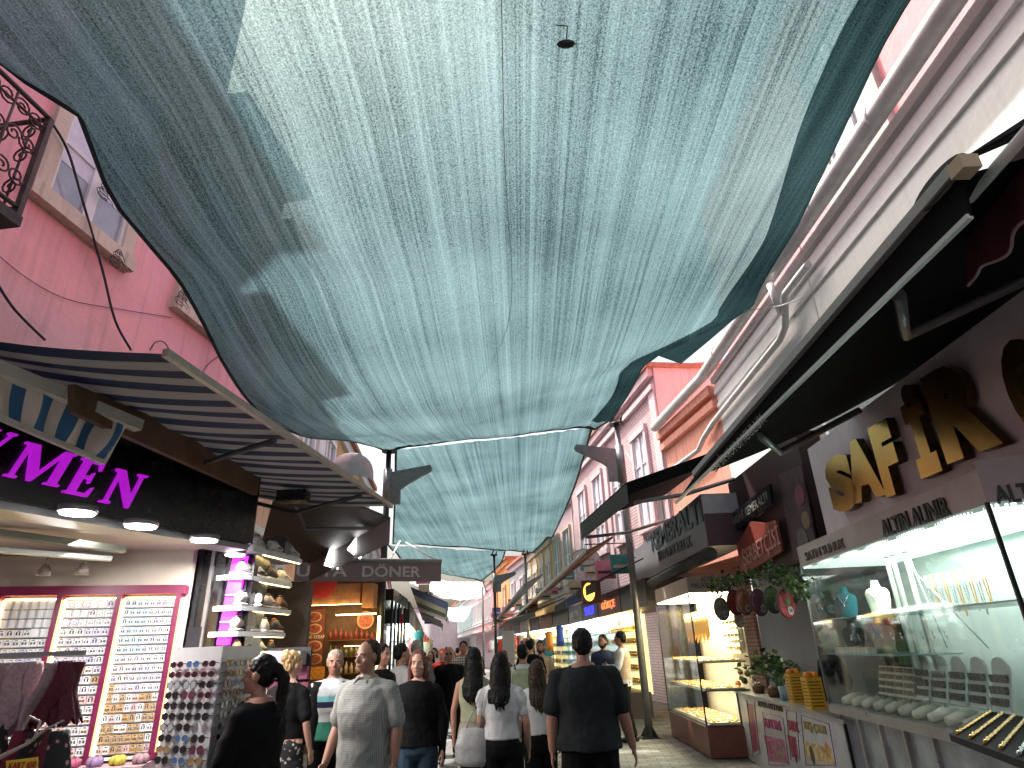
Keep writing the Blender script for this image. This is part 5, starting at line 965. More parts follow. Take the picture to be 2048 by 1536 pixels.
def foliage(pts,spread,nl,size,seed):
    r=random.Random(seed); x=B()
    for i in range(nl):
        c=lerpl(pts,r.random()) if len(pts)>1 else pts[0]; c=c+Vector((r.gauss(0,spread),r.gauss(0,spread),r.gauss(0,spread)))
        a=Vector((r.gauss(0,1),r.gauss(0,1),r.gauss(0,1)-.4)).normalized(); e=a.cross(Vector((r.random(),r.random(),1))).normalized(); sz=size*(.6+.8*r.random())
        x.add([c,c+a*sz*.5+e*sz*.38,c+a*sz,c+a*sz*.5-e*sz*.38,c+a*sz*.5+a.cross(e)*sz*.12],[(0,1,4),(1,2,4),(2,3,4),(3,0,4)],r.choice([0,0,1,1,2]))
    return x
for i in range(9):
    s_=-.12-.085*i; x=B(); x.fbox(FC,s_,s_-.07,1.465,1.515,-.2,-.12); x.ell(FC.p(s_-.035,1.52,-.16),.018,.012,.01,6,4,1); x.build('ring_box',[MATS['white_tray'],GOLD],None,'small white ring box on the lower glass shelf, %s from its far end'%['first','second','third','fourth','fifth','sixth','seventh','eighth','ninth'][i],'ring box','small ring boxes on the lower glass shelf')
for i in range(10):
    s_=-1.05-.09*i; x=B(); x.tube([FC.p(s_+.02*math.cos(t*PI/8),2.1-.3*math.sin(t*PI/8)*(1+.1*(i%3)),-.7) for t in range(9)],.005,5); x.build('silver_chain',[SIL,GOLD][i%2],None,'thin chain hanging at the back of the large case, %s from the divider'%['first','second','third','fourth','fifth','sixth','seventh','eighth','ninth','tenth'][i],'necklace','thin chains at the back of the large case')
gv=thing('vine_garland','artificial green vine garland draped above the juice counter','plant',atx(1520,1160,2.9)); pts=[atx(1425,1175,2.75),atx(1470,1158,2.8),atx(1520,1148,2.85),atx(1570,1150,2.9),atx(1600,1180,2.9)]
x=foliage(pts,.06,430,.065,4); x.build('leaves',LEAF,gv); x=B(); x.tube(pts,.012,6); x.build('vine',mat('vine_stem',(.06,.04,.02),.8),gv)
gb=thing('leaf_bunch','bunch of long curved banana-like leaves behind the fruit baskets','plant',atx(1540,1300,2.9)); x=foliage([on_counter(1500,1375,-.3)+Vector((0,0,.25)),on_counter(1540,1390,-.3)+Vector((0,0,.42)),on_counter(1580,1400,-.3)+Vector((0,0,.3))],.075,230,.10,9); x.build('leaves',LEAF,gb); x=B(); p=on_counter(1540,1390,-.3); x.tube([p,p+Vector((0,0,.4))],.02,6); x.build('stem',MATS['vine_stem'],gb)
# round drink signs
rs=[(1443,1218,.14,'grey',(.2,.22,.16)),(1470,1205,.15,'red',(.25,.04,.04)),(1488,1205,.15,'orange',(.35,.15,.08)),(1518,1205,.16,'plum',(.2,.08,.12)),(1545,1200,.16,'green',(.12,.2,.08)),(1572,1208,.17,'scarlet',(.35,.05,.05)),(1478,1240,.09,'beige',(.35,.28,.22))]
for i,(px,py,r,nm,cc) in enumerate(rs):
    F_=Fr(2.75-.03*i,7.9-.22*i if i<6 else 7.6,58,1); c=F_.P(px,py,0); t=thing('round_sign',nm+' round drink sign hanging in the row below the vine garland','sign',c,0,'round drink signs below the garland')
    rr=r*(c-CO).length/8.6
    for m_,k,o in ((mat('sign_rim_'+nm,tuple(v*.35 for v in cc),.5),1,0),(mat('sign_face_'+nm,cc,.5,0,.7,18),.88,.006)):
        x=B(); x.slab([c+F_.n*o+F_.d*rr*k*math.cos(a*PI/14)+Vector((0,0,rr*k*math.sin(a*PI/14))) for a in range(28)],F_.n*.006); x.build('disc' if o==0 else 'picture',m_,t)
    x=B(); cc2=c+F_.n*.013+F_.d*rr*.25-Vector((0,0,rr*.45)); x.slab([cc2+F_.d*rr*.3*math.cos(a*PI/8)+Vector((0,0,rr*.3*math.sin(a*PI/8))) for a in range(16)],F_.n*.003); x.build('price_disc',mat('price_white',(.5,.48,.46),.5),t)
    text('price','30',cc2+F_.n*.005-F_.d*rr*.17-Vector((0,0,rr*.12)),F_.d*rr*.34,Vector((0,0,rr*.24)),DKINK,.002,t)
    x=B(); x.tube([c+Vector((0,0,rr)),c+Vector((0,0,rr+.12))],.003,4); x.build('string',DARKM,t)
# fruit, baskets, cups
fr_=[(1478,1368,.05,(.5,.1,.03),'tomato red'),(1492,1362,.05,(.1,.03,.03),'dark plum'),(1486,1345,.045,(.12,.05,.05),'dark plum'),(1500,1348,.05,(.2,.09,.05),'brown'),(1474,1382,.05,(.25,.22,.08),'olive yellow'),(1495,1380,.05,(.6,.13,.04),'orange red'),(1508,1372,.05,(.55,.1,.04),'orange red')]
for i,(px,py,r,cc,nm) in enumerate(fr_):
    p=on_counter(px,1380,-.12-.03*i); z=FJ.P(px,py,-.12-.03*i).z; x=B(); x.ell((p.x,p.y,max(ZJ+r,z)),r,r,r*.95,12,8); x.build('fruit',mat('fruit_'+nm.replace(' ','_'),cc,.4,0,.3,15),None,nm+' fruit heaped on the juice counter end'+('' if nm in('tomato red','brown','olive yellow') else ', '+['','lower','upper','','','nearer','upper'][i]),'fruit','fruit heaped on the juice counter')
for i in range(2):
    p=on_counter(1520+30*i,1395,-.18); x=B(); n_=14
    x.rings([(Vector((p.x,p.y,p.z)),.07,.06),(Vector((p.x,p.y,p.z+.05)),.085,.07),(Vector((p.x,p.y,p.z+.1)),.095,.08)],n_); 
    for k in range(12): x.ell((p.x+.05*math.cos(k),p.y+.05*math.sin(k),p.z+.11+.01*(k%3)),.02,.02,.02,6,4,1)
    x.build('basket',[mat('wicker',(.16,.08,.04),.8,0,.5,50,.6,80),mat('hazelnut',(.35,.25,.18),.6,0,.4,30)],None,['wicker basket of nuts behind the printed fruit advert','wicker basket of nuts beside the stacked cups'][i],'basket','wicker baskets on the juice counter')
for i in range(5):
    p=on_counter(1566+5*i,1402,-.12-.03*i); x=B(); x.rings([(Vector((p.x,p.y,p.z)),.022,.022),(Vector((p.x,p.y,p.z+.16)),.032,.032)],12); x.build('cup_stack',mat('blue_cup',(.3,.42,.55),.4,0,.2,60),None,'stack of pale blue paper cups, %s beside the yellow crates'%['first','second','third','fourth','fifth'][i],'cups','stacked cups')
# ================= FURTHER RIGHT SHOPS
def shopfront(fr,s0,s1,label,col,glow,sign=None,signm=None,lm=DKINK,h=2.9,gold=False,spacing=.1):
    t=thing('small_shop',label,'shop',fr.p((s0+s1)/2,0)); x=B(); x.fbox(fr,s0,s1,2.35,h+.02,-1.0,.02); x.build('fascia',col,t)
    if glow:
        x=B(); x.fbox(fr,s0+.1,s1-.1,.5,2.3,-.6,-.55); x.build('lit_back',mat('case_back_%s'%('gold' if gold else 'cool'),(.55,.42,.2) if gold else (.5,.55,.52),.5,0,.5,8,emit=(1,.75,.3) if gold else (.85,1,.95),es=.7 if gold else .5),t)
        x=B(); x.fbox(fr,s0+.05,s1-.05,2.28,2.32,-.5,-.05); x.build('light_panel',WARM if gold else LED,t)
        x=B(); x.fbox(fr,s0+.05,s1-.05,0,.55,-.54,0); x.build('plinth',mat('dark_plinth',(.08,.06,.06),.4),t)
        for r in range(5):
            x=B(); z=.7+r*.3; x.fbox(fr,s0+.15,s1-.15,z,z+.015,-.5,-.1)
            n_=int((s1-s0)/.16)
            for k in range(n_): x.ell(fr.p(s0+.2+k*.16,z+.09,-.3),.045,.045,.07,7,5,1)
            x.build('display_row',[SHG,GOLD if gold else CARDM[0]],t)
        x=B(); x.fbox(fr,s0+.05,s1-.05,.55,2.28,-.01,0); x.build('glass_front',GLAZ,t)
    else:
        x=B(); x.fbox(fr,s0,s1,0,2.349,-1.0,-.9); x.build('door_wall',BLACK,t)
    if sign:
        w_=(s1-s0)*.6; m_=(s0+s1)/2; text('lettering',sign,fr.p(m_+w_/2,2.48,.025),-fr.d*w_ if fr is not None else None,Vector((0,0,.26)),signm or LET,.02,t)
    return t
q,_=FS.hit(1255,1400); 
FSa=Fr(2.75,13.6,-5,-1)
DKF=mat('dark_fascia',(.03,.028,.03),.4,0,.3); BRF=mat('brown_fascia',(.15,.05,.03),.5,0,.3)
shopfront(FSa,.3,2.6,'dark doorway shop behind the standing man in white',DKF,False)
shopfront(FSa,2.7,5.4,'gold lit jewellery window behind the man in the charcoal T-shirt',BRF,True,'GÖKÇE',mat('orange_neon',(.8,.12,.04),.5,emit=(1,.15,.05),es=1.2),gold=True)
shopfront(FSa,5.5,8.0,'cool white lit jewellery window next to the gold one',DKF,True,'TRABZON',mat('blue_lettering',(.03,.04,.5),.5,emit=(.05,.05,.9),es=.8))
shopfront(FSa,8.1,10.8,'grey fronted shop beyond the white pillar',GREYM,True,'ALTIN',LET)
FSb=Fr(FSa.p(11,0).x,FSa.p(11,0).y,-9,-1)
for i in range(8): shopfront(FSb,i*3,i*3+2.8,['dim shop with red goods past the white pillar','small gold lit shop beyond the white pillar','dark brown distant shop with a warm window','distant pale lit shop under the orange building','distant shop with a brown fascia under the rose building','far shop with cool window','far gold lit shop near the end of the lane','last small shop on the right side of the lane'][i],[DKF,BRF,DKF,GREYM][i%4],True,None,gold=i%2==1)
FLs=Fr(-3.1,18.2,-7.5,1)
for i in range(8): shopfront(FLs,i*3,i*3+2.8,['dark left shop just beyond the black stall','left shop with cool lit window past the black stall','left shop with warm window halfway down the lane','distant grey left shop','distant left shop with gold window','far left shop with pale window','far left shop near the hanging banner','last small shop on the left side of the lane'][i],[DKF,GREYM,BRF,DKF][i%4],True,None,gold=i%3==2)
# round shop badge and oval hanging sign
hs=thing('hanging_sign','white oval hanging sign lettered D&F parfumerie on a bracket','sign',aty(1170,1130,16)); F_=Fr(0,16,90,1); c=F_.P(1171,1115)
x=B(); x.slab([c+Vector((.33*math.cos(a*PI/14),0,.19*math.sin(a*PI/14))) for a in range(28)],(0,-.04,0)); x.build('plate',mat('ivory_plate',(.6,.55,.52),.5),hs); x=B(); x.tube([c+Vector((.34*math.cos(a*PI/14),-.02,.2*math.sin(a*PI/14))) for a in range(29)],.018,6); x.build('rim',GREYM,hs)
text('lettering','D&F',c+Vector((-.11,-.041,.01)),Vector((.22,0,0)),Vector((0,0,.1)),DKINK,.004,hs); text('lettering','parfumerie',c+Vector((-.2,-.041,-.1)),Vector((.4,0,0)),Vector((0,0,.08)),DKINK,.004,hs); x=B(); x.tube([c+Vector((.0,0,.2)),c+Vector((0,0,.32)),c+Vector((1.2,0,.32))],.015,6); x.build('bracket',DARKM,hs)
lb=thing('light_box_sign','amber backlit box sign with a round emblem over the gold lit window','sign',aty(1178,1190,15)); F_=Fr(0,15,90,1); pbox(F_,1166,1160,1200,1208,-.15,0,'box',BRF,lb); disc(F_,1178,1184,.13,.001,emis('amber_glow',(1,.5,.08),1.6),'emblem',lb,.01,rz=.2)
# small awnings and pipes beyond
for i,(a,c_,m_,lab) in enumerate((((1030,1235),(1175,1105),mat('rusty_awning',(.3,.12,.09),.7,0,.4,6),'sloping reddish awning roof under the oval hanging sign'),((975,1260),(1050,1170),DG2,'grey sloping awning further down the right side'))):
    p=atz(*a,3.2); q=atz(*c_,3.2); x=B(); x.slab([p,q,q+Vector((.5,.05,.25)),p+Vector((.5,.05,.25))],(0,0,.04)); x.beam(p,q,.05,.09); x.build('shop_awning',m_,None,lab,'awning')
    if i==0:
        x=B(); x.tube([p+Vector((-.02,0,.03)),q+Vector((-.02,0,.03))],.04,8); x.build('awning_bar',PLAINW,None,'white front bar of the sloping reddish awning','bar')
x=B(); p=atz(1072,1390,1.0); p=aty(1020,1400,16.5); a=aty(1004,1262,16.5); c=aty(1028,1262,16.5); x.slab([(a.x,16.5,0),(c.x,16.5,0),(c.x,16.9,0),(a.x,16.9,0)],(0,0,a.z)); x.build('white_pillar',mat('matt_white_board',(.55,.55,.56),.7,0,.08),None,'plain white rectangular pillar in the middle of the lane','pillar')
dm=thing('dome_awning','pale pink and grey quarter-dome window awning on the peach building','awning',aty(700,960,12.6)); 
F_=Fr(0,12.0,90,1); c=F_.P(702,965)
for sgm in range(3):
    x=B(); a0=-.0+sgm*PI/6; a1=a0+PI/6
    def df(u,v,a0=a0,a1=a1): a=a0+(a1-a0)*v; k=u*PI; return c+Vector((-.45*math.cos(k)*1.0,-.55*math.cos(a)*math.sin(k)**.7,.6*math.sin(a)*math.sin(k)**.7))
    x.grid(df,14,4); x.build('panel',[mat('dome_grey',(.5,.47,.5),.7),mat('dome_pink',(.6,.42,.48),.7),MATS['dome_grey']][sgm],dm)
# wires tying the net and hanging lamp
def wire(ps,r,label): x=B(); x.tube(ps,r,5); x.build('tie_wire',PLAINW,None,label,'wire')
wire([atx(1488,622,3.3),atx(1560,612,3.6),atx(1618,592,3.93)],.008,'white cord tying the net corner to the white wall'); wire([atx(1588,455,3.7),atx(1605,510,3.85),atx(1640,645,3.9)],.007,'white cord hanging down the white wall from the gutter')
wire([atx(1236,852,2.36),atx(1190,862,2.2),atx(1182,852,2.0)],.01,'short cord between the net corner and the grey post'); wire([atx(1250,900,2.4),atx(1285,960,2.6)],.008,'cable running down from the grey post across the brick wall')
x=B(); x.tube([atx(1540,568,3.66),atx(1552,600,3.7),atx(1562,628,3.8)],.05,10); x.build('pipe_elbow',GUTM,None,'short grey pipe branch crossing the mouldings on the white wall','pipe')
hp=atz(1132,88,5.05); x=B(); x.tube([hp+Vector((0,0,.0)),hp+Vector((.02,0,.16)),hp+Vector((-.05,.02,.2))],.004,5); x.ell(hp,.06,.03,.02,10,6); x.build('dangling_clip',DARKM,None,'small dark clip dangling under the big shade net','clip')

# distant clutter: blade signs, awnings, goods
rq=random.Random(21)
cn=['red','white','navy','cream','black','orange','teal','pink']; cc=[(.4,.03,.03),(.55,.55,.56),(.03,.05,.2),(.5,.42,.3),(.03,.03,.03),(.6,.2,.03),(.05,.25,.25),(.6,.2,.28)]
for side,frr in ((1,FSa),(1,FSb),(-1,FLs)):
    L=(9.5 if frr is FSa else 23); k=int(L/1.5)
    for i in range(k):
        s=.8+i*1.5; z=rq.uniform(2.95,3.7); c=rq.randrange(8); w=rq.uniform(.3,.55); h=rq.uniform(.25,.6); x=B(); x.fbox(frr,s,s+.05,z,z+h,.15,.15+w,0); x.fbox(frr,s+.055,s+.06,z+h*.3,z+h*.45,.2,.1+w,1); x.fbox(frr,s-.006,s-.001,z+h*.3,z+h*.45,.2,.1+w,1); x.fbox(frr,s+.01,s+.04,z+h*.8,z+h*.83,0,.149,2)
        x.build('blade_sign',[mat('sign_'+cn[c],cc[c],.5,0,.2),[DKINK,LET][c in(0,2,4,6)],DARKM],None,'%s projecting shop sign on the %s side of the lane, %s'%(cn[c],'right' if side>0 else 'left',['near the posts','a little further on','about halfway down','beyond the halfway point','far away'][min(4,int((frr.p(s,0).y-14)/6.5))]),'sign','%s projecting signs along the lane'%cn[c])
    for i in range(int(L/2.9)):
        s=.2+i*2.95; c=rq.choice([1,3,4,4,7,2]); x=B(); a=frr.p(s,3.3,.02); e=frr.p(s+2.5,3.3,.02); q=frr.n*rq.uniform(.8,1.3)-Vector((0,0,.45)); x.slab([a,e,e+q,a+q],(0,0,.03)); x.slab([a+q-Vector((0,0,.001)),e+q-Vector((0,0,.001)),e+q-Vector((0,0,.18)),a+q-Vector((0,0,.18))],frr.n*.012)
        x.build('small_awning',mat('awn_'+cn[c],tuple(v*.7 for v in cc[c]),.8,0,.2),None,'%s shop awning on the %s side of the lane, number %s in its row'%(cn[c],'right' if side>0 else 'left',['one','two','three','four','five','six','seven','eight'][i]),'awning','small awnings along the lane')
    for i in range(int(L/.9)):
        s=.5+i*.9; c=rq.randrange(8); p=frr.p(s,rq.uniform(1.5,2.0),.25+rq.random()*.3); x=B(); x.rings([(p+Vector((0,0,z)),a,e) for z,a,e in((-.35,.16,.05),(-.1,.14,.06),(.15,.12,.05),(.3,.16,.04),(.36,.05,.03))],10); x.tube([p+Vector((0,0,.36)),p+Vector((0,0,.5))],.006,4)
        if frr is FSa: continue
        x.build('hanging_garment',mat('garment_'+cn[c],cc[c],.9,0,.3,10),None,'%s garment hung outside a shop on the %s side, %s'%(cn[c],'right' if side>0 else 'left',['close to the posts','a little further on','halfway down the lane','far down the lane','at the far end'][min(4,int((frr.p(s,0).y-14)/6.5))]),'garment','%s garments hung outside shops'%cn[c])
# ================= PEOPLE
def cloth(name,col,kind='plain',sc_=1,rough=.85,var=.2):
    m=mat(name,col,rough,0,var,10,.35,45)
    if kind in('check','plaid'):
        n,N,b=nodes(m); tc=N.new('ShaderNodeTexCoord'); sp=N.new('ShaderNodeSeparateXYZ'); n.links.new(tc.outputs['Object'],sp.inputs[0])
        f=90 if kind=='check' else 22
        a=mathn(n,'GREATER_THAN',mathn(n,'FRACT',mathn(n,'MULTIPLY',sp.outputs[0],f)),.72 if kind=='check' else .5); c=mathn(n,'GREATER_THAN',mathn(n,'FRACT',mathn(n,'MULTIPLY',sp.outputs[2],f)),.72 if kind=='check' else .5)
        s_=mathn(n,'MULTIPLY',mathn(n,'ADD',a,c),.5); mx=N.new('ShaderNodeMix'); mx.data_type='RGBA'; n.links.new(s_,mx.inputs[0]); mx.inputs[6].default_value=(*col,1); mx.inputs[7].default_value=(*([v*.3 for v in col] if kind=='check' else (.5,.48,.46)),1); n.links.new(mx.outputs[2],b.inputs['Base Color'])
    if kind=='bands':
        n,N,b=nodes(m); tc=N.new('ShaderNodeTexCoord'); sp=N.new('ShaderNodeSeparateXYZ'); n.links.new(tc.outputs['Object'],sp.inputs[0]); cr=N.new('ShaderNodeValToRGB'); cr.color_ramp.interpolation='CONSTANT'; mr=N.new('ShaderNodeMapRange'); mr.inputs[1].default_value=.95; mr.inputs[2].default_value=1.45; n.links.new(sp.outputs[2],mr.inputs[0]); n.links.new(mr.outputs[0],cr.inputs[0])
        e=cr.color_ramp.elements; e[0].position=0; e[0].color=(.05,.22,.16,1); e[1].position=.18; e[1].color=(.5,.5,.5,1)
        for p,c in ((.42,(.02,.02,.05,1)),(.52,(.18,.42,.48,1)),(.62,(.45,.47,.5,1))): q=e.new(p); q.color=c
        n.links.new(cr.outputs[0],b.inputs['Base Color'])
    if kind=='print':
        n,N,b=nodes(m); tc=N.new('ShaderNodeTexCoord'); v=N.new('ShaderNodeTexVoronoi'); v.inputs['Scale'].default_value=28; n.links.new(tc.outputs['Object'],v.inputs['Vector']); g_=mathn(n,'LESS_THAN',v.outputs[0],.33); mx=N.new('ShaderNodeMix'); mx.data_type='RGBA'; n.links.new(g_,mx.inputs[0]); mx.inputs[6].default_value=(*col,1); mx.inputs[7].default_value=(.3,.28,.26,1); n.links.new(mx.outputs[2],b.inputs['Base Color'])
    if kind=='hair':
        n,N,b=nodes(m); tc=N.new('ShaderNodeTexCoord'); mp=N.new('ShaderNodeMapping'); mp.inputs['Scale'].default_value=(110,110,9); n.links.new(tc.outputs['Object'],mp.inputs[0]); ns=N.new('ShaderNodeTexNoise'); ns.inputs['Scale'].default_value=1; ns.inputs['Detail'].default_value=4; n.links.new(mp.outputs[0],ns.inputs['Vector'])
        cr=N.new('ShaderNodeValToRGB'); e=cr.color_ramp.elements; e[0].position=.35; e[1].position=.7; e[0].color=(*[v*.4 for v in col],1); e[1].color=(*[min(1,v*1.9) for v in col],1); n.links.new(ns.outputs[0],cr.inputs[0]); n.links.new(cr.outputs[0],b.inputs['Base Color'])
        bp=N.new('ShaderNodeBump'); bp.inputs['Strength'].default_value=.6; bp.inputs['Distance'].default_value=.004; n.links.new(ns.outputs[0],bp.inputs['Height']); n.links.new(bp.outputs[0],b.inputs['Normal'])
    m.node_tree.nodes['Principled BSDF'].inputs['Specular IOR Level'].default_value=.12 if kind!='hair' else .14
    return m
def skinm(name,col):
    m=mat(name,col,.5,0,.1,22,.15,160); b=m.node_tree.nodes['Principled BSDF']; b.inputs['Subsurface Weight'].default_value=.12; b.inputs['Subsurface Radius'].default_value=(.02,.008,.004); return m
SK=[skinm('skin_warm',(.42,.21,.15)),skinm('skin_tan',(.30,.145,.10)),skinm('skin_fair',(.52,.29,.22))]
LIP=mat('lips',(.28,.07,.06),.4); EYEW=mat('eye_white',(.5,.48,.45),.3); EYED=mat('iris_dark',(.01,.008,.006),.2); BROWM=mat('brow_hair',(.015,.01,.008),.9)
def blobmesh(b,name,mt,vox,smooth=3,wr=0,seed=0,ws=9):
    me=b.mesh('tmp',mt); o=bpy.data.objects.new('tmp',me); COL.objects.link(o)
    r=o.modifiers.new('r','REMESH'); r.mode='VOXEL'; r.voxel_size=vox; r.use_smooth_shade=True
    s=o.modifiers.new('s','SMOOTH'); s.iterations=smooth; s.factor=.5
    dg=bpy.context.evaluated_depsgraph_get(); m2=bpy.data.meshes.new_from_object(o.evaluated_get(dg)); bpy.data.objects.remove(o); bpy.data.meshes.remove(me); m2.name=name
    if wr>0:
        ns_=[v.normal.copy() for v in m2.vertices]
        for v,nn in zip(m2.vertices,ns_):
            c=v.co; f=noise.noise(Vector((c.x*ws,c.y*ws,c.z*ws*.8+seed)))+.55*noise.noise(Vector((c.x*ws*1.1+c.z*5+7,c.y*ws*.8,c.z*ws*1.6-abs(c.x)*12+seed)))+.3*noise.noise(c*ws*3)
            v.co=c+nn*(wr*f)
    m2.materials.clear(); m2.materials.append(mt)
    return m2
def limb(x,pts,rs,n=12):
    q=[];r=[]
    for i in range(len(pts)-1):
        for k in range(4): t=k/4; q.append(pts[i].lerp(pts[i+1],t)); r.append(rs[i]+(rs[i+1]-rs[i])*t)
    q.append(pts[-1]); r.append(rs[-1]); x.tube(q,r,n)
    for p,rr in ((pts[0],rs[0]),(pts[-1],rs[-1])): x.ell(p,rr,rr,rr,10,6)
    for p,rr in zip(pts[1:-1],rs[1:-1]): x.ell(p,rr,rr,rr,10,6)
V=Vector
def hand(x,w,dr,pn,side,s,curl=.5):
    """w wrist, dr pointing to fingers, pn palm normal, side=+1 thumb towards dr x pn"""
    dr=dr.normalized(); pn=(pn-dr*pn.dot(dr)).normalized(); ac=dr.cross(pn).normalized()*side
    x.rings([(w+dr*t*s,ac*a*s,pn*c*s) for t,a,c in ((-.01,.024,.019),(.02,.032,.016),(.05,.040,.014),(.085,.039,.012),(.10,.030,.009))],12)
    for i,(o,L) in enumerate(((.030,.070),(.010,.078),(-.010,.073),(-.030,.056))):
        b0=w+dr*.085*s+ac*o*s; a=0; p=b0; pts=[p]; 
        for k,sg in enumerate((.45,.3,.25)):
            a+=curl*(.45+.1*i)*(1 if k else .6); d=(dr*math.cos(a)+pn*math.sin(a)+ac*(o*1.5)).normalized(); p=p+d*L*sg*s; pts.append(p)
        x.tube(pts,[.0088*s,.0084*s,.0078*s,.0062*s],8); x.ell(pts[-1],.0062*s,.0062*s,.0062*s,8,5)
    t0=w+dr*.025*s+ac*.03*s; t1=t0+(dr*.5+ac*.75+pn*.3).normalized()*.035*s; t2=t1+(dr*.9+ac*.25+pn*.35).normalized()*.03*s; t3=t2+(dr*.95+pn*.3).normalized()*.022*s
    x.tube([t0,t1,t2,t3],[.012*s,.0105*s,.0095*s,.0075*s],8); x.ell(t3,.0075*s,.0075*s,.0075*s,8,5)
PB={}
def person(label,px,py,dist,h,yaw,top,bottom,hairm,skin=0,female=False,sleeve='short',hair='short',stride=.12,build=1.0,arms=None,vox=.0085,headyaw=0,headtilt=0,hem=.86,
           skirt=False,vest=None,shoes=None,loose=1.0,face=True,extras=None,glasses=False,beard=False,pos=None,curl=.5,pattern=None,jacket=None,hairlen=1.2,belly=0,cuffs=False):
    d=ray(px,py); k=dist/math.hypot(d.x,d.y); X,Y=(d.x*k,d.y*k) if pos is None else pos
    t=thing('person',label,'person',(X,Y,0),R(yaw)); s=h/1.732; S=lambda v:Vector(v)*s
    fw=.90 if female else 1.0; sw=(.178 if not female else .155)*(1+(build-1)*.7); bw=build
    x=B()
    # torso
    T=[(.84,.10,.085),(.90,.155 if not female else .165,.11),(.97,.16 if not female else .17,.115),(1.05,.15 if not female else .14,.105),(1.14,.148 if not female else .122,.10+belly),(1.24,.165*fw,.112+belly*.7),(1.33,.174*fw,.115),(1.385,.160*fw,.10),(1.425,.118,.082),(1.455,.085,.068),(1.485,.060,.058)]
    x.rings([(V((0,(belly*.35 if 1.0<z<1.3 else 0)-(.012 if z>1.4 else 0),z))*s,a*s*bw,c*s*(1+(bw-1)*1.2)) for z,a,c in T],20)
    if female: 
        for q in(-1,1): x.ell(S((q*.068,.085,1.27)),.06*s,.052*s,.062*s,10,8)
    # neck and head
    hc=V((0,.012,1.628)); Hr=Matrix.Rotation(R(headyaw),3,'Z')@Matrix.Rotation(R(headtilt),3,'X'); piv=V((0,-.01,1.49))
    def hp(v): return (piv+Hr@(V(v)-piv)-V((0,-.006,.016)))*s
    limb(x,[S((0,-.018,1.43)),hp((0,-.008,1.50)),hp((0,-.005,1.57))],[.058*s*(1 if not female else .86),.053*s*(1 if not female else .84),.052*s*(1 if not female else .84)])
    hx=.074 if not female else .07
    x.ell(hp((0,.0,1.648)),hx*s,.094*s,.098*s,18,14,rot=Hr); x.ell(hp((0,.028,1.595)),(hx-.012)*s,.068*s,.082*s,16,12,rot=Hr); x.ell(hp((0,.056,1.545)),.034*s,.036*s,.026*s,12,8,rot=Hr); x.ell(hp((0,.02,1.565)),(hx-.014)*s,.06*s,.04*s,12,8,rot=Hr)
    for q in(-1,1): x.ell(hp((q*(hx+.003),-.002,1.622)),.009*s,.02*s,.031*s,10,8,rot=Hr@Matrix.Rotation(R(-12*q),3,'Z')); x.ell(hp((q*.04,.068,1.60)),.024*s,.02*s,.022*s,10,8,rot=Hr); x.ell(hp((q*.03,.086,1.652)),.026*s,.012*s,.008*s,10,6,rot=Hr)
    x.tube([hp((0,.088,1.645)),hp((0,.100,1.625)),hp((0,.113,1.604)),hp((0,.100,1.594))],[.009*s,.0105*s,.0145*s,.010*s],8); 
    for q in(-1,1): x.ell(hp((q*.012,.098,1.600)),.009*s,.011*s,.009*s,8,6,rot=Hr)
    x.ell(hp((0,.090,1.572)),.024*s,.011*s,.007*s,10,6,rot=Hr); x.ell(hp((0,.087,1.560)),.02*s,.011*s,.007*s,10,6,rot=Hr)
    # arms
    if arms is None: arms=(None,None)
    AR=[]
    for q,a in ((-1,arms[0]),(1,arms[1])):
        sh=V((q*sw,-.012,1.368)); 
        if a is None: el=V((q*(sw+.055*bw+.01),-.03-.02*q*stride*4,1.135)); wr_=V((q*(sw+.065*bw),.05+q*stride*.45,.90))
        else: el,wr_=V(a[0]),V(a[1])
        AR.append((sh*s,el*s,wr_*s)); m_=build*(1 if not female else .82)
        limb(x,[S((q*sw*.5,-.012,1.40)),sh*s,sh.lerp(el,.5)*s,el*s],[.055*s,.056*s*m_,.046*s*m_,.038*s*m_]); limb(x,[el*s,el.lerp(wr_,.35)*s,wr_*s],[.038*s*m_,.038*s*m_,.025*s*max(.9,m_)])
        dr=(wr_-el).normalized(); pn=V((-q,.1,0)) if a is None or len(a)<3 else V(a[2]); hs=s*(1 if not female else .9)
        hand(x,wr_*s,dr,pn,(-1 if q<0 else 1)*(1 if a is None or len(a)<4 else a[3]),hs,curl)
    # legs
    LG=[]
    for q in(-1,1):
        st=stride*q; hp_=V((q*.088*(1+(bw-1)*.6),0,.90)); kn=V((q*.095,st*.75+.02,.49)); an=V((q*.098,st*1.2-.03,.085+(.05 if st<0 else 0)))
        LG.append((hp_*s,kn*s,an*s)); limb(x,[hp_*s,hp_.lerp(kn,.5)*s,kn*s],[.088*s*bw,.074*s*bw,.056*s]); limb(x,[kn*s,kn.lerp(an,.35)*s,an*s],[.054*s,.056*s,.036*s])
        x.ell(an*s+S((0,.045,-.045)),.04*s,.11*s,.036*s,12,8)
    bo=link('body',blobmesh(x,'body',SK[skin],vox,2),t)
    # face
    if face:
        for q in(-1,1):
            e=B(); e.ell(hp((q*.031,.0855,1.632)),.0125*s,.006*s,.0065*s,10,6,rot=Hr); 
            e.ell(hp((q*.031,.0905,1.632)),.0055*s,.002*s,.0058*s,8,5,1,rot=Hr); me=e.mesh('eye',[EYEW,EYED]); link('eye',me,t)
            e=B(); e.tube([hp((q*.015,.094,1.650)),hp((q*.031,.097,1.656)),hp((q*.048,.083,1.650))],[.003*s,.0038*s,.002*s],6); link('eyebrow',e.mesh('eyebrow',BROWM),t)
        e=B(); e.tube([hp((-.022,.094,1.566)),hp((0,.1015,1.568)),hp((.022,.094,1.566))],[.002*s,.0055*s,.002*s],6); link('mouth',e.mesh('mouth',LIP),t)
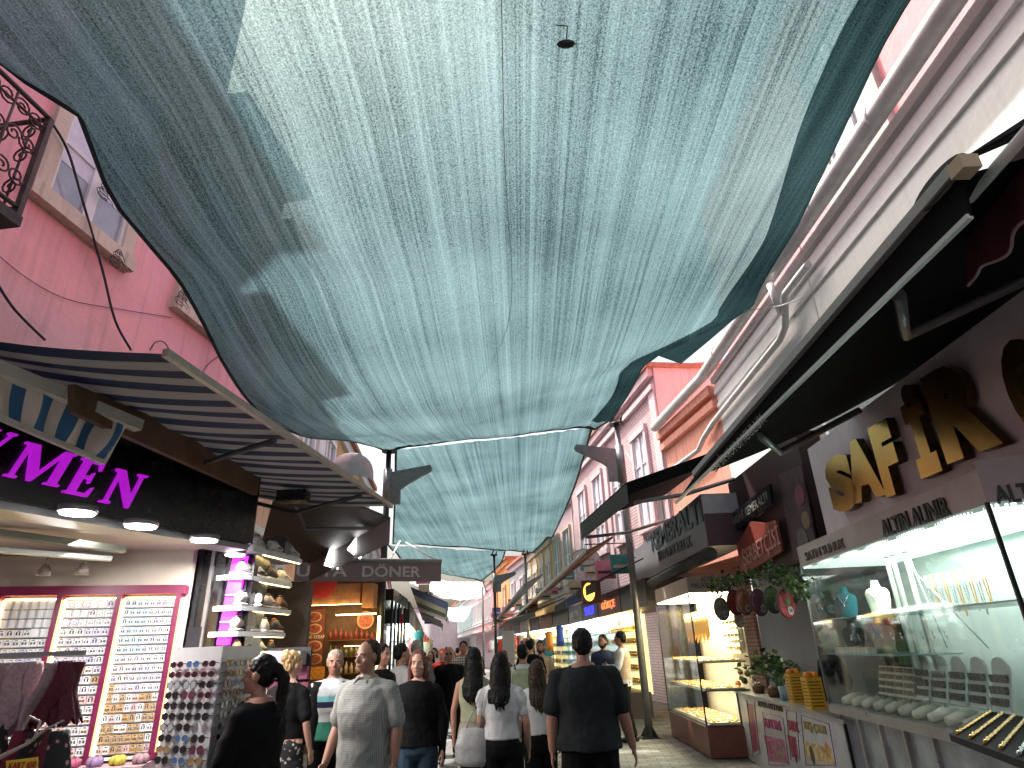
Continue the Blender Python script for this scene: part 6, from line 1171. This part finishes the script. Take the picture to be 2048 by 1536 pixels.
        if glasses:
            e=B()
            for q in(-1,1): e.ell(hp((q*.033,.098,1.632)),.026*s,.006*s,.019*s,12,6,rot=Hr); e.tube([hp((q*.058,.092,1.637)),hp((q*.079,.0,1.64))],.0025*s,5)
            e.tube([hp((-.01,.101,1.637)),hp((.01,.101,1.637))],.003*s,5); link('sunglasses',e.mesh('sunglasses',BLACK),t)
        if beard: 
            e=B(); e.ell(hp((0,.05,1.548)),.046*s,.05*s,.036*s,12,8,rot=Hr); 
            for q in(-1,1): e.ell(hp((q*.055,.03,1.575)),.016*s,.035*s,.04*s,10,8,rot=Hr)
            e.ell(hp((0,.098,1.582)),.024*s,.008*s,.005*s,10,6,rot=Hr); link('beard',blobmesh(e,'beard',hairm,.006,1,.002,1,60),t)
    # hair
    if hair:
        e=B()
        if hair!='bald':
            e.ell(hp((0,-.016,1.668)),(hx+.009)*s,.097*s,.094*s,18,14,rot=Hr)
            e.ell(hp((0,-.045,1.625)),(hx+.004)*s,.062*s,.075*s,14,10,rot=Hr)
        if hair=='short': 
            for q in(-1,1): e.ell(hp((q*hx,-.015,1.645)),.010*s,.035*s,.04*s,8,6,rot=Hr)
        if hair=='receding': e=B(); e.ell(hp((0,-.024,1.667)),(hx+.009)*s,.092*s,.092*s,18,14,rot=Hr); e.ell(hp((0,-.055,1.61)),(hx+.002)*s,.05*s,.06*s,14,10,rot=Hr)
        if hair=='bald': e.ell(hp((0,-.03,1.645)),(hx+.004)*s,.074*s,.075*s,18,14,rot=Hr)
        if hair in('long','bob','half'):
            lo=hairlen if hair!='bob' else 1.46
            for q in(-1,1): e.rings([(hp((q*.062,.005 if hair!='long' else -.01,1.66)),.03*s,.06*s),(hp((q*.075,-.01,1.58)),.028*s,.055*s),(hp((q*.074,-.03,1.50)),.03*s,.05*s),(hp((q*.06,-.06,1.42)) if lo<1.42 else hp((q*.07,-.03,1.46)),.03*s,.035*s)],10)
            if lo<1.42:
                rl=random.Random(int(px))
                e.rings([(hp((0,-.05,1.66)),.08*s,.055*s),(hp((0,-.075,1.56)),.082*s,.04*s),(hp((0,-.09,1.46)),.08*s,.03*s),(S((0,-.115,1.38)),.07*s,.02*s)],16)
                for k_ in range(22):
                    u_=(k_/21-.5)*2; w_=.070+.014*rl.random(); dz=rl.uniform(-.07,.05)-.05*abs(u_); y_=-.165+.035*u_*u_; j=rl.uniform(-.012,.012)
                    e.tube([hp((u_*.066,-.06+.02*abs(u_),1.68)),hp((u_*(w_),-.085+.03*u_*u_,1.56)),hp((u_*(w_+.008),-.105+.035*u_*u_,1.46)),S((u_*(w_+.012)+j,y_+.012,1.36)),S((u_*(w_)+j*1.5,y_,(1.36+lo)/2)),S((u_*w_*.8-j,y_,lo-dz))],[.016*s,.018*s,.017*s,.016*s,.013*s,.004*s],7)
            else: e.rings([(hp((0,-.05,1.66)),.08*s,.05*s),(hp((0,-.075,1.56)),.085*s,.045*s),(hp((0,-.08,1.47)),.08*s,.04*s)],16)
        if hair in('bun','up'):
            e.ell(hp((0,-.10,1.66)) if hair=='bun' else hp((.01,-.085,1.70)),.046*s,.045*s,.045*s,12,8,rot=Hr)
            if hair=='up':
                for k_ in range(9): e.ell(hp((.05*math.cos(k_*1.9),-.07-.02*math.sin(k_*2.3),1.70+.045*math.sin(k_*1.3))),.026*s,.02*s,.024*s,8,6,rot=Hr)
        if hair=='pony': e.ell(hp((0,-.11,1.665)),.04*s,.04*s,.04*s,12,8,rot=Hr); limb(e,[hp((0,-.12,1.66)),hp((.0,-.165,1.60)),hp((0,-.165,1.50)),S((0,-.16,1.36)),S((0,-.155,1.25))],[.03*s,.04*s,.042*s,.036*s,.012*s])
        link('hair',blobmesh(e,'hair',hairm,max(.0055,vox*.7),1,.006 if hair not in('long','bald') else .003,px,38),t)
    # top
    if top is not None:
        e=B(); g=.018*loose; bt=hem
        TT=[(z,a,c) for z,a,c in T if z>bt+.03 and z<1.46]
        z0=TT[0]; first=(bt,(z0[1] if not female or bt<1 else z0[1])+.004*loose,z0[2]+.004*loose)
        rg=[(V((0,(belly*.35 if 1.0<z<1.3 else 0)-(.012 if z>1.4 else 0),z))*s,(a*bw+g*(1.0 if z>1.3 else 1.25*loose))*s,(c*(1+(bw-1)*1.2)+g*1.1)*s) for z,a,c in [first]+TT]
        if loose>1.3:
            mx=max(r[1] for r in rg[-3:]); rg=[(c,max(a,mx*(.93-.0*i)),e2) for i,(c,a,e2) in enumerate(rg[:-2])]+rg[-2:]
        e.rings(rg,24)
        if female:
            for q in(-1,1): e.ell(S((q*.068,.09,1.27)),.064*s,.056*s,.066*s,10,8)
        e.rings([(S((0,-.012,1.43)),.118*s,.084*s),(S((0,-.014,1.472)),.078*s,.070*s)],16)
        for (sh,el,wr_),q in zip(AR,(-1,1)):
            m_=build*(1 if not female else .84)
            if sleeve=='none': e.ell(sh*.9+S((0,0,.14)),.04*s,.05*s,.05*s,10,8) if False else None; continue
            r0,r1,r2=.062*s*m_+.006*loose,.054*s*m_+.010*loose,.047*s*m_+.012*loose
            limb(e,[S((q*.05,-.014,1.43)),S((q*sw*.55,-.012,1.405)),sh],[.05*s,.056*s,r0+.002])
            if sleeve=='short': m1=sh.lerp(el,.82); limb(e,[sh,sh.lerp(el,.4),m1],[r0,r1,r2+.004])
            elif sleeve=='puff': m1=sh.lerp(el,.45); e.ell(sh.lerp(el,.22),.072*s,.068*s,.088*s,14,10); m1=sh.lerp(el,.55); limb(e,[m1,sh.lerp(el,.62)],[.05*s,.05*s])
            elif sleeve=='rolled': limb(e,[sh,el,el.lerp(wr_,.15)],[r0,r2,r2])
            else: limb(e,[sh,sh.lerp(el,.5),el],[r0,r1,r2]); limb(e,[el,el.lerp(wr_,.5),wr_-(wr_-el).normalized()*.01],[r2,.042*s+.006*loose,.036*s])
        link('shirt',blobmesh(e,'shirt',top,max(vox,.010),3,.0075*loose,px*.1,8),t)
    # bottom
    if bottom is not None:
        e=B()
        if skirt:
            e.rings([(S((0,0,1.03)),.145*s*bw,.11*s),(S((0,0,.93)),.178*s*bw,.135*s),(S((0,0,.7)),.195*s*bw,.155*s),(S((0,0,.35)),.23*s,.19*s),(S((0,0,.18)),.25*s,.21*s)],28)
        else:
            e.rings([(S((0,0,1.03)),(.152 if not female else .148)*s*bw,.116*s*bw),(S((0,0,.96)),.172*s*bw,.13*s*bw),(S((0,0,.88)),.168*s*bw,.125*s*bw),(S((0,0,.82)),.10*s,.09*s)],20)
            for (a,k_,n_) in LG:
                w_=1.0 if loose<1.3 else 1.15; limb(e,[a,a.lerp(k_,.5),k_],[.098*s*bw,.088*s*bw*w_,.073*s*w_]); limb(e,[k_,k_.lerp(n_,.4),n_+S((0,0,.01))],[.072*s*w_,.068*s*w_,.058*s*w_])
        link('skirt' if skirt else 'trousers',blobmesh(e,'trousers',bottom,max(vox,.011),3,.006,px*.2,10),t)
    # shoes
    sm2=shoes or mat('black_shoe',(.02,.02,.022),.5)
    for (a,k_,n_) in LG:
        e=B(); b0=n_+S((0,.0,-.085)); zz=max(0,b0.z-.0)
        e.rings([(b0+S((0,y,.045)),V((w_*s,0,0)),V((0,0,hh*s))) for y,w_,hh in((-.075,.028,.03),(-.05,.04,.05),(.0,.043,.05),(.07,.048,.042),(.12,.046,.036),(.165,.03,.024))],14); link('shoe',blobmesh(e,'shoe',sm2,.01,2),t)
    if jacket is not None:  # open jacket: back and side shells
        e=B(); 
        for q in(-1,1):
            e.rings([(S((q*(.10*bw+.02),-.012,z)),w_*s,c*s) for z,w_,c in((.84,.085,.13),(1.0,.09,.125),(1.2,.09,.128),(1.36,.09,.12),(1.44,.06,.08))],16)
        e.rings([(S((0,-.06,z)),.15*s*bw,.085*s) for z in(.84,1.0,1.2,1.38)]+[(S((0,-.04,1.45)),.09*s,.06*s)],18)
        for (sh,el,wr_),q in zip(AR,(-1,1)): limb(e,[sh,sh.lerp(el,.5),el],[.076*s,.066*s,.06*s]); limb(e,[el,wr_-(wr_-el).normalized()*.02],[.058*s,.045*s])
        link('jacket',blobmesh(e,'jacket',jacket,.011,3,.006,px*.3,10),t)
    if vest is not None:
        e=B(); e.rings([(S((0,0,z)),(a*bw+.028)*s,(c+.028)*s) for z,a,c in T if .95<z<1.43],22); link('vest',blobmesh(e,'vest',vest,.011,3,.004,px,10),t)
    if extras: extras(t,s,hp,AR,LG)
    return t
HB=cloth('black_hair',(.007,.006,.006),'hair',rough=.5); HBR=cloth('dark_brown_hair',(.03,.018,.012),'hair',rough=.5); HBL=cloth('blonde_hair',(.3,.2,.1),'hair',rough=.55); HG=cloth('grey_hair',(.3,.27,.24),'hair',rough=.6); HA=cloth('auburn_hair',(.14,.055,.045),'hair',rough=.5)
CB=cloth('black_cotton',(.005,.005,.006)); CCH=cloth('charcoal_cotton',(.016,.018,.020)); CW=cloth('white_cotton',(.5,.49,.5),var=.06); CG_=cloth('grey_cotton_check',(.30,.30,.29),'check'); CJ=cloth('blue_jeans',(.03,.05,.08)); CBK=cloth('black_trousers',(.004,.004,.0045)); CBE=cloth('beige_cotton',(.4,.3,.22),var=.1); CPR=cloth('printed_fabric',(.02,.02,.022),'print'); CBA=cloth('banded_knit',(.4,.4,.42),'bands'); CPL=cloth('plaid_shirt',(.05,.05,.055),'plaid'); CPK=cloth('pale_pink_shirt',(.5,.36,.34),var=.1); CGR=cloth('sage_backpack',(.28,.31,.2)); CLT=cloth('light_trousers',(.28,.25,.2)); CNV=cloth('navy_shirt',(.03,.04,.08)); CRD=cloth('red_shirt',(.3,.02,.02)); WSH=mat('white_shoe',(.5,.5,.5),.6)
# yaw: 0 = back to the camera
def buttons(t,s,hp,AR,LG):
    e=B()
    for i in range(6): e.ell(V((0,.142-.004*abs(i-3),.98+.075*i))*s,.006*s,.003*s,.006*s,8,5)
    link('buttons',e.mesh('buttons',BLACK),t)
    e=B()
    for q in(-1,1): e.slab([V((q*.05,.148,1.33))*s,V((q*.115,.132,1.33))*s,V((q*.115,.134,1.30))*s,V((q*.083,.142,1.285))*s,V((q*.05,.15,1.30))*s],(0,.004,0)); e.slab([V((q*.008,.075,1.49))*s,V((q*.065,.045,1.475))*s,V((q*.06,.098,1.425))*s],(0,.006,.003))
    link('pockets_and_collar',e.mesh('collar',CG_),t)
person('man in a grey checked short-sleeved shirt walking towards the viewer, looking aside',738,1300,5.35,1.715,160,CG_,CBK,HBR,1,sleeve='short',hair='receding',headyaw=-14,build=1.12,belly=.03,hem=.84,loose=1.25,stride=.1,vox=.0075,extras=buttons)
person('woman in a black T-shirt seen in profile raising her fist to her mouth',528,1300,4.55,1.63,76,CB,CBK,HB,0,True,sleeve='short',hair='pony',build=1.28,loose=1.3,arms=(((-.25,.03,1.10),(-.20,.20,.90)),((.22,.17,1.16),(.10,.27,1.40),(-.3,-1,.2),1)),headyaw=12,stride=.04,hem=.8,curl=1.35,vox=.007)
person('blonde woman with pinned-up hair, black top and patterned dress, back turned',586,1300,6.5,1.66,-14,CB,CPR,HBL,2,True,sleeve='short',hair='up',skirt=True,build=1.05,stride=.05,hem=1.0,headyaw=-20)
def strap(col,side=1,w=.012,front=True):
    def f(t,s,hp,AR,LG):
        e=B(); q=side; e.tube([V((q*.09,-.06,1.43))*s,V((q*.10,-.135,1.30))*s,V((q*.13,-.15,1.1))*s,V((q*.19,-.13,.95))*s],w,6,flat=.4); link('bag_strap',e.mesh('bag_strap',col),t)
    return f
person('old grey-haired man in an open black jacket over a white and teal banded jumper',672,1300,6.9,1.66,185,CBA,CBK,HG,1,sleeve='long',hair='short',jacket=CB,build=1.08,stride=.06,hem=.92,headyaw=8)
person('dark-haired man in a black shirt half hidden behind the checked shirt man',766,1300,7.7,1.71,245,CB,CBK,HB,1,sleeve='short',build=1.0,stride=.05,headyaw=-10,vox=.011)
person('young man in a plain white T-shirt looking away to the left of the black stall',803,1300,8.8,1.72,-50,CW,CBK,HB,1,sleeve='short',stride=.1,vox=.011,headyaw=-15)
person('man with close-cropped grey hair seen from behind under the far banner',832,1300,10.5,1.80,5,cloth('grey_shirt',(.12,.12,.13)),CBK,HG,1,hair='bald',vox=.012)
person('auburn-haired woman in a black long-sleeved top and blue jeans facing the viewer',838,1300,6.15,1.63,178,CB,CJ,HA,2,True,sleeve='long',hair='bob',stride=.1,build=1.1,hem=.93,loose=1.15,vox=.0075,extras=strap(mat('white_strap',(.5,.5,.5),.6),1,.006))
person('man in sunglasses and black clothes walking up the lane towards the viewer',899,1300,11.2,1.68,180,CB,CBK,HG,1,hair='bald',glasses=True,sleeve='long',stride=.14,build=1.12,vox=.01)
person('man in a black and white plaid shirt in the crowd behind the sunglasses man',927,1300,13.2,1.78,182,CPL,CBK,HB,1,sleeve='long',stride=.1,vox=.014)
person('woman with very long black hair and bare shoulders in light trousers, back turned',948,1300,6.9,1.635,-4,cloth('pale_halter',(.3,.3,.2)),CLT,HB,0,True,sleeve='none',hair='long',hairlen=1.18,stride=.12,hem=1.02,vox=.009)
person('woman in a white puff-sleeved blouse and black trousers, long dark hair, back turned',1000,1300,6.0,1.585,-5,CW,CBK,HB,0,True,sleeve='puff',hair='long',hairlen=1.26,stride=.08,build=1.1,hem=1.0,vox=.0075,arms=(((-.20,-.02,1.14),(-.21,.10,1.0)),None))
person('woman in a white short-sleeved T-shirt and black trousers with a dark shoulder strap, back turned',1072,1300,6.6,1.505,4,CW,CBK,HBR,0,True,sleeve='short',hair='long',hairlen=1.22,stride=.07,build=1.0,hem=1.0,vox=.0085,extras=strap(BLACK,1,.008))
person('tall broad man in a charcoal T-shirt and black trousers, back turned',1165,1300,5.5,1.745,-6,CCH,CBK,HB,1,sleeve='short',hair='short',build=1.24,loose=1.5,stride=.1,hem=.88,vox=.0075,headyaw=6,arms=(((-.27,-.03,1.13),(-.285,.0,.88)),((.275,.0,1.13),(.33,.06,.89))))
def backpack(t,s,hp,AR,LG):
    e=B(); e.rings([(V((0,-.19,z))*s,a*s,c*s) for z,a,c in((.98,.10,.05),(1.02,.14,.085),(1.2,.145,.09),(1.36,.13,.075),(1.42,.07,.04))],16); link('backpack',blobmesh(e,'backpack',CGR,.012,3,.003,2),t)
    e=B()
    for q in(-1,1): e.tube([V((q*.09,-.13,1.40))*s,V((q*.12,-.02,1.47))*s,V((q*.12,.11,1.35))*s,V((q*.14,.10,1.12))*s],.013,6,flat=.5)
    link('straps',e.mesh('straps',BLACK),t)
person('dark-haired man carrying a sage green backpack, back turned',1045,1300,9.2,1.665,-8,CW,CBK,HB,1,sleeve='short',vox=.011,extras=backpack)
person('bearded man in a beige shirt standing by the lit jewellery windows',1081,1300,13.4,1.74,170,CBE,CBK,HBR,1,sleeve='rolled',beard=True,stride=.03,vox=.012,arms=(((-.24,.02,1.14),(-.1,.22,1.12)),None))
person('bearded man in a dark shirt standing beside the man in white',1207,1300,13.0,1.80,165,CNV,CBK,HB,1,sleeve='long',beard=True,stride=.02,vox=.012,headyaw=-15)
person('man in a white shirt and beige vest standing at the shop entrance by the post',1243,1300,12.6,1.84,70,CW,CBK,HB,1,sleeve='long',vest=CBE,stride=.06,vox=.01,arms=(((-.22,.05,1.15),(-.08,.26,1.18)),((.22,.06,1.15),(.08,.26,1.16))),shoes=BLACK)
person('vendor in dark clothes behind the fruit on the juice counter',1548,1290,8.1,1.66,110,CB,CB,HBR,0,True,sleeve='long',hair='up',stride=.02,vox=.011,pos=(FJ.p(sj*.45,0,-.85).x,FJ.p(sj*.45,0,-.85).y),headtilt=-12)
# crowd further away
rc=random.Random(11)
far=[(862,15.5,1.62,CB,HB,'woman in black with long hair deep in the crowd',True,180),(884,14.6,1.66,CRD,mat('red_cap',(.5,.02,.02),.7),'person in a red shirt and red cap in the crowd',False,178),(868,19,1.7,CW,HB,'person in white far up the lane, left of the crowd centre',False,170),(893,22,1.72,CNV,HBR,'person in navy far up the lane',False,10),(906,17.5,1.6,CBE,HA,'person in beige between the farther walkers',True,185),(915,25,1.7,CCH,HB,'person in charcoal far up the lane by the right shops',False,0),(940,18.5,1.7,CW,HB,'person in a white shirt behind the plaid shirt man',False,175),(955,24,1.65,CB,HBR,'small figure in black beside the distant post',True,180),(872,28,1.7,CPK,HB,'tiny figure in pale pink at the end of the lane',True,0),(900,33,1.75,CB,HB,'tiny figure in black at the end of the lane',False,180),(848,24,1.72,CCH,HBR,'person in dark grey by the distant left shops',False,5),(1008,15,1.58,cloth('plum_shirt',(.1,.03,.06)),HA,'person in plum behind the white blouse woman',True,180),(1060,12.2,1.78,CB,HB,'man in black behind the backpack wearer',False,0),(885,38,1.7,CW,HB,'tiny white figure at the far end of the lane',False,180),(925,40,1.7,CRD,HB,'tiny red figure at the far end of the lane',False,0)]
for px,d_,h_,tp,hr,lab,fm,yw in far:
    person(lab,px,1300,d_,h_,yw+rc.uniform(-12,12),tp,[CBK,CJ,CLT][rc.randrange(3)],hr,rc.randrange(3),fm,sleeve=rc.choice(['short','long']),hair='long' if fm else 'short',stride=rc.uniform(.04,.14),vox=.016 if d_<20 else .022,face=d_<20)
# bags carried
def bag(p,sz,m,label,strap_to=None,name='handbag',cat='bag'):
    t=thing(name,label,cat,p); x=B(); x.rings([(p+V((0,0,z*sz)),a*sz,c*sz) for z,a,c in((0,.10,.05),(.04,.15,.07),(.16,.15,.065),(.27,.11,.03),(.29,.08,.01))],18); link('bag',blobmesh(x,'bag',m,.009,3,.004,3),t).matrix_parent_inverse=Matrix.Translation(p).inverted()
    if strap_to: x=B(); x.tube([p+V((-.06,0,.27*sz)),strap_to,p+V((.06,0,.27*sz))],.006,6); x.build('strap',m,t)
pw=[o for o in bpy.data.objects if o.get('label','').startswith('woman in a white puff')][0].location
bag(V((pw.x-.25,pw.y-.03,.72)),1.0,mat('silver_grey_bag',(.35,.34,.34),.45,0,.2,30),'silver grey bag hanging at the side of the woman in the white blouse',V((pw.x-.13,pw.y-.12,1.36)))
bag(V((pw.x-.27,pw.y-.06,.53)),.75,CB,'dark cloth bundle below the silver grey bag',V((pw.x-.25,pw.y-.03,.74)))
pw=[o for o in bpy.data.objects if o.get('label','').startswith('woman in a white short-sleeved')][0].location
bag(V((pw.x+.23,pw.y-.02,.74)),.8,BLACK,'black handbag at the hip of the woman in the white T-shirt',V((pw.x+.18,pw.y-.1,1.0)))
